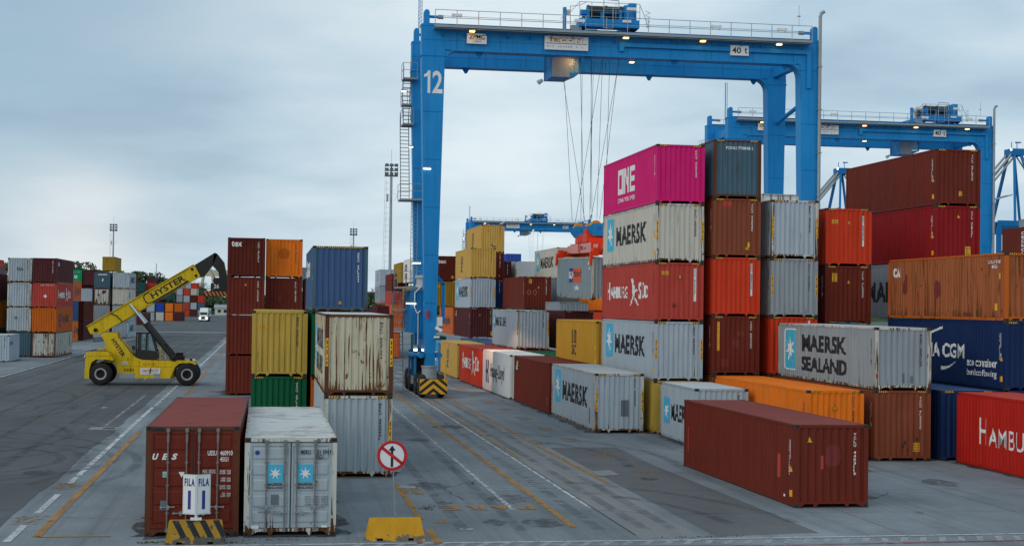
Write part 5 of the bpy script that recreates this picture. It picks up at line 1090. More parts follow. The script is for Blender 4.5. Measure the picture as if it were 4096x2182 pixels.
    MB().tube((12.2, -4.5, ZT + .8), (12.2, -4.5, ZT + 2.3), .015, 5).box(12.1, 12.3, -4.6, -4.4, ZT + 1.5, ZT + 1.54).build('aerial', 'galv', root)
    # trolley with hoist drums
    tx = -1.1
    tr = MB().box(tx - 2.1, tx + 2.1, -3.9, -2.9, 25.2, 25.75).box(tx - 2.1, tx + 2.1, 2.9, 3.9, 25.2, 25.75).box(tx - 1.9, tx - 1.4, -2.9, 2.9, 25.15, 25.7).box(tx + 1.4, tx + 1.9, -2.9, 2.9, 25.15, 25.7).box(tx - 1.3, tx + 1.3, -2.6, -1.2, 25.55, 25.7).box(tx - 1.5, tx - 1.35, -3.6, -3.4, 25.7, 26.55).box(tx + .75, tx + .95, -3.6, -3.4, 25.7, 26.5).box(tx - .55, tx - .4, -3.6, -3.45, 25.7, 26.2).box(tx - .6, tx + .9, -3.62, -3.45, 26.2, 26.27).box(tx - 1.9, tx - 1.3, -3.5, -3.0, 26.1, 26.4).build('trolley', 'crane', root)
    for sx in (-1.8, 1.8):
        for yy in (-3.55, 3.45): MB().lathe([(0, -.12), (.28, -.12), (.28, .12), (0, .12)], (tx + sx, yy, 25.3), 'y', 18).build('trolley_wheel', 'dark', tr)
    for k in range(6): pass
    MB().lathe([(0, -1.6), (.52, -1.6), (.52, -1.5), (.47, -1.48), (.47, -.35), (.52, -.33), (.52, -.22), (.47, -.2), (.47, .7), (.52, .72), (.52, .82), (0, .82)], (tx + .3, -2.6, 26.4), 'x', 24).build('hoist_drum', 'black', tr, smooth=False)
    MB().box(tx + 1.15, tx + 1.8, -3.4, -2.3, 25.75, 26.85).box(tx + 1.6, tx + 2.1, -3.0, -1.6, 25.75, 27.1).tube((tx + 1.1, -2.6, 26.4), (tx + 1.3, -2.6, 26.4), .3, 14).build('gearbox', 'crane', tr)
    MB().box(tx - .3, tx + .3, 1.4, 2.3, 25.7, 27.2).build('electrical_cabinet', 'cream', tr)
    MB().tube((tx - 1.2, -.6, 26.3), (tx + 1.1, -.6, 26.3), .42, 20).build('hoist_drum', 'black', tr)
    r = MB()
    for x0, x1, z0 in ((tx - 2.1, tx + 2.1, 25.75),):
        for k in range(6): xk = x0 + (x1 - x0) * k / 5; r.tube((xk, -3.95, z0), (xk, -3.95, z0 + 1.1), .02, 6)
        for zz in (.55, 1.1): r.tube((x0, -3.95, z0 + zz), (x1, -3.95, z0 + zz), .02, 6)
    r.path([(tx - 2.1, -3.95, 26.85), (tx - 2.75, -3.95, 26.1), (tx - 3.1, -3.95, 26.0), (tx - 3.4, -3.95, 25.6)], .02, 6).tube((tx - 2.75, -3.95, 26.55), (tx - 2.75, -3.95, 25.1), .025, 6).path([(tx - 2.75, -3.95, 26.5), (tx - 2.1, -3.95, 26.6), (tx - 1.6, -3.95, 26.85)], .02, 6)
    r.path([(tx + 2.1, -3.95, 26.8), (tx + 2.5, -3.95, 25.9), (tx + 2.7, -3.95, 25.2)], .02, 6)
    for k in range(4): r.path([(tx + 2.5, -3.9, 26.4 - k * .3), (tx + 2.85, -3.9, 26.3 - k * .3), (tx + 2.55, -3.9, 26.15 - k * .3)], .016, 5)
    r.path([(tx - .45, -4.05, 27.0), (tx - .45, -4.05, 26.45), (tx + .6, -4.05, 26.45), (tx + .6, -4.05, 27.0), (tx - .45, -4.05, 27.05)], .03, 6).path([(tx - .45, -4.05, 26.4), (tx - .45, -4.05, 25.1), (tx + .2, -4.05, 25.1), (tx + .2, -4.05, 26.6)], .03, 6)
    r.build('trolley_railing', 'galv', tr)
    MB().box(tx + .9, tx + 1.5, -4.0, -3.85, 25.55, 25.72).box(tx + 1.2, tx + 1.85, -4.0, -3.85, 26.4, 26.6).build('junction_box', 'sign', tr)
    MB().box(tx - 3.15, tx - 2.95, -3.6, -3.3, 24.9, 26.5).build('cable_mast', 'crane', tr); MB().box(tx - 2.93, tx - 2.7, -3.55, -3.35, 26.0, 26.35).build('horn_box', 'cream', tr)
    MB().box(tx - 2.6, tx - 1.9, -3.7, -3.1, 24.95, 25.3).build('air_conditioner', 'steelg', tr)
    # driver's cab hung below, glazed towards the hoist
    cx = -4.76      # left wall
    cb = MB().box(cx, cx + 1.0, -2.0, .25, 21.95, 23.75).hexa([(cx + 1.0, -2.0, 21.95), (cx + 1.3, -2.0, 21.95), (cx + 1.3, .25, 21.95), (cx + 1.0, .25, 21.95), (cx + 1.0, -2.0, 22.3), (cx + 2.05, -2.0, 22.3), (cx + 2.05, .25, 22.3), (cx + 1.0, .25, 22.3)]).box(cx + 1.0, cx + 1.12, -2.0, .25, 22.3, 23.75).box(cx + 1.0, cx + 2.2, -2.0, .25, 23.6, 23.75).box(cx + 1.95, cx + 2.1, -2.0, -1.92, 22.3, 23.6).box(cx + 1.95, cx + 2.1, .17, .25, 22.3, 23.6).box(cx - .2, cx + 2.2, -1.9, .15, 23.75, 24.0).build('operator_cab', 'crane', root)
    MB().box(cx + 1.12, cx + 1.95, -1.99, -1.96, 22.3, 23.6).box(cx + 2.0, cx + 2.04, -1.92, .17, 22.3, 23.6).box(cx - .012, cx, -1.6, -1.0, 22.6, 23.5).box(cx - .012, cx, -.7, -.1, 22.6, 23.5).build('cab_window', 'clear', cb)
    MB().box(cx + 1.25, cx + 1.6, -1.5, -1.25, 23.5, 23.58).build('cab_lamp', 'lampo', cb); MB().box(cx + .05, cx + 1.0, -2.02, -2.0, 21.97, 23.72).box(cx + 1.0, cx + 1.3, -2.02, -2.0, 21.97, 23.6).box(cx + 1.12, cx + 1.95, .1, .16, 22.3, 23.6).box(cx + 1.121, cx + 1.15, -1.9, .1, 22.3, 23.6).box(cx + 1.3, cx + 1.75, -1.0, -.5, 22.3, 23.0).build('cab_lining', 'dgrey', cb)
    MB().tube((cx - .1, -.2, 21.9), (cx - .1, -.2, 23.8), .03, 6).tube((cx - .1, .1, 21.9), (cx - .1, .1, 23.8), .03, 6).build('cab_ladder', 'crane_d', cb)
    MB().tube((cx - .25, .0, 22.0), (cx - .55, -.05, 21.8), .12, 8, r2=.18).build('horn_light', 'sign', cb)
    h = MB().box(.72, 1.05, -2.4, -2.1, 23.15, 23.22).build('floodlight', 'steelg', root); MB().box(.74, 1.03, -2.38, -2.12, 23.1, 23.148).build('lamp', 'lampo', h)
    # engine house, platforms and stairs on the left side
    eh = MB().box(-14.25, -13.3, -2.2, 2.9, 4.2, 7.0).box(-14.3, -13.25, -2.25, 2.95, 7.0, 7.08)
    for k in range(16): eh.box(-14.28, -14.25, -2.1 + k * .31, -1.95 + k * .31, 4.25, 6.95)
    for k in range(5): eh.box(-14.2 + k * .19, -14.1 + k * .19, -2.23, -2.2, 4.25, 6.95)
    eh.build('engine_house', 'crane_d', root)
    MB().box(-13.8, -13.45, -1.9, -1.4, 7.08, 7.95).box(-13.9, -13.35, -2.0, -1.3, 7.95, 8.1).path([(-13.95, -2.1, 7.4), (-13.6, -2.25, 7.3), (-14.0, -2.3, 6.9), (-14.0, -2.3, 5.9), (-13.8, -2.3, 5.5), (-13.6, -2.3, 5.7)], .045, 8).tube((-13.75, -2.28, 5.5), (-13.75, -2.28, 3.4), .03, 6).build('air_filter', 'sign', root)
    MB().box(12.3, 12.75, -2.2, 2.9, 4.2, 7.2).build('cable_cabinet', 'crane_d', root)
    MB().bar((-12.6, -3.2, 8.0), (-12.15, -3.2, 7.5), .3, .22).box(-12.27, -12.05, -3.35, -3.05, 5.0, 7.55).bar((-12.16, -3.2, 5.05), (-12.6, -3.2, 4.3), .3, .22).build('leg_bracket', 'crane', root)
    st = lambda x0, x1, y0, z0, y1, z1: (x0, x1, y0, z0, y1, z1)
    fl = [(-15.1, -14.4, 1.0, .1, 2.6, 4.4), (-15.15, -14.4, 2.6, 4.4, 1.2, 5.8), (-15.15, -14.4, 1.2, 5.8, -.2, 7.3), (-14.6, -13.98, 3.2, 13.6, 4.6, 19.0), (-14.5, -13.95, 3.0, 19.0, 4.4, 20.5), (-14.5, -13.95, 4.4, 20.5, 3.2, 22.2)]
    for x0, x1, y0, z0, y1, z1 in fl:
        b = MB()
        for xx in (x0, x1): b.bar((xx, y0, z0), (xx, y1, z1), .03, .12); b.bar((xx, y0, z0 + .95), (xx, y1, z1 + .95), .03, .03); b.tube((xx, y0, z0), (xx, y0, z0 + .95), .02, 5); b.tube((xx, y1, z1), (xx, y1, z1 + .95), .02, 5)
        n = max(3, int((z1 - z0) / .27))
        for k in range(1, n): t = k / n; b.box(x0, x1, y0 + (y1 - y0) * t - .09, y0 + (y1 - y0) * t + .09, z0 + (z1 - z0) * t - .02, z0 + (z1 - z0) * t + .01)
        b.build('access_stair', 'stair', root)
    for x0, x1, y0, y1, z in ((-15.2, -13.3, -2.2, .4, 7.3), (-15.2, -14.3, .9, 2.9, 4.4), (-15.2, -14.3, .6, 1.6, 5.8), (-14.7, -13.0, 2.4, 4.4, 13.6), (-14.55, -13.8, 2.7, 4.6, 19.0), (-14.55, -13.8, 3.6, 4.8, 20.5), (-14.6, -13.6, 2.4, 3.8, 22.2)):
        b = MB().box(x0, x1, y0, y1, z - .12, z)
        for px, py in ((x0, y0), (x0, y1), (x1, y0), ((x0 + x1) / 2, y0)): b.tube((px, py, z), (px, py, z + 1.05), .022, 5)
        for zz in (.55, 1.05): b.path([(x1, y0, z + zz), (x0, y0, z + zz), (x0, y1, z + zz)], .02, 5)
        b.build('platform', 'galv', root)
    b = MB()
    for xx in (-13.85, -13.4): b.tube((xx, 2.85, 7.3), (xx, 2.85, 13.5), .025, 5)
    for k in range(21): b.tube((-13.85, 2.85, 7.4 + k * .29), (-13.4, 2.85, 7.4 + k * .29), .018, 5)
    b.build('ladder', 'galv', root)
    for x0, y0, z0, x1 in ((-14.15, 2.2, 12.95 + 4.3, -13.85), (-13.75, -3.95, 15.2, -13.2), (-13.8, 2.0, 9.05, -13.2), (-14.6, -2.3, 6.2, -13.9), (-14.75, 2.3, 21.2, -14.4), (-13.5, -3.1, 8.55, -13.2)):
        h = MB().box(x0, x1, y0 - .1, y0 + .1, z0, z0 + .1).build('work_light', 'steelg', root); MB().box(x0 + .02, x1 - .02, y0 - .12, y0 + .08, z0 - .06, z0 - .002).build('lamp', 'lampw', h)
    for dx in (-.9, -.35):
        h = MB().box(-13.07 + dx, -12.8 + dx, -1.6, -1.3, 3.0, 3.35).build('work_light', 'steelg', root); MB().box(-13.05 + dx, -12.82 + dx, -1.66, -1.602, 2.95, 3.1).build('lamp', 'lampw', h)
    MB().box(-12.85, -12.5, -4.25, -3.95, 3.9, 4.05).tube((-12.75, -4.15, 4.6), (-12.35, -4.3, 4.35), .13, 8).box(-12.65, -12.3, -4.1, -3.9, 4.7, 5.3).build('camera_housing', 'sign', root); MB().tube((-13.3, -4.1, 5.2), (-13.3, -4.1, 5.75), .08, 8).build('beacon', 'mred', root)
    return root, tr, cb
crane, trolley, cab_ = make_crane()
crane.location = (23.75, 104, 0)
tag(crane, 'nearest blue gantry crane, numbered 12, spanning the stacks in the middle', 'crane', 'gantry cranes over the stacks')
lit = [o for o in COL.objects if o.type == 'MESH' and o.name.startswith('hoist_rope')]
for loc, lab, dx in (((58.15, 146.2, 0), 'second blue gantry crane at the right, behind the first one', 9.5), ((58.6, 341.5, 0), 'small farthest blue gantry crane seen behind the mustard containers', 3.0)):
    c = copy_tree(crane); c.location = loc; tag(c, lab, 'crane', 'gantry cranes over the stacks')
    for ch in [o for o in COL.objects if o.parent == c]:
        n = ch.name.split('.')[0]
        if n in ('trolley', 'operator_cab'): ch.location.x += dx
        if n == 'leg':
            for q in [o for o in COL.objects if o.parent == ch]: bpy.data.objects.remove(q)
def ropes(c, x, y, z0, pts):
    for (ax, ay), (bx, by, bz) in pts:
        MB().tube((x + ax - c.location.x, y + ay - c.location.y, 25.2), (x + bx - c.location.x, y + by - c.location.y, bz), .015, 5).build('hoist_rope', 'rope', c)
PX, PY = 21.75, 104.0
ropes(crane, PX, PY, 0, [((-2.0, -1.8), (-.35, 1.9, 12.2)), ((-.75, -1.8), (-.3, -1.9, 12.2)), ((.0, -2), (.25, -2, 12.2)), ((.25, 2), (.3, 2, 12.2)), ((1.9, 2), (-.1, 2, 12.2)), ((2.2, -2), (.8, -2, 12.2)), ((-1.6, 2), (.6, 2, 12.2)), ((.9, -2), (.6, -2.0, 12.2)), ((1.1, 2), (.9, 1.8, 12.2)), ((2.4, -1.8), (1.0, 2, 12.2)), ((.5, 0), (.55, 0, 13.0)), ((1.4, -2), (1.2, -2, 12.2))])
fc = [o for o in COL.objects if o.name.startswith('gantry_crane')][2]
ropes(fc, 60.5, 341.5, 0, [((-2.2, -1), (-.8, -1, 8)), ((-1.4, -1), (-1.0, -1, 8)), ((-.4, 1), (-.6, 1, 8)), ((.3, -1), (.2, -1, 8)), ((.6, 1), (.5, 1, 8)), ((1.6, -1), (.7, -1, 8)), ((2.3, 1), (1.0, 1, 8))])
# spot lamps: the lit sodium floods really light the ground and the boxes under the crane
def spot(loc, tgt, e, ang, col=(1, .5, .22), blend=.35, r=.25):
    l = bpy.data.lights.new('flood_beam', 'SPOT'); l.energy = e; l.spot_size = R(ang); l.spot_blend = blend; l.color = col; l.shadow_soft_size = r
    o = bpy.data.objects.new('flood_beam', l); COL.objects.link(o); o.location = loc; o.rotation_euler = (Vector(tgt) - Vector(loc)).to_track_quat('-Z', 'Y').to_euler()
for xk in (13.09, 23.6, 29.0, 34.4): spot((xk, 99.0, 24.2), (xk - .6, 102, 0), 500, 62, (1, .62, .35))
spot((24.6, 101.6, 23.05), (24, 105.5, 22), 350, 100)
spot((20.55, 101.35, 23.15), (19.95, 102.1, 22.4), 45, 150, (1, .5, .2), .8); spot((20.6, 102.9, 23.45), (20.6, 103, 22.2), 60, 150, (1, .55, .25), .8)
spot((12.6, 104.5, 6.5), (16, 108.5, 1.6), 1500, 58, (1, .55, .3))
# ------------------------------------------------------------------ lifting frame (spreader) above the hanging box
sp = empty('spreader', (22.37, 104.0, 9.62), 0, label='orange-red container lifting frame with blue sheave blocks hanging from the crane', cat='spreader')
sp.rotation_euler = (R(1.0), 0, 0)
MB().box(-.75, .75, -3.6, 3.6, .25, .95).box(-.62, .62, -5.3, -3.6, .3, .85).box(-.62, .62, 3.6, 5.3, .3, .85).build('main_beam', 'spreader', sp)
MB().box(-.76, -.75, -3.55, 3.5, .28, .93).box(-.63, -.62, -5.2, -3.7, .34, .82).box(-.63, -.62, 3.7, 5.2, .34, .82).build('painted_lit_side', 'spreadw', sp)  # warm light on the left faces, painted as thin pale pink plates
for s in (-1, 1):
    e = MB().box(-1.15, 1.15, s * 5.95 - .28, s * 5.95 + .28, .06, .5).box(-1.2, -.8, s * 5.95 - .34, s * 5.95 + .34, -.02, .55).box(.8, 1.2, s * 5.95 - .34, s * 5.95 + .34, -.02, .55).box(-.5, .5, min(s * 5.2, s * 5.9), max(s * 5.2, s * 5.9), .3, .8).build('end_beam', 'spreader', sp)
    for x in (-1.22, 1.22): MB().hexa([(x - .16, s * 6.02 - .14, -.62), (x - .06, s * 6.02 - .14, -.62), (x - .06, s * 6.02 + .1, -.62), (x - .16, s * 6.02 + .1, -.62), (x - .1, s * 6.02 - .2, .3), (x + .12, s * 6.02 - .2, .3), (x + .12, s * 6.02 + .16, .3), (x - .1, s * 6.02 + .16, .3)]).build('corner_guide', 'spreader', sp)
f = Flat()
for k in range(9): a = -.75 + k * .2; f.poly([(a, .1), (a + .1, .1), (a + .32, .48), (a + .22, .48)])
obj('hazard_stripes', f.lay(lambda u, v, d: (u, -6.235 - d, v), (), 'hazard_stripes'), ['mblack'], sp)
f = Flat().text('12', 2.75, .42, .36, .34, bold=.02).text('ZPMC', 3.3, .46, .3, 1.3, bold=.03).text('SWL 40T', 4.8, .5, .16, .7, bold=.02)
obj('lettering', f.lay(lambda u, v, d: (-.76 - d, 3.5 - u, v), (), 'lettering'), ['mdark'], sp)
MB().box(-.7, .7, -2.0, 2.0, 1.0, 1.55).box(-.6, .6, -2.6, -2.0, .95, 1.3).box(-.6, .6, 2.0, 2.6, .95, 1.3).box(-.5, .5, -.9, .3, 1.55, 1.95).box(-.72, -.6, -1.9, -1.2, 1.0, 1.4).build('head_block', 'spreader', sp)
b = MB()
for yy in (.0, .5): b.tube((-.78, yy, .3), (-.78, yy, 1.5), .025, 5)
for k in range(5): b.tube((-.78, 0, .4 + k * .25), (-.78, .5, .4 + k * .25), .02, 5)
b.build('ladder', 'spreader', sp)
for yy, xx, zz in ((1.75, -.25, 1.95), (-2.0, .2, 2.05)):
    pts = [(xx - .85, zz), (xx - .8, zz - .25), (xx - .5, zz - .6), (xx + 1.0, zz - .6), (xx + 1.1, zz), (xx + 1.0, zz + .25), (xx - .55, zz + .25)]
    MB().prism(pts, 'y', yy - .28, yy - .2).prism(pts, 'y', yy + .2, yy + .28).build('sheave_block', 'crane', sp)
    for dx in (-.3, .5): MB().lathe([(0, -.12), (.34, -.14), (.4, -.1), (.37, 0), (.4, .1), (.34, .14), (0, .12)], (xx + dx, yy, zz + .08), 'y', 24).build('sheave', 'sheave', sp)
    MB().tube((xx - .1, yy - .33, zz - .02), (xx - .1, yy + .33, zz - .02), .1, 10).build('sheave_pin', 'crane_d', sp)
# ------------------------------------------------------------------ reach stacker (yellow container handler)
rs = empty('reach_stacker', (-9, 113.3, 0), 0, label='yellow reach stacker with raised boom, side on, on the dark road', cat='reach stacker')
OX, OY = -9.0, 113.3
def X(pts): return [(a - OX, b) for a, b in pts]
fr = [(-11.87, 3.72), (-11.95, 3.55), (-11.8, 3.35), (-11.0, 1.72), (-10.55, .5), (-6.87, .5), (-6.55, 1.74), (-9.0, 1.82), (-9.4, 1.95), (-9.75, 2.2), (-10.4, 3.0), (-10.75, 3.4), (-10.82, 3.78), (-11.7, 3.78)]
ch = MB()
for y0, y1 in ((-1.05, -.8), (.8, 1.05)): ch.prism(X(fr), 'y', y0, y1)
ch.box(-1.7, 2.2, -.8, .8, .7, 1.6).box(-2.7, -1.9, -.8, .8, 1.6, 2.9)
ch.box(-.45, 2.3, -1.55, -1.05, .52, 1.3).box(-.45, 2.3, 1.05, 1.55, .52, 1.3)
chs = ch.build('chassis', 'hyst', rs)
MB().box(-1.55, -.5, -1.5, -1.06, .52, .85).build('step_box', 'galv', chs); MB().box(-.5, -.05, -1.52, -1.06, .5, .8).box(.85, 1.3, -1.58, -1.55, .52, .82).build('step_box', 'steelg', chs)
cw = [(-12.95, .5), (-12.9, 2.3), (-12.75, 2.36), (-12.4, 2.44), (-11.3, 2.44), (-10.95, 1.84), (-11.0, 1.78), (-11.45, 1.86), (-12.2, 1.86), (-12.5, 1.6), (-12.62, 1.1), (-12.62, .5)]
cwt = MB().prism(X(cw), 'y', -1.95, 1.95)
for xx in (-12.1, -11.85): cwt.lathe([(.05, -.03), (.12, -.03), (.12, .03), (.05, .03)], (xx - OX, -.9, 2.53), 'y', 14)
cwt.build('counterweight', 'hyst', rs)
ff_ = [(-6.95, .5), (-6.8, .9), (-6.62, 1.35), (-6.3, 1.62), (-5.5, 1.66), (-5.2, 1.52), (-5.15, 1.6), (-5.45, 1.78), (-6.5, 1.83), (-6.9, 1.5)]
MB().prism(X(ff_), 'y', -1.95, -1.0).prism(X(ff_), 'y', 1.0, 1.95).box(-6.6 - OX, -5.6 - OX, -1.0, 1.0, 1.3, 1.75).build('front_fender', 'hyst', rs)
MB().box(-12.7 - OX, -12.4 - OX, -1.4, 1.4, .5, 1.2).box(-6.4 - OX, -5.3 - OX, -1.6, 1.6, .55, 1.05).box(-12.1 - OX, -11.5 - OX, -1.5, 1.5, .6, 1.1).build('axle', 'dark', rs)
for xx, r, ys in ((-11.84, .82, (-1.6, 1.6)), (-5.76, .82, (-1.75, -1.1, 1.1, 1.75))):
    for yy in ys:
        wl = MB().lathe([(.4, -.27), (r * .86, -.3), (r * .97, -.22), (r, 0), (r * .97, .22), (r * .86, .3), (.4, .27)], (xx - OX, yy, r), 'y', 32).build('wheel', 'rubber', rs, smooth=True)
        MB().lathe([(.30, -.2), (.34, -.285), (.42, -.285), (.43, -.2), (.43, .2), (.42, .285), (.34, .285), (.30, .2)], (xx - OX, yy, r), 'y', 28).build('rim', 'rim', wl); MB().lathe([(0, -.16), (.3, -.2), (.3, .2), (0, .16)], (xx - OX, yy, r), 'y', 20).build('hub', 'dark', wl)
pn = MB()
for xx in (-10.3, -9.2, -8.2, -7.4): pn.box(xx - OX, xx + .015 - OX, -1.055, -1.05, .9, 1.75)
pn.box(-10.4 - OX, -6.8 - OX, -1.055, -1.05, 1.33, 1.345).box(-12.85 - OX, -11.2 - OX, -1.956, -1.95, 2.1, 2.115).box(-11.9 - OX, -11.885 - OX, -1.956, -1.95, 1.9, 2.4)
for k in range(7): pn.box(-10.25 + .1 * k - OX, -10.2 + .1 * k - OX, -1.056, -1.05, .95, 1.2)
pn.build('panel_seams', 'dark', chs)
MB().box(-12.85 - OX, -11.4 - OX, -1.7, 1.7, 2.44, 2.455).build('anti_slip_deck', 'dark', rs)
MB().path([(-11.1 - OX, -.7, 2.4), (-11.1 - OX, -.7, 3.3), (-11.25 - OX, -.75, 3.45)], .07, 8).build('exhaust_pipe', 'dark', rs)
b = MB()
for y in (-1.7, 1.7): b.path([(-12.7 - OX, y, 2.44), (-12.7 - OX, y, 3.1), (-11.6 - OX, y, 3.1), (-11.6 - OX, y, 2.44)], .022, 6).tube((-12.7 - OX, y, 2.78), (-11.6 - OX, y, 2.78), .018, 5)
b.build('railing', 'galv', rs) if False else None
for xx, yy, zz in ((-8.5, -.7, 3.82), (-8.5, .7, 3.82), (-5.3, -1.6, 1.8), (-12.95, -1.5, 2.0)): MB().box(xx - .09 - OX, xx + .09 - OX, yy - .08, yy + .08, zz, zz + .14).build('work_lamp', 'sign', rs)
MB().box(-12.93 - OX, -12.88 - OX, -1.97, -1.7, 1.95, 2.1).box(-10.05 - OX, -9.98 - OX, -1.08, -1.05, 1.75, 1.95).build('tail_lamp', 'mred', rs)
# cab
cbp = [(-9.48, 1.85), (-8.0, 1.85), (-7.96, 2.15), (-8.1, 2.6), (-8.42, 3.74), (-9.46, 3.74)]
cb = MB()
for a, b in ((0, 5), (1, 2), (2, 3), (3, 4), (4, 5)):
    for yy in (-.75, .75): cb.bar((cbp[a][0] - OX, yy, cbp[a][1]), (cbp[b][0] - OX, yy, cbp[b][1]), .09, .1)
for p in cbp[2:]: cb.bar((p[0] - OX, -.75, p[1]), (p[0] - OX, .75, p[1]), .09, .09)
cb.prism(X([(-9.48, 1.85), (-8.0, 1.85), (-7.96, 2.15), (-8.02, 2.4), (-8.5, 2.5), (-9.48, 2.55)]), 'y', -.78, .78)
cb.prism(X([(-9.5, 3.7), (-8.4, 3.7), (-8.42, 3.8), (-9.48, 3.82)]), 'y', -.8, .8)
for yy in (-.75, .75): cb.bar((-8.75 - OX, yy, 2.5), (-8.75 - OX, yy, 3.72), .12, .05); cb.bar((-9.25 - OX, yy, 2.5), (-9.25 - OX, yy, 3.72), .2, .05)
cab = cb.build('cab', 'black', rs)
for yy in (-.76, .76): MB().face([(-9.4 - OX, yy, 2.5), (-8.1 - OX, yy, 2.5), (-8.44 - OX, yy, 3.7), (-9.4 - OX, yy, 3.7)]).build('window', 'clear', cab)
MB().face([(-8.05 - OX, -.7, 2.4), (-8.05 - OX, .7, 2.4), (-8.42 - OX, .7, 3.7), (-8.42 - OX, -.7, 3.7)]).build('windscreen', 'clear', cab)
MB().box(-9.75 - OX, -9.55 - OX, -1.0, -.8, 2.55, 2.85).tube((-9.65 - OX, -.9, 2.3), (-9.5 - OX, -.8, 2.2), .03, 6).tube((-9.65 - OX, -.9, 2.55), (-9.62 - OX, -.9, 2.1), .03, 6).build('mirror', 'black', cab)
MB().box(-9.2 - OX, -8.75 - OX, -.28, .28, 2.25, 2.42).box(-9.28 - OX, -9.14 - OX, -.28, .28, 2.4, 3.05).build('seat', 'dark', cab)
# boom
d = Vector((7.5, 4.62)).normalized(); n = Vector((-d.y, d.x))
def BP(a, b): p = Vector((-12.78, 3.76)) + d * a + n * b; return (p.x - OX, p.y)
L_ = 8.82
bo = MB().prism([BP(-.05, -.12), BP(.0, .40), BP(.25, .48), BP(L_, .46), BP(L_ + .05, .1), BP(L_, -.43), BP(3.8, -.43), BP(3.2, -.58), BP(.6, -.42)], 'y', -.42, .42)
for a in (.9, 3.05, 4.4): bo.prism([BP(a, -.46), BP(a + .07, -.46), BP(a + .07, .5), BP(a, .5)], 'y', -.47, .47)
bo.prism([BP(.0, .47), BP(L_, .45), BP(L_, .51), BP(.0, .53)], 'y', -.5, .5).prism([BP(.4, -.46), BP(L_, -.51), BP(L_, -.47), BP(.4, -.40)], 'y', -.5, .5)
bo.prism([BP(3.0, -.4), BP(4.6, -.4), BP(4.3, -.05), BP(3.4, .15), BP(3.0, .12)], 'y', -.48, .48).prism([BP(L_ - .9, -.45), BP(L_, -.5), BP(L_ + .05, .3), BP(L_ - .3, .5)], 'y', -.47, .47)
boom = bo.build('boom', 'hyst', rs)
MB().lathe([(0, -.56), (.14, -.56), (.14, .56), (0, .56)], (BP(.42, -.05)[0], 0, BP(.42, -.05)[1]), 'y', 16).lathe([(0, -.52), (.1, -.52), (.1, .52), (0, .52)], (BP(L_ - .25, .25)[0], 0, BP(L_ - .25, .25)[1]), 'y', 12).lathe([(0, -.52), (.1, -.52), (.1, .52), (0, .52)], (BP(L_ - .25, -.3)[0], 0, BP(L_ - .25, -.3)[1]), 'y', 12).build('pivot_pin', 'dark', boom)
MB().path([(BP(4.9, -.42)[0], -.53, BP(4.9, -.42)[1]), (BP(6.2, -.4)[0], -.55, BP(6.2, -.4)[1]), (BP(7.9, -.32)[0], -.55, BP(7.9, -.32)[1])], .05, 8).path([(BP(1.9, .5)[0], -.48, BP(1.9, .5)[1]), (BP(2.2, .1)[0], -.5, BP(2.2, .1)[1]), (BP(2.35, -.5)[0], -.5, BP(2.35, -.5)[1])], .04, 6).path([(BP(.0, -.3)[0], -.3, BP(.0, -.3)[1]), (BP(-.1, -.75)[0], -.4, BP(-.1, -.75)[1]), (BP(.5, -.95)[0], -.35, BP(.5, -.95)[1]), (-11.6 - OX, -.5, 3.2), (-11.3 - OX, -.6, 2.5)], .03, 6).build('hydraulic_hose', 'black', boom)
MB().box(BP(1.85, .6)[0] - .07, BP(1.85, .6)[0] + .07, -.45, -.3, BP(1.85, .6)[1], BP(1.85, .6)[1] + .16).build('beacon', 'morange', boom)
def boomfn(u, v, dd): p = Vector((-12.78, 3.76)) + d * u + n * v; return (p.x - OX, -.425 - dd, p.y)
f = Flat().text('HYSTER', 5.05, -.2, .46, 2.75, bold=.03)
for k in range(9):       # the long looping stroke before the first letter
    a0 = PI / 2 + PI * k / 8; 
    if k < 8:
        a1 = PI / 2 + PI * (k + 1) / 8
        f.poly([(4.75 + .2 * math.cos(a0), .02 + .33 * math.sin(a0)), (4.75 + .3 * math.cos(a0), .02 + .4 * math.sin(a0)), (4.75 + .3 * math.cos(a1), .02 + .4 * math.sin(a1)), (4.75 + .2 * math.cos(a1), .02 + .33 * math.sin(a1))][::-1])
f.rect(4.75, 7.9, -.39, -.32).rect(4.75, 5.05, .34, .41)
obj('lettering', f.lay(boomfn, (), 'lettering'), ['mblack'], boom)
dm_ = Vector((.55, -.83)).normalized(); nm = Vector((-dm_.y, dm_.x))
def mastfn(u, v, dd): p = Vector((-11.32, 3.3)) + dm_ * u + nm * v; return (p.x - OX, -1.05 - dd, p.y)
obj('lettering', Flat().text('HYSTER', .1, .02, .3, 1.5, bold=.04).lay(mastfn, (), 'lettering'), ['mblack'], chs)
fl_ = lambda y: (lambda u, v, dd: (u - OX, y - dd, v))
obj('lettering', Flat().text('45-31 CH', -8.98, 1.42, .17, .95, bold=.02, shear=.2).lay(fl_(-1.05), (), 'lettering'), ['mredtxt'], chs)
pl = MB().box(-9.1 - OX, -7.68 - OX, -1.58, -1.55, .78, 1.24).build('sign_plate', 'sign', chs)
f = Flat().text('TE', -8.98, .98, .13, .32, 0, bold=.06).rect(-8.64, -7.82, .97, 1.16, 0).text('CON', -8.62, .965, .14, .78, 1, bold=.06)
for k in range(7): f.rect(-8.6 + k * .11, -8.56 + k * .11, 1.11, 1.165, 1)
f.rect(-9.05, -7.75, .9, .92, 2)
for k, chx in enumerate('RIO GRANDE S.A.'):
    if chx not in ' .': f.text(chx, -9.0 + k * .085, .81, .06, .045 if chx != 'I' else .012, 2)
f.poly([(-8.45, .85), (-8.36, .84), (-8.3, 1.2), (-8.36, 1.24), (-8.42, 1.22)], 3)
obj('lettering', f.lay(fl_(-1.58), (), 'lettering'), ['mredtxt', 'sign', 'mteal', 'mdark'], pl)
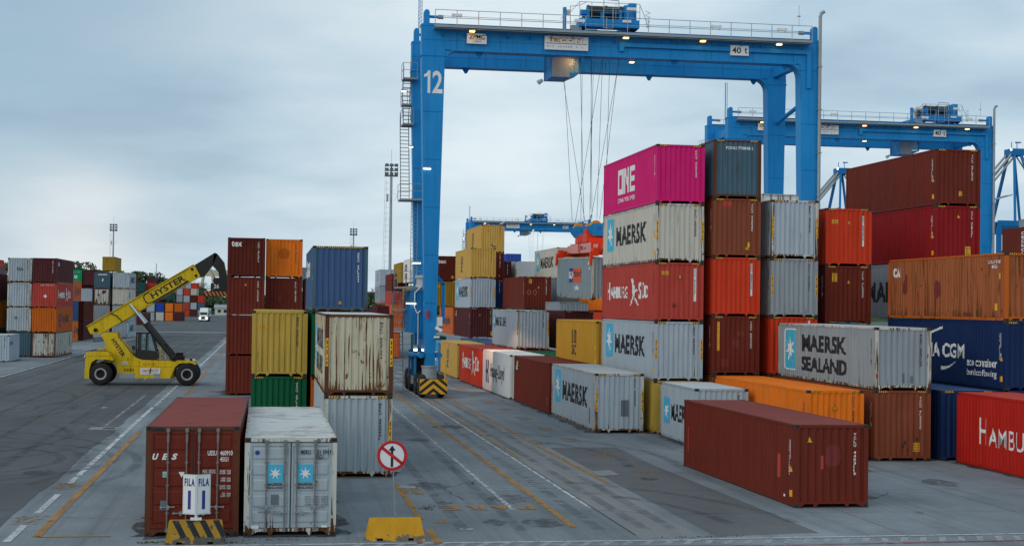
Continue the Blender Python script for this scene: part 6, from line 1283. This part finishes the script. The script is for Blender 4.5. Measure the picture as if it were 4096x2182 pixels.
pl = MB().box(-10.42 - OX, -10.02 - OX, -1.07, -1.05, 1.48, 1.68).build('number_plate', 'sign', chs); obj('lettering', Flat().text('EC 26', -10.38, 1.52, .12, .32, bold=.02).lay(fl_(-1.07), (), 'lettering'), ['mblack'], pl)
# lift cylinders
for yy in (-.95, .95):
    a = Vector((-6.78 - OX, yy, 1.95)); b = Vector((-10.0 - OX, yy * .75, 5.85)); m_ = a.lerp(b, .64)
    MB().tube(a, m_, .2, 14).tube(a, a + (m_ - a) * .06, .26, 12).tube(m_ - (m_ - a) * .03, m_, .235, 14).build('lift_cylinder', 'black', rs); MB().tube(m_, b, .105, 12).build('piston_rod', 'chrome', rs)
MB().box(-6.9 - OX, -6.0 - OX, -1.15, -.75, 1.75, 2.15).box(-6.7 - OX, -6.2 - OX, .7, 1.1, 1.75, 2.3).path([(-7.6 - OX, -.9, 3.1), (-7.0 - OX, -1.1, 2.7), (-6.7 - OX, -1.0, 2.2)], .035, 6).box(-5.6 - OX, -5.45 - OX, -1.5, -1.35, 1.75, 1.95).build('cylinder_bracket', 'dark', rs)
b = MB()
for xx in (-7.75, -7.35): b.tube((xx - OX, -.9, 1.85), (xx - OX, -.9, 2.7), .025, 6)
b.path([(-7.95 - OX, -.9, 2.7), (-7.3 - OX, -.9, 2.7)], .025, 6).path([(-7.75 - OX, -.9, 2.2), (-7.55 - OX, -.9, 2.25), (-7.35 - OX, -.9, 2.0)], .022, 6); b.build('railing', 'hyst', rs)
# black boom head, rotator, and the container frame it carries
hd = MB().prism(X([(-5.8, 8.25), (-5.42, 8.79), (-3.99, 9.72), (-3.8, 9.62), (-4.15, 8.75), (-4.5, 8.28), (-4.75, 7.95), (-5.15, 7.85)]), 'y', -.36, .36).prism(X([(-4.05, 9.6), (-3.8, 9.62), (-3.3, 9.0), (-3.05, 7.85), (-3.05, 7.55), (-3.6, 7.55), (-3.72, 8.3), (-4.15, 8.75)]), 'y', -.36, .36).prism(X([(-4.1, 7.55), (-3.05, 7.55), (-3.05, 7.9), (-4.05, 7.86)]), 'y', -.4, .4).build('boom_head', 'black', rs)
MB().tube((-4.4 - OX, -.3, 8.75), (-3.95 - OX, -.3, 7.8), .06, 8).tube((-4.4 - OX, .3, 8.75), (-3.95 - OX, .3, 7.8), .06, 8).build('tilt_cylinder', 'chrome', rs)
sc2 = MB().box(-4.0 - OX, -2.6 - OX, -.9, .9, 7.25, 7.55).box(-4.2 - OX, -2.4 - OX, -1.6, 1.6, 6.86, 7.25).box(-3.9 - OX, -2.9 - OX, -3.0, 3.0, 6.75, 7.05).box(-4.62 - OX, -2.1 - OX, -3.25, -2.95, 6.5, 6.86).box(-4.62 - OX, -2.1 - OX, 2.95, 3.25, 6.5, 6.86)
for xx in (-4.5, -4.2, -2.3): sc2.box(xx - OX, xx + .08 - OX, -3.2, -3.05, 6.36, 6.5)
sc2.build('container_frame', 'black', rs)
f = Flat()
for k in range(9): a = -4.6 + k * .27; f.poly([(a + .16, 6.52), (a + .3, 6.52), (a + .12, 6.84), (a - .02, 6.84)])
obj('hazard_stripes', f.lay(fl_(-3.25), (), 'hazard_stripes'), ['mgold'], rs)
pl = MB().box(-4.2 - OX, -3.0 - OX, -1.66, -1.6, 6.9, 7.45).build('number_plate', 'black', rs); obj('lettering', Flat().text('26', -3.98, 7.08, .3, .38, 0, bold=.02).text('HYSTER', -4.08, 6.93, .1, .55, 1, bold=.02).lay(fl_(-1.66), (), 'lettering'), ['mwhite', 'mgold'], pl)
# the driver, seated in the cab: one continuous skinned body
def skinned(name, joints, bones, mats, parent=None, loc=(0, 0, 0), lev=2):
    me = bpy.data.meshes.new(name); me.from_pydata([j[:3] for j in joints], bones, []); o = bpy.data.objects.new(name, me); COL.objects.link(o); o.location = loc
    m = o.modifiers.new('skin', 'SKIN')
    if not me.skin_vertices: bm = bmesh.new(); bm.from_mesh(me); bm.verts.layers.skin.verify(); bm.to_mesh(me); bm.free()
    for k, j in enumerate(joints): sv = me.skin_vertices[0].data[k]; sv.radius = (j[3], j[3]); sv.use_root = (k == 0)
    s = o.modifiers.new('sub', 'SUBSURF'); s.levels = s.render_levels = lev
    bpy.context.view_layer.update(); dg = bpy.context.evaluated_depsgraph_get()
    me2 = bpy.data.meshes.new_from_object(o.evaluated_get(dg)); bpy.data.objects.remove(o)
    return obj(name, me2, mats, parent, loc, smooth=True)
J = [(0, 0, .1, .15), (.03, 0, .32, .15), (.02, 0, .52, .16), (.03, 0, .62, .06), (.05, 0, .70, .075), (.06, 0, .82, .1), (.05, 0, .92, .07),
     (.02, -.2, .52, .07), (.12, -.24, .3, .05), (.35, -.2, .3, .04), (.43, -.19, .32, .035), (.02, .2, .52, .07), (.12, .24, .3, .05), (.35, .2, .3, .04), (.43, .19, .32, .035),
     (.2, -.1, .1, .09), (.46, -.11, .1, .07), (.5, -.11, -.25, .05), (.6, -.11, -.28, .04), (.2, .1, .1, .09), (.46, .11, .1, .07), (.5, .11, -.25, .05), (.6, .11, -.28, .04)]
Bn = [(0, 1), (1, 2), (2, 3), (3, 4), (4, 5), (5, 6), (2, 7), (7, 8), (8, 9), (9, 10), (2, 11), (11, 12), (12, 13), (13, 14), (0, 15), (15, 16), (16, 17), (17, 18), (0, 19), (19, 20), (20, 21), (21, 22)]
dr = skinned('person', J, Bn, ['shirt', 'skin'], None, (-9.0, 113.3, 2.42)); tag(dr, 'driver in a grey shirt seated behind the glass of the yellow reach stacker cab', 'person')
for p in dr.data.polygons:
    if p.center.z > .66 or (p.center.x > .37 and p.center.z > .25): p.material_index = 1
hb = MB().lathe([(0, .93), (.06, .92), (.1, .87), (.11, .8), (.08, .76)], (.045, 0, 0), 'z', 14).build('hair', 'dark', dr, smooth=True)
# ------------------------------------------------------------------ lorry coming towards us
tk = empty('lorry', (-18.35, 437.5, 0), R(-1.5), label='white long-nosed lorry with both headlamps lit, driving towards us', cat='lorry')
MB().box(-1.15, 1.15, .9, 3.4, .75, 2.75).hexa([(-1.0, -.7, .7), (1.0, -.7, .7), (1.1, .9, .7), (-1.1, .9, .7), (-.95, -.6, 1.5), (.95, -.6, 1.5), (1.1, .9, 1.85), (-1.1, .9, 1.85)]).hexa([(-1.15, .9, 2.75), (1.15, .9, 2.75), (1.15, 3.4, 2.75), (-1.15, 3.4, 2.75), (-1.05, 1.8, 3.7), (1.05, 1.8, 3.7), (1.15, 3.4, 3.9), (-1.15, 3.4, 3.9)]).box(-1.2, 1.2, -.8, -.55, .4, .85).build('cab', 'white', tk)
MB().face([(-1.0, .88, 1.95), (1.0, .88, 1.95), (1.0, .88, 2.65), (-1.0, .88, 2.65)]).box(-1.17, -1.15, 1.1, 1.9, 1.9, 2.6).box(1.15, 1.17, 1.1, 1.9, 1.9, 2.6).build('windscreen', 'glass', tk); MB().box(-.55, .55, -.74, -.68, .85, 1.4).build('grille', 'dark', tk)
for x in (-.95, .95): MB().lathe([(0, -.03), (.2, -.02), (.22, .05)], (x, -.78, 1.0), 'y', 14).build('headlamp', 'lamph', tk)
for x in (-1.4, 1.4): MB().box(x - .12, x + .12, .95, 1.05, 1.7, 2.3).build('mirror', 'black', tk)
for x in (-1.0, 1.0):
    for y in (0.1, 3.2, 4.4, 9, 10.2, 11.4): MB().lathe([(0, -.15), (.3, -.17), (.5, -.14), (.52, 0), (.5, .14), (.3, .17), (0, .15)], (x, y, .52), 'x', 16).build('wheel', 'rubber', tk)
MB().box(-1.1, 1.1, 3.4, 15.9, 1.0, 1.32).box(-.5, .5, 1, 12, .6, 1.0).build('trailer', 'dark', tk)
o = far('grey container with star logo riding on the lorry', -18.35 - 1.2, 441.1, 1.33, 'white', F40, h8); o.rotation_euler = (0, 0, R(-1.5))
f = Flat().rrect(1.2, 3.4, .5, 2.2, .2, 0).star(2.3, 1.35, .8, mi=1).text('MAERSK', 3.9, .8, 1.0, 6.5, 2, bold=.04); obj('lettering', f.lay(lambda u, v, dd: (W + dd, u, v), (), 'lettering'), ['msky', 'mwhite', 'mdark'], o)
# ------------------------------------------------------------------ light masts, pole, low building, flyover
def mast(x, y, h, label, r=.29):
    c = empty('light_mast', (x, y, 0), 0, label=label, cat='light mast', group='tall floodlight masts')
    MB().tube((0, 0, 0), (0, 0, h - 2.2), r, 12, r2=r * .72).tube((0, 0, h - 2.2), (0, 0, h), .12, 8).build('pole', 'mastp', c)
    b = MB()
    for z in (h - 1.9, h - 1.1, h - .2): b.tube((-1.05, 0, z), (1.05, 0, z), .05, 5); b.tube((-1.05, .5, z), (1.05, .5, z), .05, 5)
    for xx in (-1.05, 1.05): b.tube((xx, 0, h - 2), (xx, 0, h - .2), .05, 5)
    b.box(-1.1, 1.1, -.3, .8, h - 2.05, h - 1.98); b.build('lamp_frame', 'steelg', c)
    for i in range(3):
        for j in range(3):
            q = Vector((-.78 + .78 * i, -.25, h - 1.62 + .72 * j)); MB().box(q.x - .27, q.x + .27, q.y - .15, q.y + .3, q.z - .22, q.z + .22).hexa([(q.x - .3, q.y - .3, q.z - .3), (q.x + .3, q.y - .3, q.z - .3), (q.x + .27, q.y - .15, q.z - .22), (q.x - .27, q.y - .15, q.z - .22), (q.x - .3, q.y - .3, q.z + .2), (q.x + .3, q.y - .3, q.z + .2), (q.x + .27, q.y - .15, q.z + .22), (q.x - .27, q.y - .15, q.z + .22)]).build('floodlight', 'lampbody', c)
    MB().tube((0, 0, h), (0, 0, h + 2.4), .03, 5).build('lightning_rod', 'galv', c)
    b = MB()
    for xx in (-1.0, -.72): b.tube((xx - .3, .0, 2), (xx, 0, h - 2.6), .02, 4)
    k = 2.0
    while k < h - 2.6: t = (k - 2) / (h - 4.6); b.tube((-1.3 + .3 * t, 0, k), (-r, 0, k), .016, 4); k += 1.0
    b.build('ladder', 'galv', c); MB().box(-.75, -.45, -.3, .1, h - 6.2, h - 5.0).path([(.4, 0, h - 4.9), (1.1, 0, h - 5.1), (.5, 0, h - 6.1)], .02, 4).build('antenna_box', 'steelg', c)
MT['mastp'] = paint('weathered_mast', '#9aa4a8', .55, dirt=.5); MT['lampbody'] = flat('lamp_body', '#4f5a60', .6)
mast(19.75, 250, 29.2, 'tallest floodlight mast, rust-stained, left of the crane leg'); mast(-46.1, 462, 28.4, 'slender light mast over the single ochre container at left'); mast(24.9, 456, 28.3, 'small light mast above the dusty blue container')
tag(MB().tube((-38.1, 520, 0), (-37.6, 520, 18.3), .22, 8, r2=.12).box(-37.9, -37.5, 519.7, 520.2, 9.2, 9.7).build('lamp_post', 'mastp'), 'bare thin leaning pole before the wooded ridge', 'pole')
bl = empty('office_building', (-22.2, 640, 0), 0, label='long low pale building with dark windows beyond the lorry', cat='building')
MB().box(0, 16, 0, 8, 0, 2.9).build('wall', 'cream', bl); MB().prism([(-.5, 2.9), (8.5, 2.9), (4, 4.3)], 'x', -.4, 16.4).build('roof', 'dgrey', bl)
for k in range(6): MB().box(1.2 + k * 2.4, 2.5 + k * 2.4, -.04, .02, 1.0, 2.2).build('window', 'glass', bl)
br = empty('flyover_bridge', (47, 720, 0), 0, label='grey concrete flyover deck on piers beyond the left stacks', cat='bridge')
MB().box(-16, 60, 0, 9, 9.0, 10.4).box(-16, 60, -.2, .1, 10.4, 11.2).build('deck', 'dgrey', br)
for k in range(5): MB().box(-11.5 + k * 16, -9.5 + k * 16, 2, 7, 0, 9).build('pier', 'dgrey', br)
# ------------------------------------------------------------------ quay cranes at the right
def quay(x, y, label, lamp=True):
    c = empty('quay_crane', (x, y, 0), 0, label=label, cat='quay crane', group='tall blue quay cranes at the right')
    A = Vector((0, 0, 66)); ws = 9
    b = MB()
    for yy in (-ws, ws):
        for xx in (-11, 11): b.bar((xx * .8 - 2, yy, 0), (xx * .8 - 2, yy, 38), 1.5, 1.5)
        b.bar((-11, yy, 14), (7, yy, 14), 1.2, 1.6); b.bar((-11, yy, 14.5), (7, yy, 37), .9, .9); b.bar((-11, yy, 38), (7, yy, 38), 1.2, 2.0)
    for xx in (-10.8, 6.8): b.bar((xx, -ws, 37.5), (xx, ws, 37.5), 1.5, 2.0); b.bar((xx, -ws, 4), (xx, ws, 4), 1.2, 1.5)
    b.build('portal_frame', 'sts', c)
    b = MB()
    for yy in (-ws, ws): b.bar((-4.5, yy, 38), (A.x - 1.5, yy * .25, 64.5), .9, .9); b.bar((7, yy, 38), (A.x + .8, yy * .25, 64.5), .8, .8)
    b.box(-2.8, 2.5, -3, 3, 63.5, 66).tube((-2.4, -2, 66), (-2.4, -2, 68.5), .15, 5).tube((1.8, 2, 66), (1.8, 2, 69), .15, 5).box(1.2, 3.2, 1.5, 2.5, 68.6, 69); b.build('apex_frame', 'sts', c)
    b = MB()
    for yy in (-3, 3): b.box(-48, 26, yy - .5, yy + .5, 34.5, 36.3)
    b.box(-12, 26, -3.5, 3.5, 36.3, 37); b.build('boom_girder', 'sts', c)
    MB().box(12, 24, -3.4, 3.4, 37.2, 42).build('machinery_house', 'sts', c)
    b = MB()
    for yy in (-2, 2): b.tube((-1.5, yy, 65), (-26, yy, 37), .42, 8); b.tube((-1.0, yy * .9, 63.5), (-20, yy, 41), .4, 8); b.tube((.5, yy, 65), (20, yy, 38), .3, 8); b.tube((-2, yy, 49), (-44, yy, 37), .25, 6)
    b.build('stay', 'steelg', c)
    b = MB()
    for k in range(10):
        z = 39 + k * 2.4; xx = 5.8 - k * .55; b.box(xx + .2, xx + 3.0, -4.2, -3.2, z, z + .12); b.bar((xx + .3, -3.7, z), (xx + 2.6 - .5, -3.7, z + 2.4), .5, .08)
        for q in (0, 1.3, 2.6): b.tube((xx + .2 + q, -4.2, z), (xx + .2 + q, -4.2, z + 1.1), .04, 4)
        b.tube((xx + .2, -4.2, z + 1.1), (xx + 3, -4.2, z + 1.1), .04, 4)
    b.build('access_stair', 'steelg', c)
    for xx in (-3.2, 2.8): MB().box(xx - .25, xx + .25, -3.3, -3.0, 65.2, 65.9).build('floodlight', 'lampw', c)
quay(272, 520, 'nearer blue quay crane with grey stays, at the right edge'); quay(241, 612, 'farther blue quay crane between the gantry leg and the maroon container')
hc = empty('harbour_crane', (-30, 760, 0), 0, label='pale cream portal of a distant harbour crane above the trees', cat='crane')
b = MB()
for x0, x1 in ((-4.5, -2.2), (4.5, 2.2)):
    for yy in (-4, 4): b.bar((x0, yy, 0), (x1, yy, 18), 1.1, 1.1)
b.box(-5, 20, -4, 4, 18, 21).build('portal', 'creamc', hc) if MT.setdefault('creamc', flat('cream_crane', '#b9b49a', .6)) else None
MB().box(12, 15, -3, 3, 21, 25).build('cabin', 'creamc', hc)
# ------------------------------------------------------------------ woods on the ridge, and bare trees
def leaf_mat(name, c1, c2):
    m, nt, b = new_mat(name); v = objvec(nt, False); cc = mix_rgb(nt, ramp(nt, noise(nt, v, .25, 4, .7), [(.35, (0, 0, 0)), (.65, (1, 1, 1))]), lin(c1), lin(c2)); cc = mix_rgb(nt, .5, cc, ramp(nt, noise(nt, v, 1.7, 4), [(.3, (.2, .2, .2)), (.7, (.8, .8, .8))]), 'OVERLAY')
    nt.links.new(cc, b.inputs['Base Color']); b.inputs['Roughness'].default_value = .9; b.inputs['Specular IOR Level'].default_value = .15; return m
MT['leaf'] = leaf_mat('woodland_leaves', '#2f4232', '#53664a'); MT['bark'] = flat('bare_branch', '#4d4740', .9)
def crown(b, c, rx, rz, nf, rnd, s0=.5):
    for k in range(nf):
        while True:
            p = Vector((rnd.uniform(-1, 1), rnd.uniform(-1, 1), rnd.uniform(-1, 1)))
            if .25 < p.length < 1: break
        p = p.normalized() * (p.length ** .5); q = Vector((c[0] + p.x * rx, c[1] + p.y * rx, c[2] + p.z * rz)); s = rnd.uniform(.6, 1.5) * s0
        nrm = (p + Vector((rnd.gauss(0, .7), rnd.gauss(0, .7), rnd.gauss(.3, .6)))).normalized(); u = nrm.orthogonal().normalized(); v_ = nrm.cross(u); a = rnd.uniform(0, 6.3); u2 = u * math.cos(a) + v_ * math.sin(a); v2 = nrm.cross(u2)
        b.face([q - u2 * s - v2 * s * .7, q + u2 * s - v2 * s * .5, q + u2 * s * .8 + v2 * s, q - u2 * s * .6 + v2 * s * .8])
rnd = random.Random(5)
prof = [(-330, 22), (-190, 27), (-119, 25), (-100, 21.5), (-86, 22.5), (-76, 19.5), (-66, 18), (-57, 19.2), (-50, 17.5), (-44, 15.2), (-37, 13.6), (-31, 12.2), (-26, 9.8), (-20, 8.5), (-10, 8.5), (20, 9), (60, 8), (120, 9), (400, 12), (520, 12)]
def ph(x):
    for (a, b), (c_, d_) in zip(prof, prof[1:]):
        if a <= x <= c_: return b + (d_ - b) * (x - a) / (c_ - a)
    return 12
b = MB(); x = -325
while x < 500:
    h = ph(x) * rnd.uniform(.93, 1.02); near = -135 < x < -5
    for row in range(3 if near else 1):
        hh = h * (1, .72, .5)[row]; rx = rnd.uniform(3.2, 5.2); yy = 705 - 14 * row + rnd.uniform(-5, 5)
        for q in range(4 if near else 2):
            crown(b, (x + rnd.uniform(-3, 3), yy + rnd.uniform(-2, 2), hh * (.86 - .26 * q) + rnd.uniform(-1, 1)), rx * rnd.uniform(.6, 1), rx * .62, 230 if near else 120, rnd, .42 if near else .9)
    x += rnd.uniform(2.4, 3.8) if near else rnd.uniform(7, 11)
tag(b.build('woodland', 'leaf'), kind='stuff')
hl = MB()
xs_ = list(range(-340, 521, 20))
for a, c_ in zip(xs_, xs_[1:]): hl.face([(a, 690, -.05), (c_, 690, -.05), (c_, 725, ph(c_) * .5), (a, 725, ph(a) * .5)]).face([(a, 725, ph(a) * .5), (c_, 725, ph(c_) * .5), (c_, 900, -.05), (a, 900, -.05)])
o = hl.build('hill', 'leaf'); o['kind'] = 'structure'
def bare(x, y, h, label, rnd):
    c = empty('bare_tree', (x, y, 0), 0, label=label, cat='tree', group='leafless trees among the woods'); b = MB()
    MB().tube((0, 0, 0), (0, 0, h * .45), .22, 7, r2=.15).build('trunk', 'bark', c)
    def br_(p, d, l, r, k):
        q = p + d * l; b.tube(p, q, r, 4, r2=r * .6, cap=False)
        if k:
            for _ in range(3): br_(q, (d + Vector((rnd.gauss(0, .45), rnd.gauss(0, .45), rnd.gauss(.1, .3)))).normalized(), l * .68, r * .6, k - 1)
    for _ in range(4): br_(Vector((0, 0, h * .42)), Vector((rnd.gauss(0, .5), rnd.gauss(0, .5), 1)).normalized(), h * .25, .12, 4)
    b.build('branches', 'bark', c)
bare(-33, 668, 15, 'leafless tree just left of the raised boom tip, above the far containers', rnd); bare(-29.5, 672, 13, 'leafless tree behind the boom tip, right of its twin', rnd); bare(49, 640, 14, 'leafless tree by the flyover, left of the crane stair', rnd)
# ------------------------------------------------------------------ birds
def bird(loc, rz, mt, label):
    j = [(0, 0, .1, .05), (.07, 0, .14, .06), (-.09, 0, .1, .045), (-.2, 0, .1, .02), (.13, 0, .22, .032), (.17, 0, .25, .034), (.23, 0, .245, .008)]
    o = skinned('bird', j, [(0, 1), (0, 2), (2, 3), (1, 4), (4, 5), (5, 6)], [mt], None, loc, 1); o.rotation_euler = (0, 0, rz); o.scale = (1.5, 1.5, 1.5)
    MB().tube((.0, -.025, .0), (.0, -.025, .1), .006, 4).tube((.0, .025, .0), (.0, .025, .1), .006, 4).build('leg', 'mgold', o); tag(o, label, 'bird', 'birds resting on container edges')
bird((24.0, 155.9, h9 * 5 + .0), .4, 'bird_w', 'white bird perched on the highest mustard container'); bird((21.3, 143.5, h9 * 4 + .0), 2.6, 'bird_g', 'dark bird perched on the lower mustard container'); bird((25.4, 168.8, h9 * 4 - .5), .2, 'bird_g', 'grey and white bird resting on the wine container below the blue one')
